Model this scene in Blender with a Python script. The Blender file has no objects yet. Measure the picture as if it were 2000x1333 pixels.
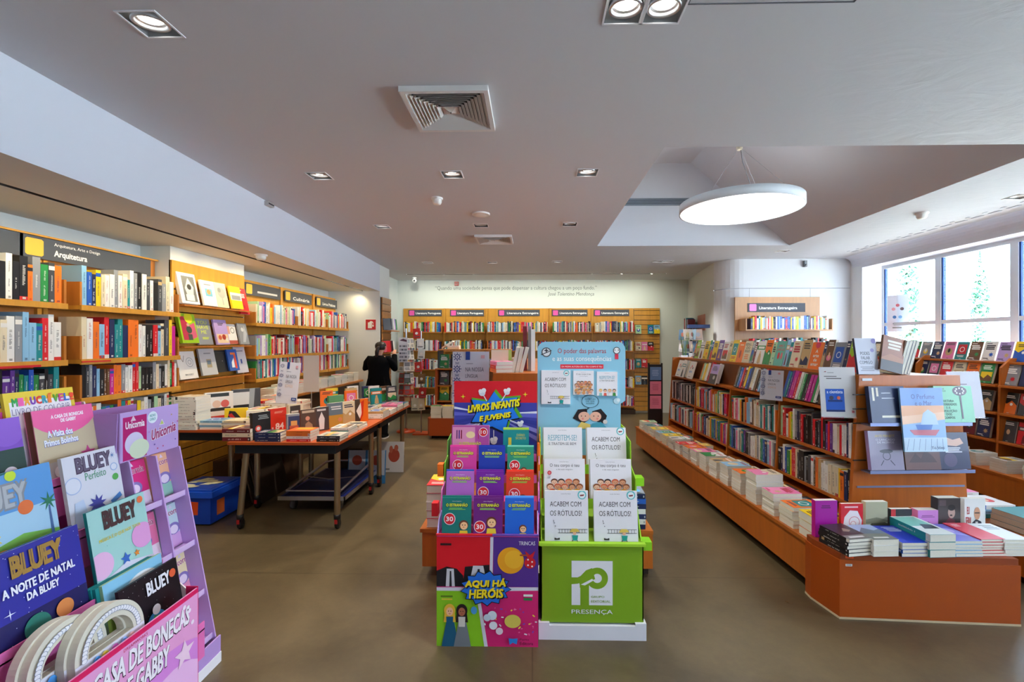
import bpy, bmesh, math, random
from mathutils import Vector, Matrix
PI = math.pi
RND = random.Random(11)
sc = bpy.context.scene
COL = sc.collection

# ------------------------------------------------------------------ camera, world, exposure
EYE = 1.58
cam_d = bpy.data.cameras.new('camera'); cam_d.sensor_width = 36; cam_d.lens = 16.2
cam_d.shift_x = -21 / 2000; cam_d.clip_start = 0.02; cam_d.clip_end = 200
cam = bpy.data.objects.new('camera', cam_d); COL.objects.link(cam)
cam.location = (0, 0, EYE); cam.rotation_euler = (PI / 2, 0, math.radians(1.2))
sc.camera = cam
w = bpy.data.worlds.new('overcast_sky'); sc.world = w; w.use_nodes = True
nt = w.node_tree; bg = nt.nodes['Background']
bg.inputs[0].default_value = (0.70, 0.81, 1.0, 1); bg.inputs[1].default_value = 11.0
sc.view_settings.view_transform = 'Standard'; sc.view_settings.look = 'None'
sc.view_settings.exposure = 0.24; sc.view_settings.gamma = 1.0; sc.view_settings.use_curve_mapping = False

def T(x, y=None, z=None):
    return Matrix.Translation((x, y, z) if y is not None else x)
def Rz(d): return Matrix.Rotation(math.radians(d), 4, 'Z')
def Rx(d): return Matrix.Rotation(math.radians(d), 4, 'X')
def Ry(d): return Matrix.Rotation(math.radians(d), 4, 'Y')

def light(name, kind, loc, energy, color=(1, 1, 1), size=.1, size_y=None, direction=(0, 0, -1), spot=110, blend=.6):
    d = bpy.data.lights.new(name, kind); d.energy = energy; d.color = color
    if kind == 'AREA':
        d.size = size
        if size_y: d.shape = 'RECTANGLE'; d.size_y = size_y
    else:
        d.shadow_soft_size = size
        if kind == 'SPOT': d.spot_size = math.radians(spot); d.spot_blend = blend
    o = bpy.data.objects.new(name, d); COL.objects.link(o); o.location = loc
    o.rotation_euler = Vector(direction).to_track_quat('-Z', 'Y').to_euler()
    return o
CEIL = 2.93
WARM = (1.0, .87, .68); NEUT = (1.0, .95, .88)
# the recessed downlights: (x, y, colour, energy)
LAMPS = [(-1.625, 1.93, NEUT, 16), (.38, 1.885, NEUT, 16), (.535, 1.885, NEUT, 16),
         (-1.74, 3.73, WARM, 34), (-.65, 3.72, NEUT, 30), (.44, 3.70, NEUT, 26),
         (-1.77, 5.40, WARM, 36), (-.60, 5.36, NEUT, 18), (.43, 5.33, NEUT, 18),
         (-1.80, 7.89, WARM, 34), (-.69, 7.89, WARM, 34), (.42, 7.84, WARM, 34), (2.12, 7.84, NEUT, 22), (2.29, 7.84, NEUT, 22),
         (3.75, 6.98, NEUT, 12), (4.55, 4.40, NEUT, 12)]
for x, y, c, e in LAMPS:
    light('downlight_beam', 'SPOT', (x, y, CEIL - .012), e * 2.9, c, .04, direction=(0, 0.0, -1), spot=104, blend=.8)
# fluorescent slots: over the left bookcases and along the back wall
for k in range(15):
    light('shelf_slot_light', 'SPOT', (-2.978, 1.5 + k * .46, 2.455), 10.5 if not 5 < k < 9 else 13, (1.0, .83, .50), .01, direction=(-.42, 0, -1), spot=140, blend=1)
for k in range(9):
    light('wall_slot_light', 'SPOT', (-2.4 + k * .6, 9.3, 2.925), 21, (.97, 1.0, .86), .01, direction=(0, .75, -1), spot=130, blend=1)
sun = light('sun', 'SUN', (8, 0, 12), 200, (.93, .95, 1.0), .02, direction=(.45, .25, -1))
pl = light('window_portal', 'AREA', (5.7, 2.2, 1.8), 1, (1, 1, 1), 10.2, 2.0, direction=(-1, 0, 0)); pl.data.cycles.is_portal = True
pl.rotation_euler = (PI / 2, 0, PI / 2)
light('pocket_fill', 'AREA', (2.10, 4.72, 3.0), 4, (1, .98, .95), 1.0, direction=(0, 0, 1))  # added fill light that brightens the ceiling pocket; the lamp itself shines down

# ------------------------------------------------------------------ colours and materials
def s2l(c): return c / 12.92 if c <= .04045 else ((c + .055) / 1.055) ** 2.4
_hc = {}
def hexc(h):
    if h not in _hc: _hc[h] = tuple(s2l(int(h[i:i + 2], 16) / 255) for i in (0, 2, 4)) + (1.0,)
    return _hc[h]
PAL = {'w': ('white', 'eceae4'), 'c': ('cream', 'e2d3b2'), 'k': ('black', '1b1b1e'), 'n': ('navy blue', '1e2a55'), 'b': ('blue', '2458b4'),
       'l': ('light blue', '8cbede'), 't': ('teal', '17898b'), 'g': ('green', '2b8a46'), 'e': ('pale green', 'a9d0a2'), 'y': ('yellow', 'f2cc1f'),
       'o': ('orange', 'ee7420'), 'r': ('red', 'd4202a'), 'm': ('maroon', '6d1a22'), 'p': ('pink', 'ea7fae'), 'v': ('purple', '66358f'),
       'u': ('lilac', 'b59bd2'), 's': ('grey', '8f9296'), 'd': ('dark grey', '43464c'), 'h': ('brown', '6a4629'), 'a': ('tan', 'c7a673'),
       'x': ('magenta', 'c0148a'), 'z': ('lime green', '9bc81f')}
def col(c): return hexc(PAL[c][1]) if c in PAL else (hexc(c) if isinstance(c, str) else c)

MATS = {}
def mat(name, rough=.5, spec=.5, metal=0.0, emit=None, strength=0, build=None, coat=0):
    m = bpy.data.materials.new(name); m.use_nodes = True
    nt = m.node_tree; b = nt.nodes['Principled BSDF']
    b.inputs['Roughness'].default_value = rough; b.inputs['Metallic'].default_value = metal
    b.inputs['Specular IOR Level'].default_value = spec; b.inputs['Coat Weight'].default_value = coat
    at = nt.nodes.new('ShaderNodeAttribute'); at.attribute_name = 'Col'
    nt.links.new(at.outputs['Color'], b.inputs['Base Color'])
    if emit:
        b.inputs['Emission Color'].default_value = emit + (1,); b.inputs['Emission Strength'].default_value = strength
    if build: build(nt, b, at)
    MATS[name] = m; return m
def N(nt, t, **kw):
    n = nt.nodes.new(t)
    for k, v in kw.items():
        if k in n.inputs: n.inputs[k].default_value = v
        else: setattr(n, k, v)
    return n
def obj_coord(nt, scale=(1, 1, 1)):
    tc = nt.nodes.new('ShaderNodeTexCoord'); mp = nt.nodes.new('ShaderNodeMapping'); mp.inputs['Scale'].default_value = scale
    nt.links.new(tc.outputs['Object'], mp.inputs['Vector']); return mp.outputs['Vector']
def mul(nt, a, fac_out, lo, hi):
    r = nt.nodes.new('ShaderNodeMapRange'); r.inputs['To Min'].default_value = lo; r.inputs['To Max'].default_value = hi
    nt.links.new(fac_out, r.inputs['Value'])
    m = nt.nodes.new('ShaderNodeMix'); m.data_type = 'RGBA'; m.blend_type = 'MULTIPLY'; m.inputs['Factor'].default_value = 1
    nt.links.new(a, m.inputs[6]); nt.links.new(r.outputs[0], m.inputs[7]); return m.outputs[2]
def b_wood(nt, b, at):
    n = N(nt, 'ShaderNodeTexNoise', Scale=1.0, Detail=5.0, Roughness=.6); nt.links.new(obj_coord(nt, (22, 22, 2.2)), n.inputs['Vector'])
    n2 = N(nt, 'ShaderNodeTexNoise', Scale=1.0, Detail=2.0); nt.links.new(obj_coord(nt, (2.5, 2.5, 1.2)), n2.inputs['Vector'])
    c = mul(nt, at.outputs['Color'], n.outputs['Fac'], .72, 1.28); c = mul(nt, c, n2.outputs['Fac'], .8, 1.2)
    nt.links.new(c, b.inputs['Base Color'])
def b_pages(nt, b, at):
    n = N(nt, 'ShaderNodeTexNoise', Scale=1.0, Detail=2.0); nt.links.new(obj_coord(nt, (300, 300, 300)), n.inputs['Vector'])
    nt.links.new(mul(nt, at.outputs['Color'], n.outputs['Fac'], .82, 1.12), b.inputs['Base Color'])
def b_floor(nt, b, at):
    n = N(nt, 'ShaderNodeTexNoise', Scale=1.3, Detail=8.0, Roughness=.62, Distortion=.6); nt.links.new(obj_coord(nt), n.inputs['Vector'])
    r = N(nt, 'ShaderNodeValToRGB'); e = r.color_ramp.elements
    e[0].position = .3; e[0].color = hexc('463b28'); e[1].position = .72; e[1].color = hexc('6e5f43')
    nt.links.new(n.outputs['Fac'], r.inputs[0])
    f = N(nt, 'ShaderNodeTexNoise', Scale=22.0, Detail=6.0, Roughness=.7); nt.links.new(obj_coord(nt), f.inputs['Vector'])
    c = mul(nt, r.outputs[0], f.outputs['Fac'], .78, 1.2)
    br = N(nt, 'ShaderNodeTexBrick', offset=0.0); br.inputs['Scale'].default_value = 1.0
    br.inputs['Mortar Size'].default_value = .004; br.inputs['Brick Width'].default_value = 3.1; br.inputs['Row Height'].default_value = 3.1
    br.inputs['Color1'].default_value = br.inputs['Color2'].default_value = (1, 1, 1, 1); br.inputs['Mortar'].default_value = (.62, .6, .56, 1)
    nt.links.new(obj_coord(nt), br.inputs['Vector'])
    m = nt.nodes.new('ShaderNodeMix'); m.data_type = 'RGBA'; m.blend_type = 'MULTIPLY'; m.inputs['Factor'].default_value = 1
    nt.links.new(c, m.inputs[6]); nt.links.new(br.outputs['Color'], m.inputs[7]); nt.links.new(m.outputs[2], b.inputs['Base Color'])
    rr = N(nt, 'ShaderNodeMapRange'); rr.inputs['To Min'].default_value = .20; rr.inputs['To Max'].default_value = .46
    nt.links.new(n.outputs['Fac'], rr.inputs['Value']); nt.links.new(rr.outputs[0], b.inputs['Roughness'])
    bp = N(nt, 'ShaderNodeBump', Strength=.08, Distance=.01); nt.links.new(f.outputs['Fac'], bp.inputs['Height']); nt.links.new(bp.outputs[0], b.inputs['Normal'])
def b_ceiling(nt, b, at):
    tc = nt.nodes.new('ShaderNodeTexCoord'); sx = nt.nodes.new('ShaderNodeSeparateXYZ'); nt.links.new(tc.outputs['Object'], sx.inputs[0])
    mr = N(nt, 'ShaderNodeMapRange'); mr.inputs['From Min'].default_value = 1.0; mr.inputs['From Max'].default_value = 2.6; nt.links.new(sx.outputs[0], mr.inputs['Value'])
    n = N(nt, 'ShaderNodeTexNoise', Scale=3.0, Detail=7.0, Roughness=.55, Distortion=1.5); nt.links.new(obj_coord(nt, (1, 1.6, 1)), n.inputs['Vector'])
    m = N(nt, 'ShaderNodeMath', operation='MULTIPLY'); nt.links.new(mr.outputs[0], m.inputs[0]); m.inputs[1].default_value = .5
    bp = N(nt, 'ShaderNodeBump', Distance=.02); nt.links.new(m.outputs[0], bp.inputs['Strength']); nt.links.new(n.outputs['Fac'], bp.inputs['Height']); nt.links.new(bp.outputs[0], b.inputs['Normal'])
mat('print', .38, .45, coat=.15); mat('card', .62, .3); mat('pages', .85, .2, build=b_pages)
mat('wood', .36, .45, build=b_wood); mat('laminate', .42, .4); mat('paint', .75, .25); mat('ceiling', .7, .3, build=b_ceiling)
mat('floor', .3, .5, build=b_floor); mat('plastic', .35, .5); mat('steel', .28, .5, 1.0); mat('brushed_steel', .42, .5, .9); mat('cloth', .95, .1); mat('skin', .55, .4)
mat('hair', .5, .4); mat('lamp_glass', .4, .5, emit=(1.0, .97, .90), strength=14); mat('disc_glow', .5, .3, emit=(1.0, .98, .94), strength=3.2)
mat('slot_glow', .5, .3, emit=(1.0, .95, .75), strength=5); mat('leaf', .8, .2)
gm = bpy.data.materials.new('window_glass'); gm.use_nodes = True; gnt = gm.node_tree; gnt.nodes.clear()
go = gnt.nodes.new('ShaderNodeOutputMaterial'); gt = gnt.nodes.new('ShaderNodeBsdfTransparent'); gg = gnt.nodes.new('ShaderNodeBsdfGlossy'); gx = gnt.nodes.new('ShaderNodeMixShader')
gt.inputs[0].default_value = (.93, .97, .98, 1); gg.inputs['Roughness'].default_value = .02; gx.inputs[0].default_value = .05
gnt.links.new(gt.outputs[0], gx.inputs[1]); gnt.links.new(gg.outputs[0], gx.inputs[2]); gnt.links.new(gx.outputs[0], go.inputs[0]); MATS['window_glass'] = gm
cm = bpy.data.materials.new('clear_acrylic'); cm.use_nodes = True; cnt = cm.node_tree; cnt.nodes.clear()
co = cnt.nodes.new('ShaderNodeOutputMaterial'); ct = cnt.nodes.new('ShaderNodeBsdfTransparent'); cg = cnt.nodes.new('ShaderNodeBsdfGlossy'); cx = cnt.nodes.new('ShaderNodeMixShader')
cg.inputs['Roughness'].default_value = .05; cx.inputs[0].default_value = .08
cnt.links.new(ct.outputs[0], cx.inputs[1]); cnt.links.new(cg.outputs[0], cx.inputs[2]); cnt.links.new(cx.outputs[0], co.inputs[0]); MATS['clear_acrylic'] = cm

WOOD = 'b5702c'; WOOD_WARM_LIT = 'c98e34'; WOOD_R = 'b4601c'; PODIUM = 'a04405'; PAGE = 'e9e3d2'  # the yellower wood has the slots' warm light put into its colour

# ------------------------------------------------------------------ mesh building
_glyph = {}
def glyphs(txt, bold=0.0, shear=0.0):
    key = (txt, bold, shear)
    if key not in _glyph:
        cu = bpy.data.curves.new('txt', 'FONT'); cu.body = txt; cu.size = 1; cu.offset = bold; cu.shear = shear; cu.resolution_u = 2
        cu.align_x = 'CENTER'; cu.space_line = .95
        ob = bpy.data.objects.new('txt', cu); me = bpy.data.meshes.new_from_object(ob)
        vs = [(v.co.x, v.co.y) for v in me.vertices]; fs = [tuple(p.vertices) for p in me.polygons]
        x0 = min(v[0] for v in vs); x1 = max(v[0] for v in vs); y0 = min(v[1] for v in vs); y1 = max(v[1] for v in vs)
        vs = [((x - x0) / (x1 - x0), (y - y0) / (y1 - y0)) for x, y in vs]
        _glyph[key] = (vs, fs, (x1 - x0) / (y1 - y0))
        bpy.data.objects.remove(ob); bpy.data.curves.remove(cu); bpy.data.meshes.remove(me)
    return _glyph[key]

class MB:
    def __init__(s, M=None):
        s.v = []; s.f = []; s.c = []; s.m = []; s.sm = []; s.M = M or Matrix()
    def poly(s, pts, c, m='print', M=None, smooth=False):
        MM = s.M @ M if M is not None else s.M
        n = len(s.v); s.v.extend(MM @ Vector(p) for p in pts)
        s.f.append(tuple(range(n, n + len(pts)))); s.c.append(col(c)); s.m.append(m); s.sm.append(smooth)
    def mesh(s, pts, faces, c, m='print', M=None, smooth=False):
        MM = s.M @ M if M is not None else s.M
        n = len(s.v); s.v.extend(MM @ Vector(p) for p in pts); cc = col(c)
        for f in faces:
            s.f.append(tuple(n + i for i in f)); s.c.append(cc); s.m.append(m); s.sm.append(smooth)
    def box(s, a, b, c, m='print', M=None):
        x0, y0, z0 = a; x1, y1, z1 = b
        s.mesh([(x0, y0, z0), (x1, y0, z0), (x1, y1, z0), (x0, y1, z0), (x0, y0, z1), (x1, y0, z1), (x1, y1, z1), (x0, y1, z1)],
               [(0, 3, 2, 1), (4, 5, 6, 7), (0, 1, 5, 4), (1, 2, 6, 5), (2, 3, 7, 6), (3, 0, 4, 7)], c, m, M)
    def prism(s, pts, d, c, m='print', M=None, axis='y', c_side=None):
        """polygon given in the plane across AXIS, extruded from d[0] to d[1]"""
        n = len(pts)
        def P(p, t): return (p[0], t, p[1]) if axis == 'y' else (t, p[0], p[1]) if axis == 'x' else (p[0], p[1], t)
        vs = [P(p, d[0]) for p in pts] + [P(p, d[1]) for p in pts]
        s.mesh(vs, [tuple(range(n)), tuple(range(2 * n - 1, n - 1, -1))], c, m, M)
        s.mesh(vs, [(i, n + i, n + (i + 1) % n, (i + 1) % n) for i in range(n)], c_side or c, m, M)
    def tube(s, path, r, c, m='plastic', n=12, M=None, caps=True, flat=1.0):
        path = [Vector(p) for p in path]; rr = r if isinstance(r, (list, tuple)) else [r] * len(path)
        vs = []; prev = None
        for i, p in enumerate(path):
            a = path[max(0, i - 1)]; b = path[min(len(path) - 1, i + 1)]; d = (b - a).normalized()
            if prev is None: u = d.orthogonal().normalized()
            else:
                u = prev - d * prev.dot(d)
                u = u.normalized() if u.length > 1e-6 else d.orthogonal().normalized()
            prev = u; w = d.cross(u)
            for k in range(n):
                t = 2 * PI * k / n; vs.append(p + u * math.cos(t) * rr[i] + w * math.sin(t) * rr[i] * flat)
        fs = [(i * n + k, i * n + (k + 1) % n, (i + 1) * n + (k + 1) % n, (i + 1) * n + k) for i in range(len(path) - 1) for k in range(n)]
        s.mesh(vs, fs, c, m, M, True)
        if caps: s.mesh(vs, [tuple(range(n - 1, -1, -1)), tuple(range(len(vs) - n, len(vs)))], c, m, M)
    def lathe(s, prof, c, m='plastic', n=24, M=None, smooth=True, cap=True):
        """prof = [(r, z)]"""
        vs = [(r * math.cos(2 * PI * k / n), r * math.sin(2 * PI * k / n), z) for r, z in prof for k in range(n)]
        s.mesh(vs, [(i * n + k, i * n + (k + 1) % n, (i + 1) * n + (k + 1) % n, (i + 1) * n + k) for i in range(len(prof) - 1) for k in range(n)], c, m, M, smooth)
        if cap: s.mesh(vs, [tuple(range(n - 1, -1, -1)), tuple(range(len(vs) - n, len(vs)))], c, m, M)
    def loft(s, rings, c, m='cloth', n=20, M=None, cap=True):
        """rings = [(x, y, z, rx, ry)] horizontal ellipses"""
        vs = [(x + rx * math.cos(2 * PI * k / n), y + ry * math.sin(2 * PI * k / n), z) for x, y, z, rx, ry in rings for k in range(n)]
        s.mesh(vs, [(i * n + k, i * n + (k + 1) % n, (i + 1) * n + (k + 1) % n, (i + 1) * n + k) for i in range(len(rings) - 1) for k in range(n)], c, m, M, True)
        if cap: s.mesh(vs, [tuple(range(n - 1, -1, -1)), tuple(range(len(vs) - n, len(vs)))], c, m, M)
    def obj(s, name, parent=None, M=None):
        me = bpy.data.meshes.new(name); me.from_pydata([tuple(v) for v in s.v], [], s.f)
        names = list(dict.fromkeys(s.m))
        for k in names: me.materials.append(MATS[k])
        idx = {k: i for i, k in enumerate(names)}
        me.polygons.foreach_set('material_index', [idx[k] for k in s.m]); me.polygons.foreach_set('use_smooth', s.sm)
        ca = me.color_attributes.new('Col', 'FLOAT_COLOR', 'CORNER'); buf = []
        for f, c in zip(s.f, s.c): buf.extend(c * len(f))
        ca.data.foreach_set('color', buf); me.update()
        o = bpy.data.objects.new(name, me); COL.objects.link(o)
        if parent is not None: o.parent = parent
        if M is not None: o.matrix_local = M
        return o

def tag(o, label, cat, group=None, kind=None):
    if label: o['label'] = label
    if cat: o['category'] = cat
    if group: o['group'] = group
    if kind: o['kind'] = kind
    return o
def empty(name, label, cat, M=None, group=None):
    o = bpy.data.objects.new(name, None); COL.objects.link(o); o.empty_display_size = .1
    if M is not None: o.matrix_world = M
    return tag(o, label, cat, group)
def struct(name, mb, parent=None):
    o = mb.obj(name, parent); o['kind'] = 'structure'; return o

# ------------------------------------------------------------------ flat artwork printed on a cover or a sign
class Art:
    """drawing on a rectangle w x h; u to the right, v up, both 0..1. F maps (x, depth, z): the sheet lies in local XZ facing -Y."""
    def __init__(s, mb, w, h, M=None, eps=.00035, y=0.0, m='print'):
        s.mb = mb; s.w = w; s.h = h; s.M = M; s.e = eps; s.y = y; s.k = 0; s.m = m; s.clip = True
    def P(s, u, v): return (u * s.w, s.y - s.e * s.k, v * s.h)
    def poly(s, pts, c):
        if s.clip:
            for ax, lim, sg in ((0, 0, 1), (0, 1, -1), (1, 0, 1), (1, 1, -1)):
                out = []
                for i, p in enumerate(pts):
                    q = pts[i - 1]; a = (p[ax] - lim) * sg; b = (q[ax] - lim) * sg
                    if (a >= 0) != (b >= 0): t = b / (b - a); out.append((q[0] + (p[0] - q[0]) * t, q[1] + (p[1] - q[1]) * t))
                    if a >= 0: out.append(p)
                pts = out
                if len(pts) < 3: return
        s.k += 1; s.mb.poly([s.P(u, v) for u, v in pts], c, s.m, s.M)
    def rect(s, u0, v0, u1, v1, c): s.poly([(u0, v0), (u1, v0), (u1, v1), (u0, v1)], c)
    def ell(s, u, v, r, c, ry=None, n=28, a0=0, a1=360):
        ry = ry if ry is not None else r * s.w / s.h
        full = a1 - a0 >= 360
        pts = [(u + r * math.cos(math.radians(a0 + (a1 - a0) * k / n)), v + ry * math.sin(math.radians(a0 + (a1 - a0) * k / n))) for k in range(n + (0 if full else 1))]
        s.poly(pts, c)
    def ring(s, u, v, r, c, wd=.15, n=20, ry=None):
        ry = ry if ry is not None else r * s.w / s.h; s.k += 1; q = 1 - wd
        pts = [s.P(u + f * r * math.cos(2 * PI * k / n), v + f * ry * math.sin(2 * PI * k / n)) for f in (1, q) for k in range(n)]
        s.mb.mesh(pts, [(k, (k + 1) % n, n + (k + 1) % n, n + k) for k in range(n)], c, s.m, s.M)
    def line(s, u0, v0, u1, v1, c, t=.01):
        dx = (u1 - u0) * s.w; dy = (v1 - v0) * s.h; L = math.hypot(dx, dy) or 1; px = -dy / L * t * s.w / 2; py = dx / L * t * s.w / 2
        s.poly([(u0 + px / s.w, v0 + py / s.h), (u1 + px / s.w, v1 + py / s.h), (u1 - px / s.w, v1 - py / s.h), (u0 - px / s.w, v0 - py / s.h)], c)
    def star(s, u, v, r, c, n=5, inner=.45, rot=90, ry=None):
        ry = ry if ry is not None else r * s.w / s.h
        s.poly([(u + (r if k % 2 == 0 else r * inner) * math.cos(math.radians(rot + 180 * k / n)), v + (ry if k % 2 == 0 else ry * inner) * math.sin(math.radians(rot + 180 * k / n))) for k in range(2 * n)], c)
    def text(s, t, u0, v0, u1, v1, c, bold=.012, shear=0, rise=0, shadow=None, sd=.012):
        """fill the box with the words; rise lifts the right end"""
        vs, fs, _ = glyphs(t, 0.0, shear)
        if shadow: s.text(t, u0 + sd, v0 - sd, u1 + sd, v1 - sd, shadow, bold + .02, shear, rise)
        s.k += 1; b = bold * (v1 - v0) / (1 + t.count('\n')) * .9
        for dx, dy in (((0, 0),) if bold < .008 else ((-b, 0), (b, 0)) if bold < .03 else ((-b, -b), (b, -b), (-b, b), (b, b))):
            dx *= s.h / s.w; s.k += .3
            s.mb.mesh([s.P(u0 + dx + x * (u1 - u0), v0 + dy + y * (v1 - v0) + rise * x) for x, y in vs], fs, c, s.m, s.M)
    def bars(s, u0, v0, u1, v1, c, n=2, rnd=RND, fill=.55):
        """lines of small print too fine to read"""
        st = (v1 - v0) / n
        for i in range(n):
            a = u0 + rnd.uniform(0, .12) * (u1 - u0); b = u1 - rnd.uniform(0, .2) * (u1 - u0)
            s.rect(a, v1 - st * (i + 1) + st * (1 - fill) / 2, b, v1 - st * i - st * (1 - fill) / 2, c)

def generic_art(base, seed):
    """a plausible printed cover in the given ground colour"""
    def f(A, r=None):
        r = random.Random(seed); dark = sum(col(base)[:3]) < 1.0; ink = 'f2efe8' if dark else r.choice(['26262b', '1e2a55', 'b0202a', '2a2a2e'])
        acc = r.choice(['d4202a', 'f2cc1f', '17898b', 'ee7420', '2458b4', 'ea7fae', 'c7a673', '2b8a46', '43464c', 'e2d3b2'])
        k = r.randrange(6)
        if k == 0:
            A.bars(.1, .78, .9, .93, ink, 2, r); A.ell(.5, .4, r.uniform(.2, .32), acc); A.ell(.5, .47, .12, r.choice(['e8c39a', 'f0ece2', '26262b']), .12)
        elif k == 1:
            A.rect(.08, .1, .92, .56, acc); A.bars(.1, .66, .85, .9, ink, 3, r); A.poly([(.08, .1), (.92, .1), (.92, .3), (.6, .42), (.35, .22), (.08, .34)], r.choice(['6a4629', '2b8a46', '1e2a55', 'e8d8a8']))
        elif k == 2:
            A.poly([(0, 0), (1, 0), (1, .42), (.62, .62), (.3, .45), (0, .58)], acc); A.bars(.12, .72, .88, .88, ink, 2, r); A.ell(.62, .45, .1, 'f2efe8')
        elif k == 3:
            A.bars(.1, .86, .6, .92, ink, 1, r); A.bars(.1, .55, .9, .82, ink, 3, r, .7); A.rect(.1, .08, .5, .12, ink); A.star(.66, .3, .2, acc, r.choice([5, 7, 9]), .5)
        elif k == 4:
            A.rect(0, .62, 1, .8, acc); A.bars(.08, .65, .92, .77, 'f2efe8', 1, r, .8); A.poly([(.3, .04), (.72, .04), (.66, .34), (.56, .5), (.42, .48), (.34, .3)], r.choice(['6d1a22', 'c7a673', '43464c', 'e8c39a'])); A.ell(.5, .5, .09, r.choice(['e8c39a', 'd9a77c']))
        else:
            A.rect(.12, .3, .88, .84, acc); A.ring(.5, .56, .22, 'f2efe8', .25); A.bars(.15, .12, .85, .24, ink, 2, r)
        A.rect(.42, .025, .58, .045, ink)
    return f

# ------------------------------------------------------------------ books
def book_parts(cov, pag, w, h, t, c, art=None, hard=False, page=PAGE, M=None, spine=None):
    """local: spine at x=0, front cover faces -Y at y=0, stands on z=0"""
    k = .0028 if hard else .0012; o = .003 if hard else .0006
    cov.box((0, 0, 0), (w, k, h), c, 'print', M); cov.box((0, t - k, 0), (w, t, h), c, 'print', M); cov.box((0, k, 0), (k, t - k, h), spine or c, 'print', M)
    if not hard: pass
    pag.box((k, k, o), (w - o, t - k, h - o), page, 'pages', M)
    if art: art(Art(cov, w, h, M, .00012, -.0002))
def book(M, w, h, t, c, label, group=None, art=None, hard=False, parts=True, name='book', page=PAGE, cat='book', spine_art=None, spine=None):
    if M.to_3x3().col[2].z > .7:   # stands: rest its lowest corner on the shelf, not the hinge edge
        z0 = M.translation.z; low = min((M @ Vector((a, b, 0))).z for a in (0, w) for b in (0, t)); M = T(0, 0, max(0, z0 - low)) @ M
    if parts:
        o = empty(name, label, cat, M, group); cov = MB(); pag = MB()
        book_parts(cov, pag, w, h, t, c, art, hard, page, None, spine)
        if spine_art: spine_art(cov)
        cov.obj('cover', o); pag.obj('page_block', o)
    else:
        m = MB(); book_parts(m, m, w, h, t, c, art, hard, page, None, spine)
        if spine_art: spine_art(m)
        o = tag(m.obj(name), label, cat, group); o.matrix_world = M
    return o
def spine_print(t, h, c, seed, title=None, tc=None):
    """title block printed on the spine (the x=0 face)"""
    def f(mb):
        r = random.Random(seed); dark = sum(col(c)[:3]) < 1.0
        ink = tc or ('f2efe8' if dark else r.choice(['26262b', 'b0202a', '1e2a55']))
        # the spine as a sheet: u along thickness, v along height, turned to face -X
        A = Art(mb, t, h, T(0, t, 0) @ Rz(-90), .00015, -.0002)
        deco_spine(A, r, ink, c)
    return f
def deco_spine(A, r, ink, c):
    """author and title as small marks along the spine, sometimes a thin band or a publisher's mark"""
    k = r.randrange(7); u0, u1 = (.38, .60) if r.random() < .7 else (.32, .66); cb = col(c); ci = col(ink); ink = tuple(ci[i] * .62 + cb[i] * .38 for i in range(3)) + (1.0,)
    def run(v0, v1, n, q=None):
        st = (v1 - v0) / n
        for i in range(n):
            if r.random() < .88: A.rect(u0, v0 + st * i, u1 if r.random() < .7 else (u0 + u1) / 2 + .05, v0 + st * (i + .62), q or ink)
    g = r.uniform(.6, 1.15)
    if k in (0, 1, 2): run(.30, .30 + .5 * g * .9, int(17 * g))
    elif k == 3: run(.18, .46, 10); run(.58, .84, 12)
    elif k == 4: run(.5, .90, 15)
    elif k == 5: A.rect(0, .82, 1, .92, r.choice(['c8302c', 'e8e4dc', '2a2a2e', '2458b4', 'c7a673'])); run(.3, .7, 14)
    else: A.rect(0, 0, 1, .10, r.choice(['2a2a2e', 'c8302c', 'd8d4cc'])); run(.35, .8, 15)
    if r.random() < .6: A.rect(.3, .04, .7, .085, ink)

ORD = ['first', 'second', 'third', 'fourth', 'fifth', 'sixth', 'seventh', 'eighth', 'ninth', 'tenth', 'eleventh', 'twelfth', 'thirteenth', 'fourteenth', 'fifteenth',
       'sixteenth', 'seventeenth', 'eighteenth', 'nineteenth']
TENS = {20: 'twentieth', 30: 'thirtieth', 40: 'fortieth', 50: 'fiftieth'}; TW = {20: 'twenty', 30: 'thirty', 40: 'forty', 50: 'fifty'}
def ordn(i):
    i += 1
    if i < 20: return ORD[i - 1]
    if i % 10 == 0: return TENS[i]
    return TW[i // 10 * 10] + '-' + ORD[i % 10 - 1]
SHELVED = []
def row(M, length, cols, desc, h=(.2, .24), dep=.15, t=(.018, .035), tilt=0, seed=1, group='books standing on the shelves', frm='left', fat=None):
    """spine-out books; M: left front bottom corner, local x along the shelf, spines face -Y"""
    r = random.Random(seed); x = 0; i = 0; items = []
    while True:
        c = cols[i % len(cols)]; tt = r.uniform(*t)
        if i and cols[(i - 1) % len(cols)] == c and r.random() < .7: tt = items[-1][1]; hh = items[-1][2]
        else: hh = r.uniform(*h)
        if fat and i in fat: tt = fat[i]
        if x + tt > length: break
        items.append((x, tt, hh, c, r.uniform(.85, 1) * dep)); x += tt + .0012; i += 1
    n = len(items)
    for i, (x, tt, hh, c, d) in enumerate(items):
        k = i if frm == 'left' else n - 1 - i
        B = M @ T(x, r.uniform(0, .008), d * math.sin(math.radians(tilt))) @ Rx(-tilt)
        p = B.translation; dd = Vector((0, 0, EYE)) - p
        nrm = (B.to_3x3() @ Vector((0, -1, 0))).normalized()
        vis = max(.05, nrm.dot(dd.normalized()))
        px = 1040 + 900 * p.x / max(p.y, .5)
        area = tt * hh * vis / dd.length_squared if -20 < px < 2020 and p.y > .6 else 0
        SHELVED.append((area, B, tt, hh, d, c, f'{PAL[c][0]} book, {ordn(k)} from {frm} end, {desc}', group, r.randrange(10 ** 6)))
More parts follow.
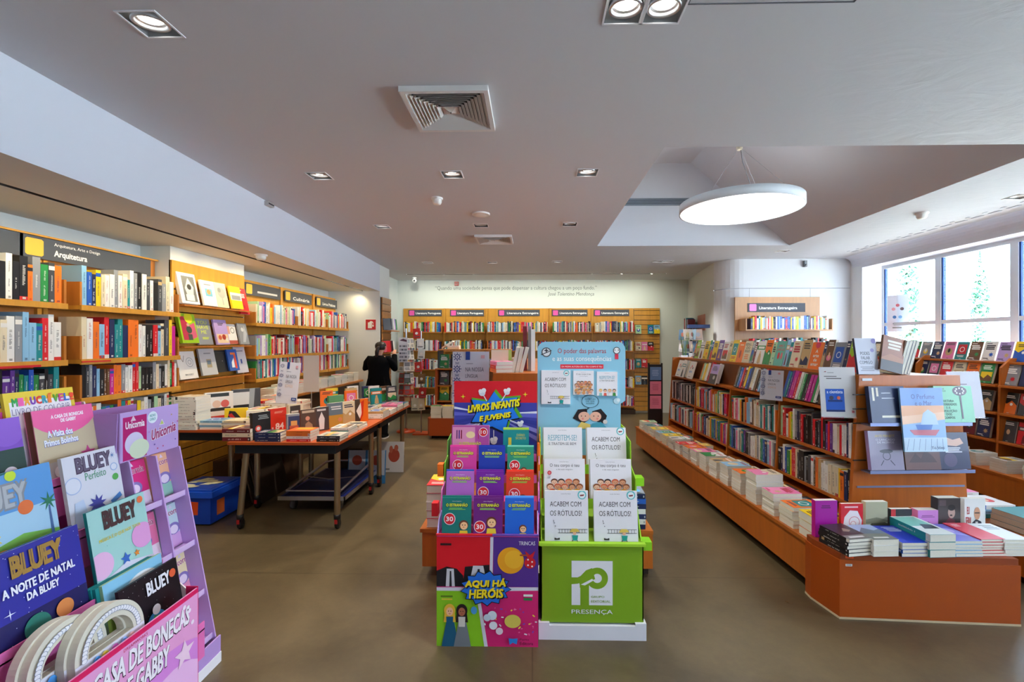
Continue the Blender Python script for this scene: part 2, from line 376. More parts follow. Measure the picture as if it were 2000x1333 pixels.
def shelf_book(mb, M, t, h, d, c, seed, full=True):
    cc = col(c); k = .0012
    if full:
        mb.box((0, 0, 0), (k, d, h), cc, 'print', M); mb.box((t - k, 0, 0), (t, d, h), cc, 'print', M); mb.box((k, 0, 0), (t - k, k, h), cc, 'print', M)
        mb.box((k, k, .0006), (t - k, d - .001, h - .001), PAGE, 'pages', M)
    else:
        mb.mesh([(0, 0, 0), (t, 0, 0), (t, d, 0), (0, d, 0), (0, 0, h), (t, 0, h), (t, d, h), (0, d, h)], [(0, 1, 5, 4), (1, 2, 6, 5), (3, 0, 4, 7)], cc, 'print', M)
        mb.mesh([(0, 0, h), (t, 0, h), (t, d, h), (0, d, h)], [(0, 1, 2, 3)], PAGE, 'pages', M)
    r = random.Random(seed); dark = sum(cc[:3]) < 1.0; ink = 'f2efe8' if dark else r.choice(['26262b', 'b0202a', '1e2a55'])
    if r.random() < .88: deco_spine(Art(mb, t, h, M, .0002, -.0003), r, ink, c)
def flush_shelved(limit=298):
    SHELVED.sort(key=lambda s: -s[0])
    for a, B, t, h, d, c, lab, grp, seed in SHELVED[:limit]:
        mb = MB(); shelf_book(mb, Matrix(), t, h, d, c, seed); o = tag(mb.obj('shelved_book'), lab, 'book', grp); o.matrix_world = B
    mb = MB()
    for a, B, t, h, d, c, lab, grp, seed in SHELVED[limit:]: shelf_book(mb, B, t, h, d, c, seed, False)
    tag(mb.obj('shelved_books'), 'small book spines packed on the far shelves and bookcase rows', 'books', 'books standing on the shelves', 'stuff')

STACKED = []
def stack(M, n, w, h, t, cols, desc, group, seed, parts=False, arts=None, hard=False, page=PAGE, jit=1.5, spine_deco=True):
    """a pile: M is the middle of its foot; the books' tops point along local +Y, their spines to local -X"""
    r = random.Random(seed); z = 0.0006
    for i in range(n):
        c = cols[i % len(cols)]; q = n - 1 - i
        pos = 'top one' if q == 0 else 'bottom one' if i == 0 else ORD[q] + ' from top'
        if n == 1: pos = 'only one'
        B = M @ T(r.uniform(-.004, .004), r.uniform(-.004, .004), z + t) @ Rz(r.uniform(-jit, jit)) @ T(-w / 2, -h / 2, 0) @ Rx(-90)
        a = arts if arts is not None else generic_art(c, seed * 7 + 3)
        nm = PAL[c][0] if c in PAL else 'printed'; p = B.translation; d2 = (p - Vector((0, 0, EYE))).length_squared; px = 1040 + 900 * p.x / max(p.y, .5)
        sc_ = (w * t + (w * h * .3 if q == 0 else 0)) / d2 if -30 < px < 2030 and p.y > .6 else 0
        STACKED.append((sc_, B, w, h, t, c, f'{nm} {"hardback" if hard else "paperback"}, {pos} in {desc}', group, a if i == n - 1 else None, hard, parts, page, spine_print(t, h, c, seed + i) if spine_deco else None))
        z += t + .0006
    return z
def flush_stacked(limit=296):
    STACKED.sort(key=lambda s: -s[0])
    for a, B, w, h, t, c, lab, grp, art, hard, parts, page, sp in STACKED[:limit]: book(B, w, h, t, c, lab, grp, art, hard, parts, 'stacked_book', page, spine_art=sp)
    m = MB()
    for a, B, w, h, t, c, lab, grp, art, hard, parts, page, sp in STACKED[limit:]: book_parts(m, m, w, h, t, c, None, hard, page, B)
    if m.v: tag(m.obj('stacked_books'), 'small far or half hidden books lying in piles on tables and counters', 'books', 'books lying in piles', 'stuff')
# ================================================================== THE ROOM
XL, XR, YB = -3.62, 5.45, 10.2
m = MB(); m.box((-6, -3, -.1), (9, 10.6, 0), 'ffffff', 'floor'); struct('floor', m)
# ceiling with its openings
def holed(m, x0, x1, y0, y1, z, holes, c, mt):
    xs = sorted({x0, x1, *[v for h in holes for v in h[:2] if x0 < v < x1]}); ys = sorted({y0, y1, *[v for h in holes for v in h[2:] if y0 < v < y1]})
    for a, b in zip(xs, xs[1:]):
        run = None
        for c0, d in zip(ys, ys[1:]):
            inside = any(h[0] <= (a + b) / 2 <= h[1] and h[2] <= (c0 + d) / 2 <= h[3] for h in holes)
            if inside:
                if run is not None: m.poly([(a, run, z), (b, run, z), (b, c0, z), (a, c0, z)], c, mt); run = None
            elif run is None: run = c0
        if run is not None: m.poly([(a, run, z), (b, run, z), (b, y1, z), (a, y1, z)], c, mt)
RX0, RX1, RY0, RY1 = .92, 3.62, 3.23, 6.57
DL = .078
holes = [(x - DL, x + DL, y - DL, y + DL) for x, y, _, _ in LAMPS] + [(RX0, RX1, RY0, RY1), (-2.55, 2.68, 9.27, 9.33)]
m = MB(); holed(m, -5.2, 6.2, -3, YB, CEIL, holes, 'cacace', 'ceiling')
m.box((-2.56, 9.26, CEIL + .001), (2.69, 9.269, CEIL + .06), '8a8a88', 'paint'); m.box((-2.56, 9.331, CEIL + .001), (2.69, 9.34, CEIL + .06), '8a8a88', 'paint'); m.box((-2.56, 9.26, CEIL + .06), (2.69, 9.34, CEIL + .07), '8a8a88', 'paint')
m.box((-5.2, -3, CEIL + .35), (RX0 - .3, YB, CEIL + .4), 'c8c8c8', 'paint'); m.box((RX1 + .3, -3, CEIL + .35), (6.2, YB, CEIL + .4), 'c8c8c8', 'paint')
m.box((RX0 - .3, -3, CEIL + .35), (RX1 + .3, RY0 - .02, CEIL + .4), 'c8c8c8', 'paint'); m.box((RX0 - .3, RY1 + .02, CEIL + .35), (RX1 + .3, YB, CEIL + .4), 'c8c8c8', 'paint')
struct('ceiling', m)
# the raised pocket over the round lamp: straight far and near faces, the window side slopes up
PT = 4.1
m = MB(); xs = RX1 - 1.38
m.poly([(RX0, RY1, CEIL), (RX1, RY1, CEIL), (xs, RY1, PT), (RX0, RY1, PT)], 'd4d6dc', 'paint')
m.poly([(RX0, RY0, CEIL), (RX1, RY0, CEIL), (xs, RY0, PT), (RX0, RY0, PT)], 'd4d6dc', 'paint')
m.poly([(RX0, RY0, CEIL), (RX0, RY1, CEIL), (RX0, RY1, PT), (RX0, RY0, PT)], 'd4d6dc', 'paint')
m.poly([(RX1, RY0, CEIL), (RX1, RY1, CEIL), (xs, RY1, PT), (xs, RY0, PT)], 'd4d6dc', 'paint')
m.poly([(RX0, RY0, PT), (xs, RY0, PT), (xs, RY1, PT), (RX0, RY1, PT)], 'd4d6dc', 'paint')
struct('ceiling_pocket', m)
# back wall with the painted sentence
m = MB(); m.box((-3.2, YB, 0), (3.5, YB + .1, CEIL + .1), 'dfe3da', 'paint')
A = Art(m, 1, 1, T(0, YB, 0), .0004, -.001, 'card'); A.clip = False
A.text('“Quando uma sociedade pensa que pode dispensar a cultura chegou a um poço fundo.”', -2.16, 2.69, 1.42, 2.80, '77807a', 0.0, 0)
A.text('José Tolentino Mendonça', .34, 2.56, 1.36, 2.66, '6a726c', .004, .25)
struct('wall_back', m)
m = MB(); m.box((XL - .1, -3, 0), (XL, 8.1, CEIL + .1), 'd9dcd8', 'paint'); struct('wall_left', m)
m = MB(); m.box((-3.32, 4.2, 0), (-3.32 + .001, 5.25, 2.47), 'e2e4de', 'paint'); m.v = []; m.f = []; m.c = []; m.m = []; m.sm = []
m.box((XL, 4.18, 0), (-3.34, 5.27, 2.458), 'e2e4de', 'paint'); struct('pilaster', m)
# pier at the end of the left bookcases and the wall behind it
m = MB(); m.box((XL, 8.1, 0), (-2.7, 8.64, CEIL + .05), 'e2e4e0', 'paint'); struct('wall_end_pier', m)
m = MB(); m.box((-3.1, 8.64, 0), (-3.0, YB, CEIL + .1), 'e4e8e0', 'paint'); struct('wall_left_rear', m)
# bulkhead beam over the left bookcases, drawn slightly out of parallel
def bx(y): return -2.48 - (y - 2.15) * .037
m = MB(); zb = 2.46
y0, y1 = -2.9, 8.1
m.poly([(bx(y0), y0, zb), (bx(y1), y1, zb), (bx(y1), y1, CEIL + .02), (bx(y0), y0, CEIL + .02)], 'd3d5de', 'paint')
sl0, sl1 = -3.0, -2.955
m.poly([(bx(y0), y0, zb), (sl1, y0, zb), (sl1, y1, zb), (bx(y1), y1, zb)], 'd6d6d0', 'paint')
m.poly([(XL, y0, zb), (sl0, y0, zb), (sl0, y1, zb), (XL, y1, zb)], 'd6d6d0', 'paint')
for x in (sl0, sl1): m.poly([(x, y0, zb), (x, y1, zb), (x, y1, zb + .05), (x, y0, zb + .05)], '3a3a3a', 'paint')
m.poly([(sl0, y0, zb + .05), (sl1, y0, zb + .05), (sl1, y1, zb + .05), (sl0, y1, zb + .05)], '2c2c2c', 'paint')
struct('beam', m)
o = empty('ceiling_track', 'narrow dark light slot with tubes in the left bulkhead above the bookcases', 'light track')
for y in (2.2, 7.0, 7.6):
    m = MB(); m.box((-2.99, y - (.42 if y < 7.2 else .1), zb + .012), (-2.965, y + (.3 if y < 7.2 else .4), zb + .035), 'fff2cc', 'slot_glow'); m.obj('tube', o)

# right side: slanting wall, panelled end wall with rounded corner, window wall
def plan_wall(m, pts, z0, z1, c, mt='paint'):
    for a, b in zip(pts, pts[1:]): m.poly([(a[0], a[1], z0), (b[0], b[1], z0), (b[0], b[1], z1), (a[0], a[1], z1)], c, mt, smooth=False)
m = MB(); plan_wall(m, [(3.42, YB), (3.12, 8.0)], 0, CEIL + .02, 'dfe0d8'); struct('wall_angled', m)
m = MB(); arc = [(3.12, 8.0)] + [(3.12 + .35 * (1 - math.cos(t)), 8.0 - .35 * math.sin(t)) for t in [PI / 2 * k / 8 for k in range(1, 9)]]
YE = 7.65
pts = arc + [(5.2, YE)]
plan_wall(m, pts, 0, 2.44, 'e4e6e8'); plan_wall(m, pts, 2.452, CEIL + .02, 'e4e6e8')
plan_wall(m, [(x + .004, y + .006) for x, y in pts], 2.43, 2.46, '9a9ca0')
for x in (3.56, 4.55): m.box((x, YE - .001, 0), (x + .006, YE + .01, 2.44), '9a9ca0', 'paint')
m.poly([(5.2, YE, 0), (5.2, 7.38, 0), (5.2, 7.38, CEIL), (5.2, YE, CEIL)], 'e4e6e8', 'paint')
m.poly([(5.2, 7.38, 0), (5.6, 7.38, 0), (5.6, 7.38, CEIL), (5.2, 7.38, CEIL)], 'e4e6e8', 'paint'); struct('wall_right_end', m)
# window wall: below and above the glazing
WX = 5.2; Z0, Z1 = .85, 2.74
m = MB(); m.box((WX, -3, 0), (WX + .42, 7.38, Z0), 'e2e4ea', 'paint')
m.poly([(WX, -3, Z1), (WX, 7.38, Z1), (WX, 7.38, CEIL + .02), (WX, -3, CEIL + .02)], 'dfe1ea', 'paint'); m.poly([(WX, -3, Z1), (WX + .42, -3, Z1), (WX + .42, 7.38, Z1), (WX, 7.38, Z1)], 'e4e6ee', 'paint')
m.poly([(WX + .42, -3, Z1), (WX + .42, 7.38, Z1), (WX + .42, 7.38, CEIL + .3), (WX + .42, -3, CEIL + .3)], 'dfe1ea', 'paint')
for k in range(6):   # curved cove between window wall and ceiling
    a, b = [(WX - .16 * (1 - math.sin(t)), CEIL - .16 * (1 - math.cos(t))) for t in (PI / 2 * k / 6, PI / 2 * (k + 1) / 6)]
    m.poly([(a[0], -3, a[1]), (b[0], -3, b[1]), (b[0], 7.6, b[1]), (a[0], 7.6, a[1])], 'dfe1ea', 'paint', smooth=True)
struct('wall_right', m)
GX = WX + .27
ys = [7.3, 6.30, 5.32, 4.34, 3.36, 2.38, 1.40, .42, -.56, -1.54, -2.52]
for i, (a, b) in enumerate(zip(ys[1:], ys)):
    f = MB()
    f.box((GX - .03, a, Z0), (GX + .03, a + .045, Z1), 'dfe8f2', 'paint'); f.box((GX - .03, b - .045, Z0), (GX + .03, b, Z1), 'dfe8f2', 'paint')
    f.box((GX - .03, a + .045, Z1 - .05), (GX + .03, b - .045, Z1), 'dfe8f2', 'paint'); f.box((GX - .03, a + .045, Z0), (GX + .03, b - .045, Z0 + .05), 'dfe8f2', 'paint')
    f.box((GX - .025, a + .045, 1.81), (GX + .025, b - .045, 1.86), 'dfe8f2', 'paint')
    f.box((GX - .02, b - .065, Z0 + .05), (GX + .02, b - .045, 1.81), '2c4a86', 'paint'); f.box((GX - .02, b - .065, 1.86), (GX + .02, b - .045, Z1 - .05), '2c4a86', 'paint')
    o = struct(f'window_{i + 1}', f)
    g = MB(); g.box((GX - .004, a + .05, Z0 + .04), (GX + .004, b - .07, Z1 - .04), 'ffffff', 'window_glass'); g.obj('pane', o)
m = MB(); m.box((WX, -3, Z0), (WX + .3, 7.38, Z0 + .012), 'e6e8ee', 'paint'); struct('trim_1', m)
# perforated air slots in the ceiling beside the window, access panel outline
o = MB()
for k in range(26):
    y = 2.2 + k * .19; o.box((4.82, y, CEIL - .004), (4.85, y + .12, CEIL - .0005), 'a9adb8', 'paint'); o.box((4.74, y + .05, CEIL - .004), (4.755, y + .1, CEIL - .0005), 'b9bdc8', 'paint')
tag(o.obj('slot_grille'), 'row of short grey air slots in the ceiling along the windows', 'air vent')
m = MB()
for a, b in (((.62, 1.62, 0), (.626, 1.86, 0)), ((.62, 1.855, 0), (1.28, 1.861, 0)), ((1.275, 1.62, 0), (1.281, 1.86, 0)), ((.62, 1.62, 0), (1.28, 1.626, 0))):
    m.box((a[0], a[1], CEIL - .002), (b[0], b[1], CEIL - .0002), '55575f', 'paint')
tag(m.obj('access_panel'), 'flush square access panel outlined in the ceiling beside the twin downlight', 'access panel')

m = MB(); m.box((-5.2, -3.1, 0), (6.2, -3, CEIL + .1), 'd9dcd8', 'paint'); struct('wall_front', m)
# ------------------------------------------------------------------ ceiling fittings
lamp_lab = ['warm square recessed downlight in the near left corner of the ceiling', 'left spot of the twin square downlight nearest the front of the shop',
            'right spot of the twin square downlight nearest the front of the shop', 'yellowish square downlight, leftmost of the row of three in mid ceiling',
            'white square downlight, middle of the row of three in mid ceiling', 'white square downlight, rightmost of the row of three in mid ceiling',
            'lit square downlight, leftmost of the second row before the small vent', 'dim square downlight just before the small ceiling vent',
            'dim square downlight, rightmost of the second row near the small vent', 'far square downlight, leftmost of the row before the back wall',
            'far square downlight, second from left in the row before the back wall', 'far square downlight, third from left in the row before the back wall',
            'left half of the far twin downlight near the right bookcases', 'right half of the far twin downlight near the right bookcases',
            'small downlight in the ceiling behind the round hanging lamp', 'small downlight in the ceiling above the window side shelves']
for i, (x, y, c, e) in enumerate(LAMPS):
    o = empty('recessed_downlight', lamp_lab[i], 'downlight', T(x, y, CEIL), 'square recessed downlights')
    m = MB(); s = DL; d = .10; fc = 'e8e8ea'; ic = '8e8f90' if i not in (7, 8) else '4a4c50'
    for (ax, ay, bx_, by) in ((-s - .008, -s - .008, s + .008, -s), (-s - .008, s, s + .008, s + .008), (-s - .008, -s, -s, s), (s, -s, s + .008, s)): m.box((ax, ay, -.004), (bx_, by, .002), fc, 'paint')
    m.obj('trim_ring', o)
    m = MB()
    for a, b in (((-s, -s), (s, -s)), ((s, -s), (s, s)), ((s, s), (-s, s)), ((-s, s), (-s, -s))): m.poly([(*a, 0), (*b, 0), (*b, d), (*a, d)], ic, 'plastic')
    m.poly([(-s, -s, d), (s, -s, d), (s, s, d), (-s, s, d)], '77787a', 'plastic'); m.obj('housing', o)
    M = T(0, 0, .004) @ Rx(6)
    m = MB(M); m.lathe([(.068, .03), (.071, 0), (.062, -.004), (.056, .002), (.056, .02)], 'c8cacc', 'brushed_steel', cap=False); m.obj('gimbal_ring', o)
    m = MB(M); m.lathe([(.0545, .012), (.045, .020), (.044, .021)], 'e0e0e0', 'brushed_steel', cap=False)
    m.lathe([(.0001, .016), (.044, .016)], 'fff6e6', 'lamp_glass' if i not in (7, 8) else 'plastic', cap=False); m.obj('lens', o)
def square_vent(x, y, s, n, label):
    o = empty('ceiling_vent', label, 'air vent', T(x, y, CEIL), 'square ceiling vents')
    m = MB(); h = s / 2
    for a, b in (((-h, -h), (h, -h + .025)), ((-h, h - .025), (h, h)), ((-h, -h + .025), (-h + .025, h - .025)), ((h - .025, -h + .025), (h, h - .025))): m.box((*a, -.03), (*b, 0), 'dedad6', 'paint')
    m.obj('frame', o)
    m = MB(); m.poly([(-h + .02, -h + .02, -.001), (h - .02, -h + .02, -.001), (h - .02, h - .02, -.001), (-h + .02, h - .02, -.001)], '2a2826', 'paint'); m.obj('backing', o)
    step = (h - .03 - .045) / n
    m = MB()
    for k in range(n):
        a = h - .027 - k * step; b = a - step * 1.15; z0, z1 = -.028, -.006
        for q in range(4): m.poly([(-a, -a, z0), (a, -a, z0), (b, -b, z1), (-b, -b, z1)], 'd8d4d0', 'paint', Rz(90 * q))
    m.obj('louvre', o)
    m = MB(); a = .045
    for q in range(4): m.poly([(-a, -a, -.012), (a, -a, -.012), (0, 0, -.028)], 'd8d4d0', 'paint', Rz(90 * q))
    m.lathe([(.004, -.026), (.004, -.03)], '333333', 'paint', 8); m.obj('centre_plate', o)
square_vent(-.472, 2.66, .475, 8, 'large square louvred ceiling vent nearest the camera'); square_vent(-.50, 6.07, .475, 8, 'small looking square vent farther back in the ceiling')
# round pendant in the pocket
LX, LY, LZ, LR = 2.10, 4.72, 2.90, .58
o = empty('round_pendant_lamp', 'large flat round white lamp hanging by wires in the ceiling pocket', 'lamp', T(LX, LY, LZ))
m = MB(); m.lathe([(LR - .012, .0), (LR, 0), (LR, .085), (LR - .03, .09), (.02, .09)], 'e2e8ec', 'paint', 72, cap=False); m.obj('lamp_rim', o)
m = MB(); m.lathe([(.0005, .003), (LR - .012, .003)], 'ffffff', 'disc_glow', 72, cap=False); m.obj('diffuser', o)
m = MB(); m.lathe([(.028, .0), (.03, .01), (.03, .04), (.015, .05)], 'd9cfb8', 'plastic', 16, T(0, 0, .62)); m.obj('cable_grip', o)
for a in (35, 125, 215, 305):
    p = Vector((.5 * math.cos(math.radians(a)), .5 * math.sin(math.radians(a)), .09)); m = MB(); m.tube([p, Vector((0, 0, .63)) + p * .03], .0022, '9a9ea4', 'plastic', 6); m.obj('suspension_wire', o)
m = MB(); m.tube([(0, 0, .66), (0, 0, PT - LZ)], .003, '9a9ea4', 'plastic', 6); m.tube([(.12, 0, .09), (.1, 0, .3), (.03, 0, .5), (.01, 0, .65)], .004, '777a80', 'plastic', 6); m.obj('power_cable', o)
o = empty('wall_grille', 'dark slotted air grille across the ceiling pocket behind the round lamp', 'air vent', T(1.3, RY1 - .006, 3.5))
m = MB(); m.box((0, 0, 0), (1.35, .006, .1), '5c636e', 'paint'); m.obj('backing', o)
m = MB()
for k in range(4): m.box((.01, -.012, .012 + k * .022), (1.34, 0, .02 + k * .022), '8a929c', 'paint')
m.box((0, -.014, 0), (1.35, 0, .008), '8a929c', 'paint'); m.box((0, -.014, .092), (1.35, 0, .1), '8a929c', 'paint'); m.obj('slat', o)
def detector(x, y, z, r, label, h=.045):
    o = empty('smoke_detector', label, 'detector', T(x, y, z)); m = MB(); m.lathe([(r, 0), (r, -.012), (r * .95, -.016)], 'eceae4', 'paint'); m.obj('base', o)
    m = MB(); m.lathe([(r * .8, -.016), (r * .78, -h * .7), (r * .6, -h), (.001, -h)], 'eceae4', 'paint'); m.obj('sensor_head', o)
detector(-.90, 4.33, CEIL, .055, 'white smoke detector on the ceiling before the flat round speaker', .06)
detector(-.545, 4.87, CEIL, .095, 'flat cream round speaker cover on the ceiling', .02)
detector(4.10, 4.94, CEIL, .06, 'white detector on the bright ceiling by the windows', .06)
detector(-2.76, 4.63, zb, .06, 'white detector under the left bulkhead by the light slot', .055)
o = empty('beam_sensor', 'small dark striped sensor high on the edge of the left bulkhead', 'sensor', T(bx(4.4) + .022, 4.4, 2.90)); m = MB(); m.box((-.02, -.05, -.02), (.02, .05, .02), 'b9b2ac', 'plastic'); m.obj('body', o)
m = MB(); m.box((.02, -.045, -.008), (.023, .045, .006), '3a3036', 'plastic'); m.obj('window_strip', o)
o = empty('security_camera', 'small white ball security camera under the ceiling left of the sentence', 'camera', T(-2.5, 9.72, CEIL)); m = MB(); m.lathe([(.04, 0), (.045, -.02), (.02, -.03)], 'e8e8e6', 'paint'); m.obj('mount', o)
m = MB(T(0, 0, -.07)); m.lathe([(.045 * math.cos(a), .045 * math.sin(a)) for a in [PI / 2 - PI * k / 12 for k in range(13)]], 'e8e8e6', 'paint', 16, cap=False); m.obj('ball', o)
m = MB(T(.01, -.043, -.075) @ Rx(90)); m.lathe([(.018, 0), (.018, .01), (.001, .011)], '202024', 'plastic', 14); m.obj('lens', o)
o = empty('alarm_sounder', 'small square red alarm sounder high on the back wall', 'alarm', T(-1.68, YB, 2.85)); m = MB(); m.box((-.045, -.04, -.045), (.045, 0, .045), 'b5302a', 'plastic'); m.obj('housing', o)
m = MB(); m.box((-.03, -.043, -.02), (.03, -.04, .03), '8a2622', 'plastic'); m.obj('grille', o)
o = empty('wall_camera', 'small grey box camera on the panelled wall beside the window', 'camera', T(4.45, YE, 2.84)); m = MB(); m.box((-.02, -.06, -.05), (.02, 0, .05), '7c8086', 'plastic'); m.obj('housing', o)
m = MB(); m.tube([(0, -.06, -.02), (0, -.075, -.025)], .012, '26262a', 'plastic'); m.obj('lens', o)
# fire hose sign on the end pier
o = empty('fire_sign', 'red and white square fire sign on the white pier behind the person', 'sign', T(-2.86, 8.1, 1.87))
m = MB(); m.box((-.09, -.006, -.09), (.09, 0, .09), 'c0262c', 'print'); A = Art(m, .18, .18, T(-.09, 0, -.09), .00015, -.0065)
A.rect(.22, .14, .62, .72, 'f0ece0'); A.poly([(.34, .72), (.5, .86), (.7, .8), (.8, .6), (.72, .58), (.62, .72)], 'f0ece0'); A.rect(.66, .3, .8, .5, 'f0ece0'); m.obj('plate', o)
m = MB(); m.box((-.096, -.004, -.096), (.096, -.0005, .096), 'eeeeea', 'card'); m.obj('border', o)

# ------------------------------------------------------------------ outside
m = MB(); m.box((5.7, -14, -1.4), (60, 50, -1.2), 'e4e6e2', 'paint'); tag(m.obj('outside_ground'), None, None, None, 'structure')
def tree(x, y, h, r, label, seed, cone=False):
    o = empty('garden_tree', label, 'tree', T(x, y, -1.2)); h -= 1.8; rr = random.Random(seed); m = MB(); m.tube([(0, 0, 0), (.05, 0, h * .4), (0, .05, h * .85)], [.16, .12, .04], '6a5a48', 'leaf'); m.obj('trunk', o)
    m = MB()
    for k in range(2600):
        t = rr.random(); z = h * (.28 + .72 * t); R0 = r * ((1 - t) if cone else math.sin(PI * min(1, t * .95 + .05))) * (.7 + .3 * math.sin(9 * t + seed)); a = rr.uniform(0, 2 * PI); q = R0 * math.sqrt(rr.random())
        c = Vector((q * math.cos(a), q * math.sin(a), z)); u = Vector((rr.uniform(-1, 1), rr.uniform(-1, 1), rr.uniform(-1, 1))).normalized() * .11; v = u.orthogonal().normalized() * .07
        m.poly([c - u, c + v, c + u, c - v], rr.choice(['9ccbb4', '8cc0ac', 'b4d8bc']), 'leaf')  # greens paled so the colour itself carries the overexposed daylight
    m.obj('crown', o)
tree(13.0, 16.2, 8.2, 1.1, 'tall narrow tree seen through the far window pane', 1, True); tree(17.5, 18.4, 8.2, .8, 'thin tree beside the first dark window bar', 2, True)
tree(16.8, 15.4, 7.9, .9, 'pale tree just right of the second dark window bar', 3, True)
for k, (x, y, h) in enumerate([(11.0, 12.9, 4.2), (15, 13.9, 4.6), (13, 11.5, 4.4), (17.5, 11.6, 4.7), (14, 8.5, 4.5)]): tree(x, y, h, 1.0, ['low bush outside behind the hanging poster', 'low bush outside below the narrow trees', 'low bush outside between the second and third window bars', 'far bush outside below the second window pane', 'bush outside by the right edge of the view'][k], 10 + k)
# ================================================================== WALL BOOKCASES
def sign(M, w, h, patch, lines, label, cat='sign', body='4b4f57', textbox=(.26, .18, .96, .62), name='section_sign', group='section signs over the bookcases', small=None):
    """grey rounded section sign with a coloured patch; M at its lower left back corner"""
    o = empty(name, label, cat, M, group); m = MB(); m.box((0, -.006, 0), (w, 0, h), body, 'card'); m.obj('board', o)
    m = MB(); a = min(h * .78, w * .2); b = a / w; A = Art(m, w, h, None, .00015, -.0063)
    u0 = .03; v0 = .5 - a / h / 2; v1 = .5 + a / h / 2; c = .012
    A.poly([(u0 + c, v0), (u0 + b - c, v0), (u0 + b, v0 + .07), (u0 + b, v1 - .07), (u0 + b - c, v1), (u0 + c, v1), (u0, v1 - .07), (u0, v0 + .07)], patch); m.obj('colour_patch', o)
    m = MB(); A = Art(m, w, h, None, .00015, -.0063)
    if small: A.text(small, textbox[0], .66, textbox[2] + .10, .86, 'f4f2ee', .01)
    A.text(lines, *textbox, 'f4f2ee', .03) if lines else A.bars(*textbox, 'c8c8c8', 1); m.obj('lettering', o); return o

# ---- back wall: five bays and a slatted end panel
BY = 9.92
bays = [(-2.80, -1.96, 'Literatura Portuguesa'), (-1.92, -1.03, 'Literatura Portuguesa'), (-.99, .36, 'Literatura Estrangeira'), (.42, 1.29, 'Literatura Estrangeira'), (1.33, 2.21, 'Literatura Estrangeira')]
o = empty('back_bookcase', 'long orange wood bookcase of five bays across the back wall', 'bookcase')
m = MB(); m.box((-2.86, YB - .04, .02), (2.22, YB - .002, 2.30), WOOD_WARM_LIT, 'wood'); m.obj('back_panel', o)
for x in (-1.94, -1.01, .39, 1.31): m = MB(); m.box((x - .018, YB - .075, .02), (x + .018, YB - .041, 2.30), WOOD_WARM_LIT, 'wood'); m.obj('upright', o)
BZ = [1.775, 1.37, .965, .575, .185]
names = ['top', 'second', 'third', 'fourth', 'lowest']; bn = ['leftmost', 'second', 'middle', 'fourth', 'rightmost']
cyc = 'wrkbcysnwtrgkwmpwcdlwokrwncvgwtsrwkbcwyrd'
for i, (x0, x1, tx) in enumerate(bays):
    for j, z in enumerate(BZ):
        m = MB(); m.box((x0, BY, z - .022), (x1, YB - .041, z), WOOD, 'wood')
        for xx in (x0, x1 - .015): m.box((xx, BY + .06, z), (xx + .015, YB - .041, z + .13), WOOD, 'wood')
        m.obj('shelf', o)
        k = (i * 7 + j * 11) % len(cyc); cols = ''.join(random.Random(i * 10 + j).sample(cyc + cyc, 60))
        row(T(x0 + .02, BY + .008, z + .0006), x1 - x0 - .04 - (0.1 if j > 2 and i % 2 else 0), cols, f'{names[j]} shelf of {bn[i]} back wall bay', (.19, .235), .14, (.014, .036), seed=100 + i * 10 + j)
for i, (x0, x1, tx) in enumerate(bays):
    a = [-2.745, -1.82, -.76, .43, 1.35][i]; sign(T(a, YB - .046, 2.13), [.74, .75, .92, .78, .77][i], .14, 'e85aa8', tx, f'grey sign with pink patch over the {bn[i]} bay of the back bookcase', textbox=(.22, .22, .97, .62))
m = MB(); m.box((-2.86, BY + .05, .0), (2.22, YB - .04, .1), '3a2616', 'wood'); m.obj('plinth', o)
def slat_panel(name, label, M, w, z0, z1, pitch, c, top=None):
    """slatted panel, local x along, facing -Y"""
    o = empty(name, label, 'display panel', M); m = MB(); m.box((0, .0, z0), (w, .012, z1), '2a1608', 'wood'); m.obj('backing', o); m = MB(); z = z0
    if top: m.box((0, -.016, z1 - top), (w, 0, z1), c, 'wood')
    lim = z1 - (top + .012 if top else 0)
    while z < lim - .02: m.box((0, -.016, z), (w, 0, min(z + pitch - .010, lim)), c, 'wood'); z += pitch
    m.obj('slat', o); return o
slat_panel('slatted_panel', 'slatted wood panel with face-out books at the right end of the back bookcase', T(2.23, YB - .03, 0), .56, .05, 2.30, .105, WOOD_WARM_LIT)
k = 0
for z, its in ((1.74, 'e.tl'), (1.37, 'cpk.'), (1.0, 'tr..'), (.63, 'lk..')):
    for q, c in enumerate(its):
        if c == '.': continue
        k += 1; book(T(2.25 + q * .135, YB - .05 - .05, z) @ Rx(-8), .125, .19, .012, c, f'{PAL[c][0]} face-out book, {ordn(k - 1)} along the rows of the back slatted panel', 'face-out books on the back slatted panel', generic_art(c, 900 + k), parts=False, name='display_book')

# ---- left wall bookcases: x is the depth, rows run along Y; local frame L: local x = +Y, facing +X
def L(x, y, z): return T(x, y, z) @ Rz(90)
def left_shelf(o, y0, y1, z, x0=-3.47, x1=-3.22, cheek=.17):
    m = MB(); m.box((x0, y0, z - .028), (x1 - .012, y1, z), WOOD_WARM_LIT, 'wood'); m.box((x1 - .012, y0, z - .035), (x1, y1, z + .004), WOOD_WARM_LIT, 'wood')
    for y in (y0, y1 - .016): m.box((x0, y, z), (x1 - .0125, y + .016, z + cheek), WOOD, 'wood')
    m.obj('shelf', o)
o = empty('near_left_bookcase', 'orange wood wall bookcase nearest the camera on the left wall', 'bookcase')
m = MB(); m.box((-3.52, 1.2, .02), (-3.475, 4.17, 2.325), WOOD, 'wood'); m.box((-3.475, 1.2, 2.312), (-3.44, 4.17, 2.325), WOOD_WARM_LIT, 'wood'); m.obj('back_panel', o)
for y in (2.02, 3.155, 3.195): m = MB(); m.box((-3.4745, y - .014, .02), (-3.45, y + .014, 2.15), WOOD_WARM_LIT, 'wood'); m.obj('upright', o)
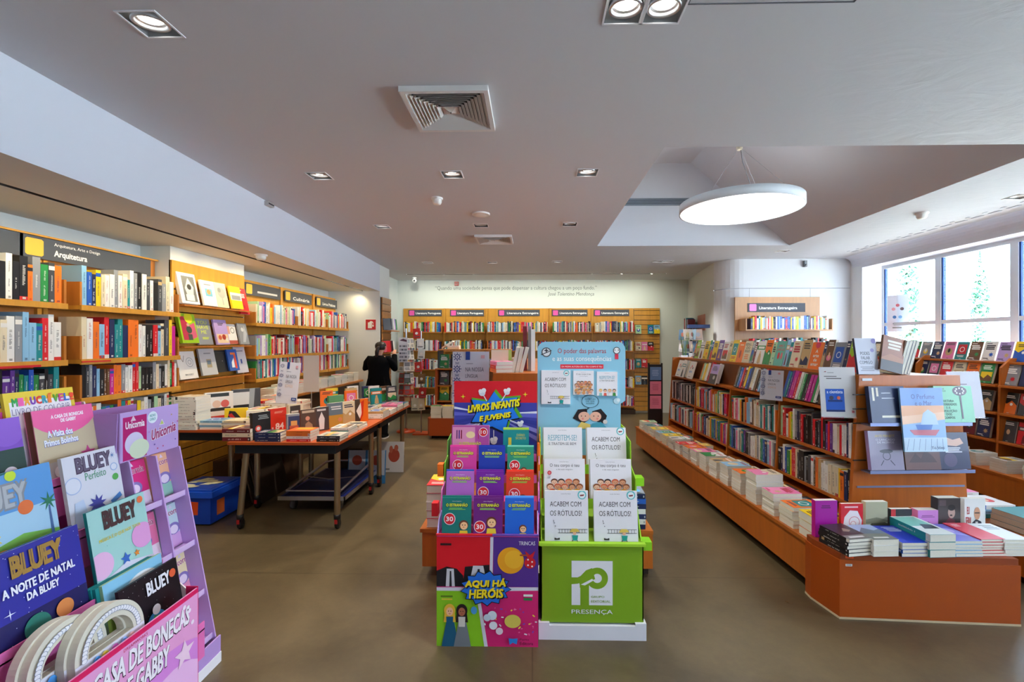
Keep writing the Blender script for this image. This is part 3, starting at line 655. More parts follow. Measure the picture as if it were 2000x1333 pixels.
LZ_ = [1.835, 1.445, 1.165, .885, .60, .32]
un = ['top', 'second', 'third', 'fourth', 'fifth', 'lowest']
strings = {(0, 0): 'wskwkkosgdoooswd', (1, 0): 'lbnycwwswctwskwdwkdscwbdlcw', (0, 1): 'wcwslltrwwwwwlth', (1, 1): 'cwolrnttnoowwkkrlcdyxyylrwswsuu', (0, 2): 'kvvngtbgdkdtgbllvnrr',
           (1, 2): 'kdsnlkhhxooswwrrekkkscskwcgrw', (0, 3): 'wkcrbnsgwtcwkro', (1, 3): 'kdcowtbgnotrywhycwskecdwcgw', (0, 4): 'kwcrnbgst', (1, 4): 'hcwokbnrgstw', (0, 5): 'kwcrnbgst', (1, 5): 'hcwokbnrgstw'}
for u, (y0, y1) in enumerate(((2.06, 3.13), (3.225, 4.15))):
    for j, z in enumerate(LZ_):
        left_shelf(o, y0, y1, z)
        hh = [(.235, .315), (.25, .33), (.19, .25), (.18, .24), (.18, .22), (.18, .24)][j]
        s = strings[(u, j)]
        row(L(-3.235, y0 + .02 if u or j > 2 else y0 + .02, z + .0006), y1 - y0 - .045, s, f'{un[j]} shelf {"under the Arquitetura sign" if u else "under the blank left sign"}', hh, .2 if j < 2 else .16,
            (.028, .048) if j < 2 else (.022, .04), seed=200 + u * 10 + j, group='books on the near left bookcase', frm='right' if u == 0 else 'left')
sign(L(-3.444, 3.02, 2.155), 1.06, .152, 'f0bb45', 'Arquitetura', 'large dark sign reading Arquitetura, Arte e Design with an orange patch', textbox=(.21, .14, .44, .5), small='Arquitetura, Arte e Design')
m = MB(); m.box((-3.474, 1.9, 2.155), (-3.438, 3.04, 2.308), '4b4f57', 'card'); tag(m.obj('blank_sign'), 'plain dark sign board at the left edge over the near bookcase', 'sign', 'section signs over the bookcases')
m = MB(); m.box((-3.222, 3.225, 1.425), (-3.2155, 3.45, 1.435), 'c8262c', 'card'); m.obj('shelf_strip', o); m = MB(); m.box((-3.222, 2.3, 1.41), (-3.2155, 2.95, 1.425), 'c8262c', 'card'); m.obj('shelf_strip', o)

# slatted panel on the pilaster with face-out books
slat_panel('slatted_panel', 'tall warmly lit slatted panel holding white art books on the left pilaster', L(-3.34, 4.18, 0), 1.07, .02, 2.33, .108, 'c48a30', .26)  # panel colour yellowed to carry the warm slot light
PAN = [  # near Y, bottom z, width, height, colour, label, art
    (4.22, 1.93, .235, .30, 'w', 'white book with a grey portrait photo, leftmost on the top row of the slatted panel', lambda A: (A.rect(.2, .08, .9, .9, '6e706e'), A.poly([(.3, .5), (.55, .85), (.8, .55), (.7, .2), (.4, .2)], 'c9cbc8'), A.ell(.55, .55, .12, '2c2c2c'), A.rect(.3, .1, .75, .3, 'dadad6'))),
    (4.48, 1.93, .2, .26, 'w', 'white book with a small colour picture, second on the slatted panel top row', lambda A: (A.rect(.25, .38, .75, .68, '6fb0c8'), A.ell(.5, .55, .14, 'e8935a'), A.bars(.2, .8, .8, .88, '8a8a8a', 1))),
    (4.70, 1.93, .19, .265, 'c', 'pale green edged book with a grey tree, third on the slatted panel top row', lambda A: (A.rect(0, 0, .06, 1, 'c8d43a'), A.ell(.55, .6, .32, 'a9aba4'), A.rect(.5, .1, .6, .4, 'a9aba4'), A.ell(.4, .7, .14, '8a8c86'))),
    (4.91, 1.93, .19, .25, 'y', 'yellow book with a grey photo band, fourth on the slatted panel top row', lambda A: (A.rect(0, .38, 1, .72, 'd9d6cc'), A.rect(.1, .4, .9, .6, '8c8f92'))),
    (5.08, 1.88, .17, .30, 'r', 'crimson book, rightmost on the top row of the slatted panel', lambda A: (A.bars(.15, .62, .85, .8, 'f2dcd8', 3), A.bars(.15, .9, .6, .94, 'f2dcd8', 1), A.star(.5, .3, .18, 'a8202a', 8, .7))),
    (4.20, 1.555, .215, .285, 'z', 'book with a red, green and pink collage cover on the slatted panel middle row', lambda A: (A.rect(.1, .1, .5, .9, 'b8304a'), A.poly([(.5, .1), (.95, .2), (.9, .7), (.55, .6)], 'd05a78'), A.ell(.52, .45, .17, '3c4a40'), A.ell(.6, .86, .25, 'e6e01a'), A.rect(.4, .1, .65, .3, '4a5248'), A.ell(.5, .62, .08, 'c8a48a'))),
    (4.44, 1.54, .205, .265, 's', 'grey book with yellow lettering on the slatted panel middle row', lambda A: (A.text('YOU\nHAVE\nME', .1, .42, .85, .92, 'dcea3a', .0), A.bars(.3, .2, .8, .3, 'dcea3a', 2))),
    (4.67, 1.54, .2, .265, 'u', 'lilac book with a cartoon picture strip on the slatted panel middle row', lambda A: (A.bars(.25, .76, .75, .88, '4a4252', 2), A.rect(.08, .06, .95, .42, 'e8c9a0'), A.ell(.3, .28, .13, 'c85a3a'), A.ell(.62, .3, .15, 'b03a2a'), A.ell(.82, .2, .1, 'e8e0d0'))),
    (4.89, 1.545, .15, .22, 'w', 'small white book with a round black emblem on the slatted panel middle row', lambda A: (A.ring(.6, .68, .22, '2c2c2c', .2), A.rect(0, .0, 1, .18, 'b85a48'), A.rect(0, .5, .3, .9, 'd8a090'))),
    (5.05, 1.54, .16, .24, 's', 'grey tall book, rightmost on the slatted panel middle row', lambda A: (A.poly([(.3, .1), (.7, .9), (.9, .5), (.6, .1)], 'b9bcc0'), A.ell(.45, .7, .15, 'd2d4d4'))),
    (4.20, 1.215, .235, .265, 'w', 'white book with a thin wheel drawing on the slatted panel lower row', lambda A: (A.ring(.66, .6, .2, '9a9c9e', .1), A.ring(.66, .6, .1, '9a9c9e', .2), A.line(.2, .8, .3, .62, '6a5a3a', .02), A.line(.3, .62, .4, .85, '6a5a3a', .02), A.text('BROSSET', .3, .12, .75, .18, '55565a'))),
    (4.46, 1.235, .225, .27, 's', 'light grey book with a small photo on the slatted panel lower row', lambda A: (A.rect(0, 0, 1, 1, 'c6c7c8'), A.rect(.38, .28, .7, .6, 'a89a7a'), A.rect(.42, .4, .66, .55, '6a7c8c'), A.bars(.25, .78, .8, .86, '8a8c90', 1))),
    (4.71, 1.25, .18, .235, 'k', 'black shiny wrapped book on the slatted panel lower row', lambda A: (A.ell(.55, .5, .02, 'f0f0f0'), A.rect(.05, .9, .95, .905, '6a6a6a'))),
    (4.87, 1.255, .165, .235, 'b', 'blue book with orange and white numerals on the slatted panel lower row', lambda A: (A.rect(.3, .75, .8, .85, 'e8702a'), A.poly([(.6, .1), (.8, .1), (.8, .75), (.6, .75)], 'e8502a'), A.poly([(.25, .15), (.55, .15), (.55, .6), (.3, .4)], 'e8eef2'))),
    (5.03, 1.22, .2, .30, 'l', 'pale lilac grey book with a small blue bottle on the slatted panel lower row', lambda A: (A.rect(0, 0, 1, 1, 'cfd0dc'), A.rect(.45, .35, .58, .52, '2a4aa0'), A.bars(.2, .8, .8, .86, '6a6c80', 1)))]
m0 = empty('book_ledge', 'thin wooden ledge strips carrying the face-out books on the left slatted panel', 'ledge')
for z in (1.925, 1.535, 1.21): m = MB(); m.box((-3.3235, 4.2, z - .018), (-3.22, 5.22, z - .004), WOOD, 'wood'); m.obj('ledge', m0)
for i, (y, z, w_, h_, c, lab, art) in enumerate(PAN):
    book(L(-3.255 + .012 * (i % 2) + (.01 if i % 2 else 0), y, z) @ Rx(-12) , w_ * .98, h_, .018 + .012 * (i in (0, 5, 10)), c, lab, 'face-out books on the left slatted panel', art, i in (0, 10))

# ---- far left bookcases (three bays)
o = empty('far_left_bookcase', 'orange wood bookcase of three bays beyond the slatted panel', 'bookcase')
m = MB(); m.box((-3.52, 5.29, .02), (-3.475, 8.06, 2.325), WOOD_WARM_LIT, 'wood'); m.obj('back_panel', o)
fz = [1.79, 1.40, 1.13]; fb = [(5.31, 6.26), (6.28, 7.20), (7.22, 8.03)]
for y in (6.27, 7.21): m = MB(); m.box((-3.4745, y - .02, .92), (-3.45, y + .02, 2.32), WOOD_WARM_LIT, 'wood'); m.obj('upright', o)
fs = ['cewwupbwwcyolwwwlwwecp', 'wcwkrwwywcopwwrlwe', 'ewwrcpssswnbor', 'sleuwwuegzrwrnrccrwmrhl', 'rmwwrvubrncewdsuw', 'wwwwrulgsstbnbdw', 'gsstrwtwrbwtbwrsw', 'wwrboetgwor', 'rrwugncevdtelkwze']
fbn = ['nearest', 'middle', 'farthest']
for j, z in enumerate(fz):
    for i, (y0, y1) in enumerate(fb):
        left_shelf(o, y0, y1, z, cheek=.13)
        row(L(-3.235, y0 + .02, z + .0006), y1 - y0 - .045, fs[j * 3 + i], f'{un[j]} shelf of {fbn[i]} bay beyond slatted panel', (.2, .27), .17, (.02, .04), seed=300 + j * 5 + i, group='books on the far left bookcase')
m = MB(); m.box((-3.47, 5.29, .87), (-2.98, 8.06, .90), WOOD, 'wood'); m.box((-3.47, 5.31, .0), (-3.05, 8.05, .87), '4a3320', 'wood'); m.obj('low_counter', o)
for i, (y, tx) in enumerate(((5.45, ''), (6.34, 'Culinária'), (7.27, 'Livros Práticos'))):
    sign(L(-3.448, y, 2.14), .78, .15, 'f0bb45', tx, ['half hidden grey sign just beyond the slatted panel', 'grey sign with orange patch over the middle far left bay', 'grey sign with orange patch over the farthest left bay'][i], textbox=(.28, .2, .9, .5))
k = 0
for y, n, c, t_ in ((5.42, 5, 'w', .024), (5.66, 7, 'w', .02), (5.90, 6, 'wwr', .022), (6.14, 8, 'w', .019), (6.38, 4, 'rw', .024), (6.62, 6, 'ww', .022), (6.86, 7, 'tl', .02), (7.10, 6, 'w', .02), (7.34, 7, 'ws', .02), (7.58, 6, 'w', .02), (7.82, 7, 'ww', .02)):
    k += 1; stack(T(-3.1, y, .9006) @ Rz(0), n, .17, .22, t_, c, f'{ordn(k - 1)} pile from near end, low left counter', 'piles on the low left counter', 400 + k)
# end pier: slatted side with small books
slat_panel('slatted_panel', 'narrow slatted panel on the side of the end pier above the postcard rack', L(-2.675, 8.12, 0), .5, .3, 2.36, .13, 'a8703a')
k = 0
for z in (1.78, 1.38):
    for q, c in enumerate('dkswug'[0:6] if z > 1.5 else 'rmkw'):
        k += 1; book(L(-2.60, 8.14 + q * .075, z) @ Rx(-6) @ Rz(-60) @ T(-.04, 0, 0), .13, .2, .012, c, f'{PAL[c][0]} slanting booklet, {ordn(k - 1)} along the end pier panel', 'booklets on the end pier panel', None, parts=False, name='booklet')
m = MB()
for z in (1.77, 1.37): m.box((-2.655, 8.12, z - .015), (-2.5, 8.62, z - .002), WOOD, 'wood')
tag(m.obj('booklet_ledge'), 'pair of thin wooden ledges on the side of the end pier', 'ledge')
# ================================================================== ISLAND BOOKCASES
def island(name, label, M, length, nb, W=.89, top=1.338, zs=(.43, .74, 1.07), left=.46, right=.34, rails=True, wood=WOOD_R):
    o = empty(name, label, 'bookcase', M); tp = .08
    for k in range(nb + 1):
        y = length * k / nb; e = .03 if k in (0, nb) else .02; y0 = y - (0 if k == 0 else e if k == nb else e / 2)
        m = MB()
        if k in (0, nb): m.prism([(0, .05), (W, .05), (W - tp, top), (tp, top)], (y0, y0 + e), wood, 'wood')
        else: m.prism([(.012, .33), (W - .012, .33), (W - .06, 1.07), (.06, 1.07)], (y0, y0 + e), wood, 'wood')
        m.obj('end_panel' if k in (0, nb) else 'divider', o)
    m = MB(); m.box((W / 2 - .012, .03, .33), (W / 2 + .012, length - .03, top - .022), wood, 'wood'); m.obj('spine_board', o)
    for z in zs:
        t_ = tp * (z - .05) / 1.29
        for a, b in ((t_ + .004, W / 2 - .0125), (W / 2 + .0125, W - t_ - .004)):
            m = MB()
            for k in range(nb): m.box((a, length * k / nb + (.03 if k == 0 else .0105), z - .022), (b, length * (k + 1) / nb - (.03 if k == nb - 1 else .0105), z), wood, 'wood')
            m.obj('shelf', o)
    m = MB(); m.box((tp + .10, .0305, top - .022), (W - tp - .10, length - .0305, top - .0005), wood, 'wood'); m.box((tp + .10, .0305, 1.07), (tp + .115, length - .0305, top - .0225), '7a4520', 'wood'); m.box((W - tp - .115, .0305, 1.07), (W - tp - .10, length - .0305, top - .0225), '7a4520', 'wood'); m.obj('top_shelf', o)
    m = MB(); m.box((.05, .04, 0), (W - .05, length - .04, .05), '2a1a10', 'wood'); m.box((.03, .0305, .05), (W - .03, length - .0305, .33), wood, 'wood'); m.obj('base', o)
    return o
OI = T(2.215, 3.28, 0) @ Rz(3.14)
LEN = 3.66
isl = island('island_bookcase', 'long double-sided orange wood bookcase in the right half of the shop', OI, LEN, 4)
m = MB()
for z in (.55,): m.box((.06, -.006, z), (.84, -.0003, z + .012), '8d95b8', 'brushed_steel'); 
for z in (1.0, 1.1, 1.2, .62 + .12): m.box((.03, -.012, z), (.12, -.0003, z + .007), '1c1c1e', 'plastic')
m.obj('metal_rail', isl)
m = MB(); m.box((.10, -.003, 1.300), (.17, -.0003, 1.318), 'eef0f2', 'card'); m.obj('price_label', isl)
# platforms: slab on a recessed plinth
def platform(name, label, M, x0, x1, y0, y1, z=.33, c=WOOD_R, zb_=.075, chamfer=None):
    o = empty(name, label, 'platform', M)
    m = MB(); m.box((x0 - .012, y0 - .012, z - .024), (x1, y1, z), c, 'wood'); m.obj('top_board', o)
    m = MB(); m.box((x0, y0, zb_), (x1, y1, z - .0245), c, 'wood'); m.obj('front_board', o)
    m = MB(); m.box((x0 + .08, y0 + .08, 0), (x1 - .01, y1 - .08, zb_), '2b211a', 'wood'); m.obj('plinth', o); return o
platform('display_platform', 'long low orange platform on the aisle side of the right island bookcase', OI, -.50, -.001, -.31, 3.55)
platform('display_platform', 'low orange platform on the window side of the right island bookcase', OI, .891, 1.22, -.36, 3.55)
# front podium, one corner cut off
o = empty('front_podium', 'chamfered orange brown podium box in the right foreground', 'podium')
main = [(1.705, 2.86), (1.71, 2.925), (2.235, 2.925), (2.235, 3.245), (2.70, 3.255), (2.70, 2.605), (1.745, 2.655)]
m = MB(); m.prism(main, (.012, .335), PODIUM, 'laminate', axis='z'); m.obj('podium_body', o)
inn = [(x + (2.2 - x) * .014, y + (2.8 - y) * .03) for x, y in main]
m = MB(); m.prism(inn, (.3352, .37), '8a3a10', 'laminate', axis='z'); m.obj('podium_top', o)
m = MB(); m.prism([(x + (2.2 - x) * -.004, y + (2.8 - y) * -.004) for x, y in main], (0, .0118), 'c9b493', 'laminate', axis='z'); m.obj('bottom_edge', o)
m = MB(); A = Art(m, .036, .013, T(1.776, 2.6515, .302) @ Rz(-2.3), .00015, 0); A.rect(0, 0, 1, 1, 'f2f2f0'); A.bars(.06, .2, .94, .9, '4a4a4a', 2); m.obj('price_label', o)
m = MB(); A = Art(m, .045, .016, T(1.778, 2.656, .345) @ Rz(-2.3), .00015, 0); A.rect(0, 0, 1, 1, 'e8581c'); A.bars(.1, .2, .9, .8, 'b03a10', 2); m.obj('orange_label', o)

# ---- books on the island, aisle side. Local frame J: local x runs towards the camera, spines face the aisle
def J(y, z, dx=0.0): return OI @ T(dx, y, z) @ Rz(-90)
mod = LEN / 4; mo = ['nearest', 'second', 'third', 'farthest']
up = ['errwoyzwsndrkkkdrkdrkvrvwwcrwwnw', 'grwrpwyokaollwhcwccwtwrtwlktwo', 'wywnrxrsllotnwporwoeyeg', 'kwkkhwkdkdsmwkswd']
lo = ['knwbgyrrcdkkskdwhoawwwcccyon', 'gtbnlpwsctvkkksdwwcsw', 'rryvxwegrmbnwawyottbybgt', 'lwwrwckdlltprswn']
for k in range(4):
    st = (k + 1) * mod - (.035 if k == 3 else .015); ln = mod - .05
    row(J(st, .7406, .055), ln, up[k][::-1] if 0 else up[k], f'upper inner shelf of {mo[k]} island bay', (.20, .265), .19, (.018, .036), seed=500 + k, group='books inside the right island bookcase')
    row(J(st, .4306, .035), ln, lo[k], f'lower inner shelf of {mo[k]} island bay', (.20, .245), .19, (.018, .038), seed=520 + k, group='books inside the right island bookcase')
fr = {0: 'btvxxrwegkkxxgwkhopwyc', 1: 'hdlbrmybncw', 2: 'oewycwmr', 3: 'wcws'}
row(J(2 * mod * .5 + .0, 1.0706, .075), mod - .33, fr[0], 'leaning on front ledge of nearest island bay', (.22, .25), .045, (.02, .04), 17, 540, 'books leaning on the sloping front row of the island')
row(J(2 * mod - .03, 1.0706, .075), mod - .33, fr[1], 'leaning on front ledge of second island bay', (.22, .25), .045, (.02, .045), 17, 541, 'books leaning on the sloping front row of the island')
row(J(3 * mod - .03, 1.0706, .075), mod - .40, fr[2], 'leaning on front ledge of third island bay', (.21, .25), .045, (.025, .045), 17, 542, 'books leaning on the sloping front row of the island')
row(J(4 * mod - .3, 1.0706, .075), mod - .6, fr[3], 'leaning on front ledge of farthest island bay', (.2, .24), .045, (.025, .045), 17, 543, 'books leaning on the sloping front row of the island')
def kids(A): 
    for u, v, c in ((.3, .62, 'e8a0a8'), (.5, .72, 'd8606a'), (.7, .62, '6a4a4a'), (.35, .4, '5a8ac8'), (.62, .4, '7ab0e0')): A.ell(u, v, .09, c)
    A.bars(.25, .08, .75, .14, '8a8a8a', 1)
FO = [(3.46, 'w', 'with small coloured figures, at the far end of the island', kids, .17), (3.30, 'w', 'with a dark tree drawing, second from the far end of the island', None, .13), (3.04, 'w', 'with small coloured figures, third from the far end of the island', kids, .17),
      (2.32, 'u', 'lilac over a dark photo, above the third island bay', lambda A: (A.bars(.15, .65, .85, .9, '4a4452', 5), A.rect(0, 0, 1, .5, '2c2c30'), A.ell(.65, .32, .14, 'b8b8ba', .1)), .19)]
for i, (y, c, lab, art, ww) in enumerate(FO):
    book(J(y, 1.0712, .045 if y > 2.9 else .02) @ Rx(-17) @ T(0, 0, 0.0), ww, .24, .014, c, f'{PAL[c][0]} face-out book {lab}', 'face-out books on the sloping front row of the island', art or generic_art(c, 560 + i), name='display_book')
# upper tier: covers leaning back, facing the aisle
tp = 'DCyewgyyvwccyowrvoowrtgwwcouds'
TOP = [('n', .04), ('z', .12), ('w', .13), ('y', .14), ('g', .05), ('b', .05), ('y', .13), ('v', .13), ('w', .14), ('c', .07), ('y', .14), ('o', .13), ('c', .15), ('s', .05), ('m', .04), ('w', .15), ('o', .12), ('e', .06), ('t', .15), ('l', .05), ('t', .04), ('c', .13), ('a', .12), ('o', .15), ('n', .03), ('h', .08), ('s', .12)]
arts_top = {23: lambda A: (A.text('A\narte\nde\namar', .2, .12, .8, .72, 'f6efe8', .03), A.ell(.5, .9, .2, 'd83a5a')), 18: lambda A: (A.rect(0, 0, 1, 1, '63b3a3'), A.text('AME E\nLARGUE', .1, .6, .9, .85, 'd4303a', .02), A.ell(.38, .4, .12, 'd4303a', .14), A.ell(.7, .4, .1, 'e06a70', .14)),
            12: lambda A: (A.text('EDU..\nDO\nEGO', .1, .48, .9, .9, '3a4a3a', .03), A.bars(.2, .15, .8, .4, 'e8823a', 3)), 11: lambda A: (A.bars(.15, .8, .85, .9, 'f6e0c0', 1), A.ell(.5, .4, .16, 'a8300a', .2)), 7: lambda A: (A.bars(.1, .55, .9, .85, 'f2efe8', 3, fill=.7), A.poly([(.3, .1), (.7, .1), (.5, .45)], 'e8a05a'))}
y = LEN - .42; i = 0
while y > .30:
    c, ww = TOP[i % len(TOP)]; i += 1
    hgt = .235 + .02 * (i % 3) * .5
    y -= ww + .006
    book(J(y + ww, 1.3385, .215) @ Rx(-14), ww, hgt, .012 + .004 * (i % 3), c, f'{PAL[c][0]} leaning cover, {ordn(i - 1)} from far end of the island top row', 'covers leaning along the top of the island', arts_top.get((i - 1) % len(TOP)) or generic_art(c, 600 + i), name='display_book')
# near end of the top: the grey "podes falar comigo", the brown one and pale ones leaning
def podes(A): A.rect(0, 0, 1, 1, 'c9c8d2'); A.text('PODES\nFALAR\nCOMIGO', .12, .28, .72, .62, '3a3a48', .02); A.ell(.78, .66, .09, '8a80b8'); A.ell(.9, .92, .12, '8a80b8'); A.bars(.12, .08, .8, .22, '8a8a94', 3)
def brown(A): A.rect(0, 0, 1, 1, '8a4a1c'); A.rect(0, 0, 1, .35, '2c1c14'); A.poly([(0, .35), (.4, .5), (1, .42), (1, .3), (0, .3)], 'a06030'); A.bars(.2, .62, .85, .9, 'e8dcc8', 3, fill=.65)
book(OI @ T(.115, .05, 1.3392) @ Rx(-10), .155, .262, .02, 's', 'grey lilac book with bold dark words at the near left corner of the island top', 'books standing on the near end of the island top', podes, spine='n')
book(OI @ T(.255, .03, 1.3392) @ Ry(14) @ Rx(-9), .165, .255, .02, 'h', 'brown sunset book leaning right on the near end of the island top', 'books standing on the near end of the island top', brown)
for q in range(4): book(OI @ T(.40 + q * .026, .22 + q * .002, 1.3398) @ Ry(17) @ Rz(-90) , .17, .25, .018, 'wwsw'[q], f'pale book seen edge on, {ordn(q)} to the right of the brown sunset book', 'books standing on the near end of the island top', None, name='leaning_book')
# window side face of the island, glimpsed from the far tops: a tier of covers facing the windows
# ---- paper signs in clear holders
def paper_sign(M, w, h, label, art, base='dcdad6', tilt=0, cat='sign', name='paper_sign', group=None, pole=0):
    o = empty(name, label, cat, M, group); m = MB(); m.box((0, 0, 0), (w, .003, h), base, 'card'); art(Art(m, w, h, None, .00015, -.0003, 'card')); m.obj('sheet', o)
    m = MB(); m.box((-.002, .0035, -.004), (w + .002, .0055, h + .002), 'ffffff', 'clear_acrylic'); m.box((-.002, -.02, -.007), (w + .002, .0055, -.0045), 'ffffff', 'clear_acrylic'); m.obj('holder', o)
    if pole:
        m = MB(); m.tube([(w / 2, .009, .1), (w / 2, .009, -pole + .006)], .004, 'b8bcc2', 'steel', 8); m.lathe([(.06, 0), (.06, .006), (.001, .008)], 'b8bcc2', 'steel', 24, T(w / 2, .009, -pole)); m.obj('stand', o)
    return o
def lingua(A, full=True):
    n = '2e3d7c'
    A.rect(0, 0, 1, 1, 'd9d9e2'); q = [(.13, .9), (.13, .67), (.13, .44), (.13, .21)]
    for i, (u, v) in enumerate(q):
        A.ring(u, v, .075, n, .3, 16)
        for k in range(8): A.ell(u + .1 * math.cos(k * PI / 4), v + .1 * A.w / A.h * math.sin(k * PI / 4), .016, n, n=8)
        A.ell(u, v, .02, n, n=8)
        if i < 3: A.line(u - .06, v - .1, u + .06, v - .14, n, .012); A.line(u + .06, v - .1, u - .06, v - .14, n, .012)
    A.rect(.36, .84, .48, 1, '26408a'); A.rect(.78, .87, .88, .93, 'd8a0a8'); A.bars(.36, .76, .58, .78, '8a8c9a', 1)
    A.text('NA NOSSA', .36, .62, .86, .7, '5a5c6c', 0); A.text('LÍNGUA', .36, .50, .7, .59, '5a5c6c', 0); A.text('SOMOS', .36, .39, .72, .46, 'd8b49a', 0); A.rect(.36, .2, .8, .202, '9a9aa8'); A.rect(.72, .08, .96, .15, '26408a'); A.bars(.75, .1, .93, .13, 'e8e8f0', 1)
def cientista(A):
    A.rect(0, 0, 1, 1, 'd8d2cf'); A.poly([(.12, .9), (.18, .92), (.2, .9)], '8a2a20'); A.bars(.22, .88, .42, .9, '8a8482', 1)
    A.bars(.12, .80, .5, .825, '5c5450', 1); A.bars(.12, .755, .7, .785, '5c5450', 1)
    A.rect(.14, .1, .66, .56, '2458b8'); A.rect(.14, .1, .66, .14, '1a2c60'); A.text('a cientista', .18, .47, .62, .53, 'f2f2f6', .02); A.rect(.2, .3, .6, .34, '1a3470'); A.ell(.5, .38, .05, 'e06a4a'); A.ell(.3, .38, .06, '3c3c52', .04); A.rect(.84, .08, .91, .13, 'a8505a')
paper_sign(J(1.0, 1.045, -.045) @ Rz(35) @ T(-.03, 0, 0) @ Rx(-6), .20, .27, 'white sign with blue tile ornaments on the front row of the right island', lingua, name='ornament_sign')
paper_sign(OI @ T(-.17, .03, 1.045) @ Rz(-6) @ Rx(-6), .245, .35, 'beige sign with a blue picture at the near left corner of the island', cientista, pole=0)
paper_sign(OI @ T(.80, .045, 1.03) @ Rz(2) @ Rx(-8), .255, .33, 'beige sign with small red and blue pictures at the near right corner of the island',
           lambda A: (A.rect(0, 0, 1, 1, 'd3d0d6'), A.poly([(.12, .88), (.18, .9), (.2, .88)], '8a2a20'), A.bars(.1, .76, .45, .78, '6a6470', 1), A.bars(.1, .71, .62, .735, '6a6470', 1), A.rect(.32, .1, .68, .55, 'f0f0f4'), A.rect(.36, .33, .64, .45, 'd4404a'), A.rect(.36, .14, .64, .26, '2a6a9a'), A.ell(.5, .2, .07, 'e8b0a8'), A.ell(.5, .39, .06, '2a4a7a')), pole=0)
# ---- covers on the end panel of the island
def mar(A):
    A.rect(0, 0, 1, 1, '8fb4dc'); A.rect(0, .55, 1, .8, 'e8a878'); A.rect(0, .72, 1, 1, '6f96d0'); A.poly([(0, .55), (1, .62), (1, .5), (0, .42)], 'f0c098'); A.text('O Perfume\ne o Mar', .25, .72, .8, .9, '4a5a9a', .01)
    A.poly([(.42, .42), (.5, .6), (.62, .66), (.78, .58), (.84, .42)], 'b8cce8'); A.poly([(.15, .34), (.85, .34), (.75, .25), (.25, .26)], 'c05a6a'); A.poly([(.3, .42), (.7, .42), (.66, .34), (.34, .34)], '3a6ab8'); A.rect(0, 0, 1, .22, 'c8dcec')
    for k in range(7): A.line(.05 + k * .14, .02, .12 + k * .13, .2, '5a7aa8', .008)
    A.text('Tó Vitti', .62, .04, .92, .08, '3a4a7a', .01)
def contos(A):
    A.rect(0, 0, 1, 1, '7fc49a'); A.text('IRENE\nFLUNSER', .1, .84, .32, .94, '2c4a3c', .01); A.ell(.68, .86, .19, '4a2a3c', .13)
    for a in range(8): A.ell(.68 + .11 * math.cos(a * PI / 4), .86 + .075 * math.sin(a * PI / 4), .022, 'e8f0e8', n=8)
    A.rect(.66, .1, .70, .74, '4a2a3c'); A.text('CULTURA\nDETERRADOS\nE A\nREVOLUÇÃO\nDOS\nCORPOS', .1, .1, .56, .62, '1e4a38', .02)
END = [(.10, 1.015, .25, .25, 'n', 'dark blue book with pale stripes, upper left on the island end panel', lambda A: (A.rect(.08, .6, .14, .96, 'e6dcc2'), A.rect(.2, .72, .26, .96, 'e6dcc2'), A.rect(.34, .8, .6, .82, 'd0d0da'), A.rect(.34, .66, .7, .68, 'd0d0da'), A.rect(.3, .14, .95, .2, 'e6dcc2')), .035),
       (.555, 1.015, .27, .25, 'e', 'green book with a seed head drawing, upper right on the island end panel', contos, .04),
       (.29, .83, .30, .43, 'l', 'large blue and orange painting cover in the middle of the island end panel', mar, .012),
       (.10, .69, .235, .265, 'u', 'lilac grey book with a face in a hat, lower left on the island end panel', lambda A: (A.rect(0, 0, 1, 1, '9a8fa6'), A.text('ANTE PERNETT', .2, .84, .8, .9, 'e8c84a', .01), A.text('O LANÇADO\nDE NOIVOS', .22, .68, .8, .8, 'e8e4ee', .01), A.ell(.5, .48, .2, '3a3444', .05), A.ring(.5, .36, .12, '3a3444', .15), A.line(.4, .25, .3, .12, '3a3444', .02), A.line(.6, .25, .72, .12, '3a3444', .02)), .03),
       (.345, .69, .25, .25, 'h', 'reddish brown book with a faint ridge drawing, lower middle on the island end panel', lambda A: (A.rect(0, 0, 1, 1, '6a4440'), A.text('Luís Reis', .5, .88, .8, .92, 'd8c8c0', 0), A.text('CONTOS QUE NÃO\nENTREI NA PALAVRA', .2, .72, .9, .84, 'e4d8d0', .01), A.poly([(.1, .2), (.3, .45), (.45, .3), (.6, .55), (.8, .35), (.9, .2)], '4c2e30')), .03),
       (.61, .69, .215, .25, 'n', 'dark navy book with a bright creature, lower right on the island end panel', lambda A: (A.rect(0, 0, 1, 1, '23264a'), A.poly([(.1, .75), (.25, .88), (.5, .8), (.75, .85), (.85, .7), (.6, .62), (.3, .65)], 'd8a890'), A.bars(.2, .44, .8, .6, 'e4e0e8', 3), A.ell(.35, .25, .22, '4a3c60')), .014)]
for i, (x, z, ww, hh, c, lab, art, tk) in enumerate(END):
    book(OI @ T(x, -.135 if i == 2 else -.05 - tk * 1.15, z) @ Rx(-8 if i != 2 else -6), ww, hh, tk, c, lab, 'covers on the island end panel', art)
m = MB(OI)
for x0, x1, z in ((.08, .80, 1.010), (.08, .82, .685)): m.box((x0, -.095, z - .012), (x1, -.013, z - .003), '8d95b8', 'brushed_steel'); m.box((x0, -.099, z - .012), (x1, -.095, z + .01), '8d95b8', 'brushed_steel')
tag(m.obj('book_ledge'), 'two slim metal ledges carrying covers on the island end panel', 'ledge')

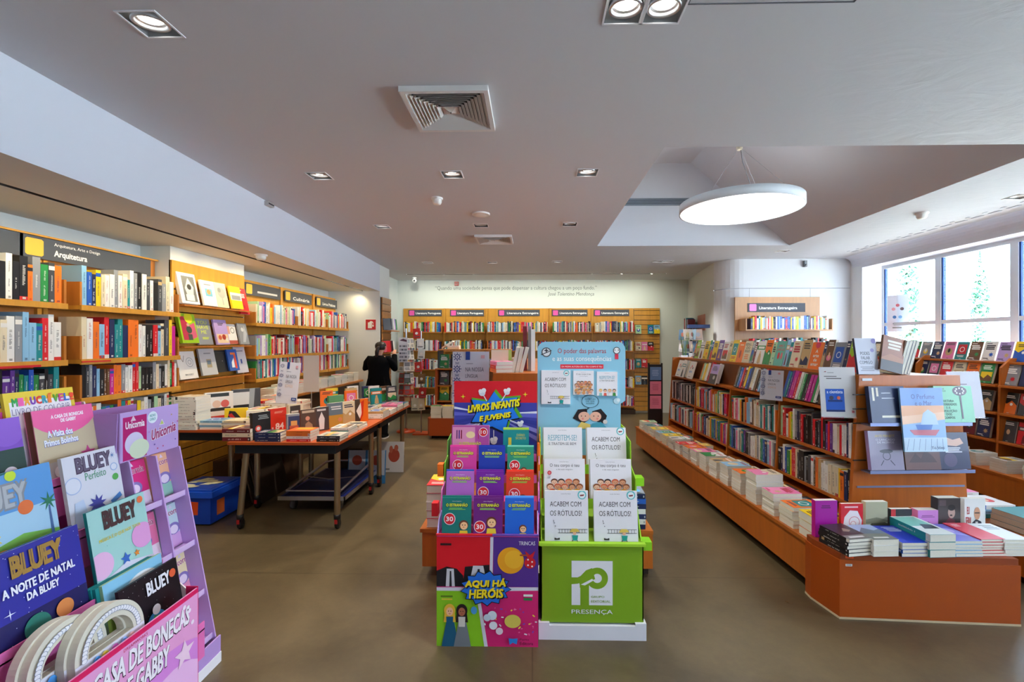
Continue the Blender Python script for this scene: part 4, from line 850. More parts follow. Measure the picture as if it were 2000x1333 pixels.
# ---- podium books: standing row at the back, piles in front
def P(x, y, z=.3708): return T(x, y, z)
def head(A): A.rect(0, 0, 1, 1, 'd3202c'); A.poly([(.1, 0), (.08, .3), (.15, .6), (.4, .8), (.75, .78), (.95, .5), (.9, .2), (.7, 0)], 'f0e4e4'); A.ring(.6, .45, .25, 'd8606a', .1); A.ring(.55, .4, .12, 'd8606a', .15); A.bars(.15, .86, .85, .94, 'f4c8c8', 1)
def port(A): A.rect(0, 0, 1, 1, '3c3230'); A.poly([(.25, 0), (.3, .35), (.5, .5), (.75, .42), (.85, 0)], '6a3038'); A.ell(.6, .62, .16, 'b89a8c', .15); A.ell(.6, .75, .17, '1c1614', .08); A.ell(.58, .55, .06, '1c1614', .02); A.bars(.2, .12, .8, .2, 'd8d0c8', 1); A.rect(.05, .8, .35, .95, '5c4c4c')
def oldman(A): A.text('EU\nSERVI', .05, .3, .3, .78, 'c03a3a', .02); A.poly([(.3, 0), (.36, .35), (.55, .45), (.8, .38), (.92, 0)], '3a3c48'); A.rect(.52, .0, .64, .38, 'e8e4e0'); A.ell(.6, .6, .15, 'd8a080', .17); A.rect(.48, .6, .72, .63, '3a3a3a')
STD = [(1.762, 2.885, .145, .225, .035, 'x', 'magenta book standing at the left end of the podium', lambda A: (A.rect(0, 0, 1, 1, 'a8129a'), A.bars(.25, .78, .7, .88, '5c0a58', 2), A.rect(.38, .12, .7, .26, 'd8c8dc')), 0),
       (1.922, 2.89, .145, .205, .02, 'r', 'red book with a white head profile standing on the podium', head, 0), (2.075, 2.895, .145, .215, .035, 'c', 'tall book with a rocky landscape drawing standing on the podium', lambda A: (A.rect(0, 0, 1, 1, 'b9b394'), A.poly([(0, .2), (.3, .42), (.6, .5), (1, .38), (1, .0), (0, 0)], '5c5a4c'), A.poly([(0, .5), (.5, .56), (1, .48), (1, .42), (0, .38)], '8a866c'), A.poly([(.1, .1), (.5, .25), (.9, .12), (.9, 0), (.1, 0)], '2e2e2a')), 0),
       (2.232, 2.90, .14, .17, .03, 'k', 'black and red book standing behind the piles on the podium', lambda A: (A.rect(0, 0, .22, 1, 'c4202a'), A.poly([(.7, .1), (1, .1), (1, .8), (.8, .6)], 'c4202a'), A.bars(.3, .5, .8, .75, 'd8d4d0', 3)), 0),
       (2.395, 2.90, .135, .165, .05, 'p', 'pink lilac book with a small grey emblem standing on the podium', lambda A: (A.rect(0, 0, 1, 1, 'cf86c8'), A.bars(.15, .72, .85, .82, '8a4a86', 2), A.poly([(.35, .2), (.35, .5), (.5, .58), (.65, .5), (.65, .2), (.5, .12)], '4a4658')), 0),
       (2.53, 2.915, .15, .235, .05, 'd', 'dark book with a portrait of a person in a red coat standing on the podium', port, 0), (2.70, 2.925, .14, .23, .03, 'w', 'white book with a person in a dark suit at the right end of the podium', oldman, 0)]
for i, (x, y, ww, hh, tk, c, lab, art, a) in enumerate(STD): book(P(x - .02, y - .01) @ Rz(3), ww * .95, hh, tk, c, lab, 'books standing on the podium', art)
POD = [(1.845, 2.745, 5, .15, .21, .019, 'k', 'pile at the left front corner of the podium', 10, lambda A: (A.rect(0, 0, 1, 1, '2a1a22'), A.poly([(.4, .5), (.6, .7), (.8, .55), (.6, .45)], '8a7a68'), A.rect(0, 0, 1, .25, '6a6a66'), A.bars(.1, .05, .9, .2, 'c8c8c8', 1))),
       (1.995, 2.742, 3, .145, .21, .031, 'w', 'river photo pile, second from left on podium', 4, lambda A: (A.rect(0, 0, 1, 1, '6a6e66'), A.rect(0, .4, 1, 1, '8fa0c4'), A.poly([(0, .5), (.4, .8), (.7, .6), (1, .7), (1, .4), (0, .4)], '5a6a7c'), A.bars(.1, .08, .9, .2, 'd8d8d4', 1))),
       (2.155, 2.755, 4, .15, .24, .0195, 'b', 'blue pile, third from left on the podium', 3, lambda A: (A.rect(0, 0, 1, 1, '1b2fb4'), A.bars(.3, .62, .95, .92, 'b8c8f4', 5))),
       (2.305, 2.77, 3, .15, .27, .042, 't', 'tall teal bottomed pile, middle of the podium', 3, lambda A: (A.rect(0, 0, 1, 1, 'dfe6e0'), A.rect(.0, .45, .9, .95, '7fc4b4'), A.poly([(.3, .3), (.9, .3), (.9, .5), (.5, .55)], '2a3a34'))),
       (2.46, 2.765, 5, .155, .24, .017, 'l', 'purple wave pile, third from right on podium', 2, lambda A: (A.rect(0, 0, 1, 1, '6a68c4'), A.poly([(0, .2), (.5, .4), (1, .25), (1, .6), (.5, .75), (0, .55)], '8f90e0'), A.ell(.6, .6, .2, 'b0a8e8'))),
       (2.605, 2.775, 6, .14, .235, .015, 'r', 'red pile, second from right on the podium', 2, lambda A: (A.rect(0, 0, 1, 1, 'd42c48'), A.bars(.15, .75, .5, .92, 'f0d0d4', 3))),
       (2.745, 2.77, 5, .15, .23, .018, 'w', 'white pile at the right end of the podium', 1, lambda A: (A.rect(0, 0, 1, 1, 'e9edf0'), A.bars(.3, .6, .95, .9, '8a9aa0', 4)))]
for i, (x, y, n, ww, hh, tk, c, lab, rz, art) in enumerate(POD):
    stack(P(x - .02, y - .012, .3702) @ Rz(rz), n, ww, hh, tk, c, lab, 'piles on the podium', 700 + i, True, art, jit=1.0)

# ---- piles along the aisle side platform, near to far
PL = [(-.29, .062, 'o', 3, .05, 'y', 'with orange spines'), (-.08, .0, 'c', 5, .028, 'o', ''), (.14, .0, 'w', 6, .026, 'p', ''), (.37, 0, 'w', 8, .028, 'c', ''), (.60, 0, 'w', 7, .024, 'o', ''), (.82, 0, 'w', 7, .024, 'l', ''),
      (1.04, 0, 'w', 6, .024, 'a', ''), (1.26, 0, 'ww', 6, .024, 'w', ''), (1.48, 0, 'w', 6, .022, 'p', ''), (1.70, 0, 's', 6, .02, 'o', ''), (1.92, 0, 'w', 5, .022, 'r', ''), (2.14, 0, 's', 6, .02, 'w', ''), (2.36, 0, 'wy', 5, .022, 'y', ''), (2.60, 0, 'sw', 5, .02, 'l', ''), (2.84, 0, 'w', 5, .02, 'y', ''), (3.08, 0, 's', 5, .02, 't', ''), (3.32, 0, 'w', 5, .022, 'e', '')]
for i, (y, dx, c, n, tk, tc, ex) in enumerate(PL):
    cc = (c * n)[:n - 1] + tc
    stack(OI @ T(-.39, y, .3304) @ Rz(-90 if i else 90), n, .15, .21, tk, cc, f'{ordn(i)} pile from near end, platform outer row', 'piles on the aisle side platform', 740 + i, i < 6, None, spine_deco=i < 5)
for i, (y, c, n, tk) in enumerate([(-.25, 'or', 3, .03), (.0, 'bk', 3, .02), (.22, 'kb', 3, .02), (.46, 'wk', 4, .02), (.7, 'cr', 3, .025), (.96, 'c', 4, .022), (1.2, 'aw', 3, .03), (1.45, 'wt', 3, .02), (1.7, 'wl', 3, .02), (1.95, 'aa', 3, .028), (2.2, 'k', 3, .02), (2.5, 'tw', 3, .02), (2.8, 'k', 2, .02)]):
    stack(OI @ T(-.185, y, .3304) @ Rz(-90), n, .15, .16, tk, c, f'{ordn(i)} pile from near end, platform inner row', 'piles on the aisle side platform', 770 + i, False)
# right platform piles
for i, (y, c, n, tk, x) in enumerate([(-.20, 'twt', 3, .035, 1.06), (.08, 'tlw', 3, .03, 1.06), (.34, 'wbw', 4, .024, 1.06), (.6, 'lw', 3, .03, 1.06), (.86, 'rw', 4, .024, 1.06)]):
    stack(OI @ T(x, y, .3304) @ Rz(90 + (4 if i == 0 else 0)), n, .21, .26, tk, c, f'{ordn(i)} pile of island window side platform', 'piles on the window side platform', 790 + i, i == 0)

# ================================================================== WINDOW SIDE BOOKCASE
def Wn(y, z, x=4.85): return T(x, y, z) @ Rz(-90)
o = empty('window_bookcase', 'orange wood bookcase under the windows at the right edge', 'bookcase')
for k, y in enumerate((7.0, 5.95, 4.9, 3.85, 2.8)):
    m = MB(); m.prism([(4.82, .05), (5.19, .05), (5.19, 1.40), (4.97, 1.40), (4.87, 1.30)], (y - .012, y + .012), WOOD_R, 'wood'); m.obj('divider', o)
for z in (.54, .83, 1.12, 1.36):
    m = MB()
    for a, b in ((2.812, 3.838), (3.862, 4.888), (4.912, 5.938), (5.962, 6.988)): m.box((4.83 if z < 1.3 else 4.94, a, z - .02), (5.18, b, z), WOOD_R, 'wood')
    m.obj('shelf', o)
m = MB(); m.box((5.181, 2.79, .05), (5.195, 7.01, 1.40), WOOD, 'wood'); m.obj('back_panel', o)
platform('display_platform', 'long low orange platform below the window side bookcase', Matrix(), 4.42, 4.815, 2.8, 7.0)
cyc2 = 'ktnegrhdosbwrtnluckpmyo'
for j, (z, x, t_, hh) in enumerate(((1.1206, 4.90, 15, .22), (1.3606, 5.02, 15, .215), (.8306, 4.89, 12, .22), (.5406, 4.88, 10, .22))):
    y = 6.93; i = 0
    while y > 3.0:
        c = cyc2[(i * 5 + j * 7) % len(cyc2)]; y -= .165; i += 1
        if any(abs(y + .08 - d) < .1 for d in (5.95, 4.9, 3.85)) and j != 1: y -= .09
        book(Wn(y + .15, z, x) @ Rx(-t_), .145, hh, .014 + .006 * (i % 3), c, f'{PAL[c][0]} cover, {ordn(i - 1)} from far end, {["second", "top", "third", "lowest"][j]} row of window bookcase', 'covers on the window side bookcase', generic_art(c, 800 + j * 40 + i), parts=False, name='display_book')
for i in range(11):
    stack(T(4.56, 3.3 + i * .3, .3304) @ Rz(-90), 5, .16, .22, .024, 'wwwtw'[i % 5] + 'w', f'{ordn(i)} pile from near end, window platform', 'piles on the window platform', 860 + i)
# board with one shelf on the panelled end wall
o = empty('wall_display_board', 'tan wooden board with one shelf on the white end wall', 'display board', T(3.32, YE - .03, 0))
m = MB(); m.box((0, 0, .9), (1.37, .028, 2.30), 'b98a5c', 'wood'); m.obj('back_board', o)
for z in (1.765, 1.385):
    m = MB(); m.box((.06, -.25, z - .022), (1.42, -.001, z), 'b98a5c', 'wood'); m.box((.06, -.25, z), (.075, -.001, z + .17), 'b98a5c', 'wood'); m.box((1.405, -.25, z), (1.42, -.001, z + .17), 'b98a5c', 'wood'); m.obj('shelf', o)
sign(T(3.52, YE - .033, 2.055), .93, .145, 'ee6fb4', 'Literatura Estrangeira', 'grey sign with pink patch on the tan board of the end wall', textbox=(.2, .22, .86, .6))
row(T(3.47, YE - .26, 1.7656), 1.24, 'nyrwtywlawrwoynkwblbwbrbbybwzylcwbblnmw', 'shelf under the end wall sign', (.17, .22), .14, (.018, .03), seed=880, group='books on the end wall board')
row(T(3.47, YE - .26, 1.3856), 1.24, 'krdkwgwvcwtkwborkw', 'half hidden shelf of end wall board', (.19, .25), .14, (.02, .035), seed=881, group='books on the end wall board')
# small board on the slanting wall, its shelf and the postcard spinner below
ang = math.degrees(math.atan2(2.2, .3)); WM = T(3.37, 9.85, 0) @ Rz(-(180 - ang) - 0 + 0)
WM = T(3.355, 9.65, 0) @ Rz(-97.8 + 0)
o = empty('wall_display_board', 'narrow wooden board with a dark sign on the slanting wall', 'display board', WM)
m = MB(); m.box((0, .005, .9), (1.25, .03, 2.34), 'b57a44', 'wood'); m.obj('back_board', o)
m = MB(); m.box((.0, -.24, 1.77), (.45, .004, 1.79), WOOD, 'wood'); m.box((.45, -.02, 1.78), (1.05, .004, 2.08), 'c27a60', 'wood'); m.obj('shelf', o)
sign(WM @ T(.03, .002, 2.12), 1.05, .19, 'd8504a', '', 'dark sign with a red patch on the slanting wall board', textbox=(.24, .3, .66, .75))
row(WM @ T(.02, -.2, 1.7906), .42, 'mrrwktsknwv', 'stub shelf of the slanting wall', (.2, .26), .14, (.025, .04), seed=885, group='books on the slanting wall')
o = empty('postcard_rack', 'postcard rack hung with cards before the slanting wall', 'rack', T(2.72, 7.95, 0))
m = MB(); m.tube([(0, 0, .02), (0, 0, 1.80)], .02, '3a3c40', 'steel'); m.lathe([(.25, 0), (.25, .02), (.02, .04)], '3a3c40', 'plastic'); m.obj('pole', o)
m = MB(); m.box((-.06, -.05, 1.80), (.30, .05, 1.86), '3a4c74', 'card'); m.obj('header', o)
k = 0
for z in (1.60, 1.40, 1.20, 1.0):
    for q, a in enumerate((-50, 0, 30)):
        for s in (0, 1):
            k += 1; m = MB(); M = T(0, 0, z) @ Rz(a) @ T(-.17 + s * .17, -.12, 0) @ Rx(-8); cc = ['e8e8ec', 'c4b8a8', 'd8d0c8', '5a7a9a', 'e4e0e4', 'b8a090', '8aa4b8'][(k * 3) % 7]
            m.box((0, 0, 0), (.15, .003, .18), cc, 'card', M); A = Art(m, .15, .18, M, .00015, -.0004); A.ell(.5, .5, .25, ['9a9aa4', 'b06a5a', '6a8a7a', 'd8c8a0'][k % 4]); A.bars(.1, .08, .9, .16, '7a7a80', 1); m.obj('postcard', o)
o = empty('plant_tube', 'grey cylinder with green stems beside the postcard rack', 'vase', T(2.44, 7.45, 1.10))
m = MB(); m.lathe([(.05, 0), (.055, .25), (.047, .25), (.045, .02)], 'c2c6d4', 'plastic', 24); m.obj('tube', o)
m = MB()
for k in range(9): a = k * .7; m.tube([(.02 * math.cos(a), .02 * math.sin(a), .1), (.03 * math.cos(a), .03 * math.sin(a), .35), (.07 * math.cos(a), .07 * math.sin(a), .55 + .03 * (k % 3))], [.004, .005, .002], '6a8a52', 'leaf', 6)
m.obj('stem', o)
o = empty('leaflet_stand', 'black floor stand with pink panels at the far end of the right island', 'stand', T(1.78, 7.12, 0))
m = MB(); m.box((0, 0, 0), (.22, .25, .03), '1b1b20', 'plastic'); m.box((0, .0, .03), (.02, .03, 1.24), '1b1b20', 'plastic'); m.box((.2, .0, .03), (.22, .03, 1.24), '1b1b20', 'plastic'); m.box((.02, .01, .03), (.2, .025, 1.22), '1b1b20', 'plastic'); m.obj('frame', o)
for z, c in ((.98, '6a8ab8'), (.76, 'e8849c'), (.54, 'e8849c')): m = MB(); m.box((.025, -.012, z), (.195, -.0005, z + .2), c, 'card'); Art(m, .17, .2, T(.025, -.012, z), .0005).bars(.15, .3, .85, .8, 'd06880' if c[0] == 'e' else '9ab4d8', 4); m.obj('panel', o)
paper_sign(T(5.40, 7.13, 1.72) @ Rz(-55), .26, .55, 'white poster with coloured figures hanging at the far end of the windows', lambda A: (A.rect(0, 0, 1, 1, 'e8e8f2'), kids(A), A.bars(.2, .2, .8, .24, '6a6a8a', 1)), name='hanging_poster')
# ================================================================== CENTRE ISLAND AND CENTRE FRONT DISPLAYS
OC = T(-.375, 3.44, 0)
isl = island('island_bookcase', 'wooden island bookcase hidden behind the two cardboard stands', OC, 3.0, 3, W=.89)
platform('display_platform', 'low platform with thick hardbacks left of the red cardboard stand', OC, -.36, -.001, -.38, 2.9)
platform('display_platform', 'low platform with dark blue books right of the green cardboard stand', OC, .891, 1.17, -.38, 2.9)
stack(OC @ T(-.24, -.24, .3304) @ Rz(180), 5, .19, .25, .056, 'wrwwr', 'pile on the low platform left of the red stand', 'thick hardbacks left of the red stand', 901, True, None, True, jit=2)
stack(OC @ T(1.05, -.25, .3304) @ Rz(88), 7, .24, .16, .033, 'nwnwnbn', 'pile right of the green stand', 'dark blue books right of the green stand', 902, True, lambda A: (A.rect(0, 0, 1, 1, '3c4654'), A.poly([(0, 0), (.6, .9), (1, .6), (1, 0)], '8a94a4'), A.ell(.3, .3, .12, '5ab4e8'), A.rect(.9, 0, 1, 1, 'e8c03a')), jit=2)
for i, (x, y, n, c) in enumerate([(-.24, .15, 6, 'w'), (-.24, .5, 5, 'cw'), (1.05, .16, 5, 'nw'), (1.05, .5, 5, 'w')]): stack(OC @ T(x, y, .3304), n, .17, .23, .035, c, ['second pile left of the red stand', 'third pile left of the red stand', 'second pile right of the green stand', 'third pile right of the green stand'][i], 'piles on the centre platforms', 910 + i)
# on its top
paper_sign(OC @ T(-.235, .04, 1.10) @ Rx(-5), .28, .40, 'large white sign with blue tile ornaments standing behind the red stand', lingua, name='ornament_sign')
def Cb(x, y, z): return OC @ T(x, y, z)
book(Cb(.05, .18, 1.3388) @ Rx(-8), .16, .17, .02, 'c', 'cream and green cover behind the ornament sign on the centre island', 'books on the centre island top', lambda A: (A.rect(0, 0, 1, 1, 'ddd6c0'), A.rect(.85, 0, 1, 1, 'a4c46a'), A.rect(0, 0, 1, .5, 'c8c4c8')))
stack(Cb(.13, .13, 1.3386) @ Rz(20), 3, .13, .18, .028, 'orp', 'small messy pile on the centre island top', 'books on the centre island top', 905, True)
stack(Cb(.19, .34, 1.3386) @ Rz(-10), 4, .13, .18, .025, 'cwpw', 'rear pile on the centre island top', 'books on the centre island top', 906)
for i, (x, c, tl) in enumerate(((.19, 'c', 12), (.222, 'w', 12), (.254, 'w', 14))): book(Cb(x, .10, 1.3388) @ Ry(tl) @ T(.02, 0, 0) @ Rz(-90) @ T(-.13, 0, 0), .13, .20, .028, c, f'{PAL[c][0]} thick paperback leaning right on the centre island, {ordn(i)} of three', 'leaning books on the centre island top', None, name='leaning_book')
for i, (x, y, c, hh) in enumerate(((.295, .30, 'm', .36), (.33, .30, 's', .36), (.362, .28, 'w', .335))):
    book(Cb(x + .035, y, 1.3388) @ Rz(90) @ T(-.02, 0, 0), .26, hh, .032 if i != 1 else .026, c, f'{PAL[c][0]} tall album standing upright on the centre island', 'tall albums on the centre island', None, True, page='dcdce4', name='tall_album')
# ---- shared builder of stepped cardboard counters
def wedge_side(mb, x, prof, c, t=.006): mb.prism(prof, (x, x + t), c, 'card', axis='x')
# green stand
GX0, GX1, GY = .045, .588, 2.452
o = empty('cardboard_display', 'green cardboard floor stand with white picture books and a light blue header', 'display stand', T(GX0, GY, 0)); W_ = GX1 - GX0
m = MB(); m.box((0, .0, .085), (W_, .62, .505), '7fa81e', 'card'); A = Art(m, W_, .42, T(0, 0, .085), .00012, -.0003, 'card')
A.rect(.30, .22, .70, .78, 'efeff4'); g = '7fa81e'
A.poly([(.28, .48), (.36, .49), (.44, .53), (.5, .58), (.5, .64), (.42, .61), (.36, .57), (.28, .57)], g)
A.ell(.55, .56, .105, g); A.ell(.55, .56, .045, 'efeff4'); A.poly([(.44, .66), (.5, .69), (.53, .55), (.47, .52), (.38, .48), (.36, .55)], g); A.rect(.385, .22, .47, .50, g); A.poly([(.38, .44), (.38, .49), (.46, .57), (.5, .56), (.47, .47)], g)
A.poly([(.39, .48), (.5, .555), (.515, .535), (.43, .47)], 'efeff4'); A.text('GRUPO', .49, .315, .62, .34, g, .01); A.text('EDITORIAL', .49, .255, .68, .285, g, .01); A.text('PRESENÇA', .30, .10, .70, .165, 'efeff4', .015)
m.box((-.01, -.012, .494), (W_ + .01, .015, .508), 'a4d634', 'card'); m.obj('front_box', o)
m = MB(); m.box((-.012, -.014, 0), (W_ + .012, .64, .075), 'e9e9f0', 'card'); m.box((-.012, -.014, .075), (.045, .03, .09), 'e9e9f0', 'card'); m.box((W_ - .045, -.014, .075), (W_ + .012, .03, .09), 'e9e9f0', 'card'); m.obj('base_tray', o)
for x in (0, W_ - .006):
    m = MB(); m.prism([(0, .5), (.03, .5), (.16, .68), (.165, .80), (.30, .84), (.31, .98), (.44, .99), (.50, 1.03), (.62, 1.03), (.62, .1), (0, .1)], (x, x + .006), '93c82a', 'card', axis='x'); m.obj('side_panel', o)
for k, (y, z) in enumerate(((.015, .502), (.165, .637), (.315, .790))):
    m = MB(); m.box((.0065, y, z - .006), (W_ - .0065, y + .145, z), '7fb822', 'card')
    if k: m.box((.0065, y - .004, z - .006), (W_ - .0065, y, z + .05), '93c82a', 'card')
    m.obj('tier_shelf', o)
for x, z in ((W_, .46), (W_, .75)): m = MB(); m.box((x, .02 + (z - .46) * .6, z), (x + .05, .09 + (z - .46) * .6, z + .045), '8fd022', 'card'); m.obj('side_clip', o)
m = MB(); c = '8cc4dc'; hw = .56; hx = -.012; r = .05
hp = [(hx, 1.02), (hx + hw, 1.02), (hx + hw, 1.575 - r)] + [(hx + hw - r + r * math.cos(a), 1.575 - r + r * math.sin(a)) for a in (PI / 8, PI / 4, PI * 3 / 8, PI / 2)] + [(hx + r + r * math.cos(a), 1.575 - r + r * math.sin(a)) for a in (PI / 2, PI * 5 / 8, PI * .75, PI * 7 / 8, PI)]
hp = [(hx, .85)] + [(hx + hw - .03, .85), (hx + hw - .03, 1.18), (hx + hw, 1.2)] + hp[2:]
m.prism(hp, (.50, .506), c, 'card'); m.obj('header_board', o)
m = MB(); A = Art(m, hw, .555, T(hx, .4995, 1.02), .00015, 0, 'card')
A.text('O poder das palavras', .23, .85, .78, .925, 'b8343c', .006); A.text('e as suas consequências', .17, .76, .84, .835, 'f4f6f8', .012); A.rect(.26, .69, .75, .74, 'd4283c'); A.text('DA MESMA AUTORA DE O TEU CORPO É TEU', .275, .705, .735, .727, 'f8ecec', 0)
A.ell(.1, .88, .055, 'd8dce0'); A.ring(.1, .88, .055, '4a4c52', .2); A.line(.04, .85, .16, .9, '4a4c52', .01); A.star(.1, .9, .03, '3c3c42', 4, .4)
A.ell(.9, .9, .04, 'e8e8ea'); A.rect(.88, .8, .92, .86, 'c8304a'); A.ring(.9, .9, .04, '3c3c42', .2); A.ell(.88, .905, .006, '222222'); A.ell(.92, .905, .006, '222222')
A.ring(.60, .315, .10, '3a5a6a', .07, ry=.075); A.poly([(.57, .245), (.6, .245), (.56, .21)], '3a5a6a'); A.text('GOSTAS\nDE SER\nASSIM?', .54, .28, .66, .35, '3a5a6a', 0); A.ell(.9, .32, .035, 'b8d8e4'); A.ell(.92, .33, .02, 'dceaf0')
A.poly([(.40, .12), (.46, .22), (.56, .23), (.58, .1), (.52, .06)], '2a2226'); A.ell(.53, .14, .065, 'eab49c', .055); A.poly([(.62, .2), (.72, .23), (.79, .15), (.76, .06), (.68, .08)], '2a2226'); A.ell(.66, .14, .065, 'eab49c', .055); A.ell(.77, .08, .025, 'd8d0cc'); A.poly([(.44, .0), (.5, .08), (.6, .05), (.6, 0)], 'e8c86a'); A.poly([(.6, 0), (.62, .06), (.72, .08), (.8, 0)], '4aa0b8')
for u in (.50, .545, .64, .69): A.ell(u, .145, .006, '2a2226')
A.ell(.515, .115, .012, 'e88a80'); A.ell(.68, .115, .012, 'e88a80')
m.obj('header_lettering', o)
def ladder(A, y0=.12, tx=True):
    for v in (.235, .165): A.line(.30, v, .97, v, '3a3430', .009)
    for k in range(10): A.line(.33 + k * .065, .165, .33 + k * .065, .235, '3a3430', .008)
def rot(A, sticker=True):
    A.rect(0, 0, 1, 1, 'eceaf0'); A.text('Lúcia Serrano', .38, .93, .60, .95, '6a6670', 0); A.text('ACABEM COM', .12, .685, .84, .785, '3a3638', .004); A.text('OS RÓTULOS!', .12, .50, .85, .63, '3a3638', .006)
    if sticker: A.ell(.86, .92, .10, '5ac0c8'); A.ell(.86, .915, .075, 'e8f2f4'); A.poly([(.81, .92), (.91, .93), (.9, .9), (.82, .89)], '8a3a3a')
    ladder(A); A.ell(.22, .36, .01, '3a3638'); A.ell(.24, .30, .01, '3a3638'); A.line(.2, .42, .21, .38, '3a3638', .01)
    A.poly([(.62, .12), (.76, .12), (.74, .02), (.64, .02)], '1e9a94'); A.ell(.68, .165, .04, 'eab494'); A.poly([(.56, .18), (.8, .19), (.74, .25), (.62, .25)], 'e0c45a'); A.line(.64, .03, .62, 0, '3a3638', .015); A.line(.73, .03, .75, 0, '3a3638', .015); A.rect(.22, .03, .34, .07, '3a3638'); A.rect(.25, .06, .31, .08, 'eceaf0')
def corpo(A):
    A.rect(0, 0, 1, 1, 'eceaf0'); A.text('Lúcia Serrano', .38, .93, .60, .95, '6a6670', 0); A.text('O teu corpo é teu', .14, .81, .86, .90, '4a4246', .006); A.text('e de mais ninguém', .30, .755, .70, .79, '6a6268', 0)
    r = random.Random(5); n = 0
    for v, us in ((.50, (.25, .42, .6, .78)), (.40, (.15, .33, .5, .68, .86)), (.29, (.2, .4, .6, .8)), (.17, (.14, .32, .52, .72, .88)), (.06, (.24, .5, .8))):
        for u in us: n += 1; hc = r.choice(['8a4a2a', 'e0a03a', '3a2a26', 'c85a3a', '6a3a2a']); A.ell(u, v + .02, .085, hc, .06); A.ell(u, v, .068, r.choice(['eab494', 'd89a74', 'f0c4a4', 'b87a54']), .048); A.ell(u - .025, v + .005, .008, '2a2226', n=8); A.ell(u + .025, v + .005, .008, '2a2226', n=8); A.rect(u - .015, v - .022, u + .015, v - .014, 'b84a44')
def corpo2(A): corpo(A); A.ell(.13, .71, .05, 'c8202c'); A.ell(.13, .71, .03, 'e87a80')
def resp(A):
    A.rect(0, 0, 1, 1, 'eceaf0'); A.text('Lúcia Serrano', .38, .93, .60, .95, '6a6670', 0); A.text('RESPEITEM-SE!', .12, .70, .86, .83, '7fb2c4', .012); A.text('E TRATEM-SE BEM', .14, .60, .84, .66, '5a565c', 0)
    for u, hc, cc in ((.18, 'e0b03a', '8ac0b8'), (.40, '3a2a26', 'd85a4a'), (.62, 'd8a050', 'e8e4ea'), (.84, '3a2a26', '4a9a4a')):
        A.poly([(u - .06, .12), (u + .06, .12), (u + .08, -.0 + .0), (u - .08, 0)], cc); A.ell(u, .22, .085, hc, .07); A.ell(u, .20, .072, 'f0c4a4', .055); A.ell(u - .025, .205, .008, '2a2226', n=8); A.ell(u + .025, .205, .008, '2a2226', n=8); A.ell(u, .175, .012, 'c85a54', n=8)
BKW, BKH = .235, .285
for k, (y, z, a1, a2, l1, l2, tx) in enumerate(((.022, .5026, rot, rot, 'white picture book with a ladder drawing, front row left of the green stand', 'white picture book with a ladder drawing, front row right of the green stand', .11),
                                   (.172, .6376, corpo2, corpo, 'white picture book with a children crowd and red dot, middle row of green stand', 'white picture book with a crowd of children, middle row right of the green stand', .1),
                                   (.325, .7906, resp, rot, 'white picture book with four children, back row left of the green stand', 'white picture book with a ladder drawing, back row right of the green stand', .09))):
    h0 = .262
    for s, (a, l) in enumerate(((a1, l1), (a2, l2))):
        for q in (0, 1):
            M = T(GX0, GY, 0) @ T(.022 + s * .265, y + q * .0155 + .004, z) @ Rx(-8)
            if q == 0: book(M, BKW, h0, .013, 'w', l, 'white picture books in the green stand', a, True, spine='w')
            elif q == 1: book(M @ T(-.005 * (k > 0), 0, 0), BKW, h0 - .004, .013, 'w', f'white picture book tucked right behind the {"left" if s == 0 else "right"} front copy, {["front", "middle", "back"][k]} row', 'white picture books in the green stand', None, True)
# three sample covers on the header (they are sheets of card fixed to it)
for (x, z, ww, hh, a, lb) in ((.012, 1.178, .185, .215, lambda A: rot(A, True), 'cover with the ladder drawing'), (.215, 1.238, .13, .152, corpo, 'cover with the crowd'), (.365, 1.232, .13, .152, resp, 'cover with four children')):
    m = MB(); M = T(x, .486, z); m.box((0, 0, 0), (ww, .0135, hh), 'f0eef2', 'card', M); a(Art(m, ww, hh, M, .00012, -.0003)); p = m.obj('sample_cover', o); p['label'] = 'white sample ' + lb

# red and purple stand
PX0, PX1, PY = -.496, .030, 2.378
o = empty('cardboard_display', 'colourful cardboard floor stand with a red and blue header and four picture panels', 'display stand', T(PX0, PY, 0)); W_ = PX1 - PX0
m = MB(); m.box((0, 0, 0), (W_, .62, .572), 'd4408a', 'card'); A = Art(m, W_, .572, None, .00012, -.0003, 'card')
A.rect(0, .54, .53, .99, 'cf1420'); A.rect(.56, .54, 1, .99, '55308c'); A.poly([(0, 0), (.47, 0), (.38, .52), (0, .51)], '86c41e'); A.poly([(.50, 0), (1, 0), (1, .52), (.41, .52)], 'd2246e'); A.poly([(.53, .99), (.56, .99), (.55, .54), (.52, .54)], 'd8d8e4'); A.poly([(0, .50), (.5, .50), (1, .51), (1, .54), (0, .53)], 'dcdce6'); A.poly([(.47, 0), (.505, 0), (.415, .52), (.385, .52)], 'dcdce6')
# dark suits left faceless, a ball, a spotted bundle, two girls in long dresses, confetti
A.poly([(0, .54), (0, .68), (.1, .72), (.2, .70), (.26, .64), (.28, .54)], '18181c'); A.poly([(.09, .54), (.1, .70), (.17, .70), (.18, .54)], 'd4d4da'); A.poly([(.125, .54), (.13, .68), (.145, .68), (.15, .54)], '26262a'); A.poly([(.26, .56), (.28, .72), (.52, .74), (.52, .56)], '1c1c20'); A.poly([(.33, .60), (.36, .73), (.46, .73), (.49, .6)], 'd4d4da'); A.poly([(.40, .6), (.405, .7), (.425, .7), (.43, .6)], '26262a')
A.ell(.73, .78, .13, 'eaa01c'); A.ell(.76, .79, .09, 'f0b42c'); A.ell(.92, .76, .055, 'cc1a24'); A.poly([(.89, .81), (.95, .81), (.97, .87), (.92, .83), (.87, .87)], 'cc1a24')
for u, v in ((.90, .79), (.94, .77), (.90, .74), (.94, .73)): A.ell(u, v, .009, 'f2e8ea', n=8)
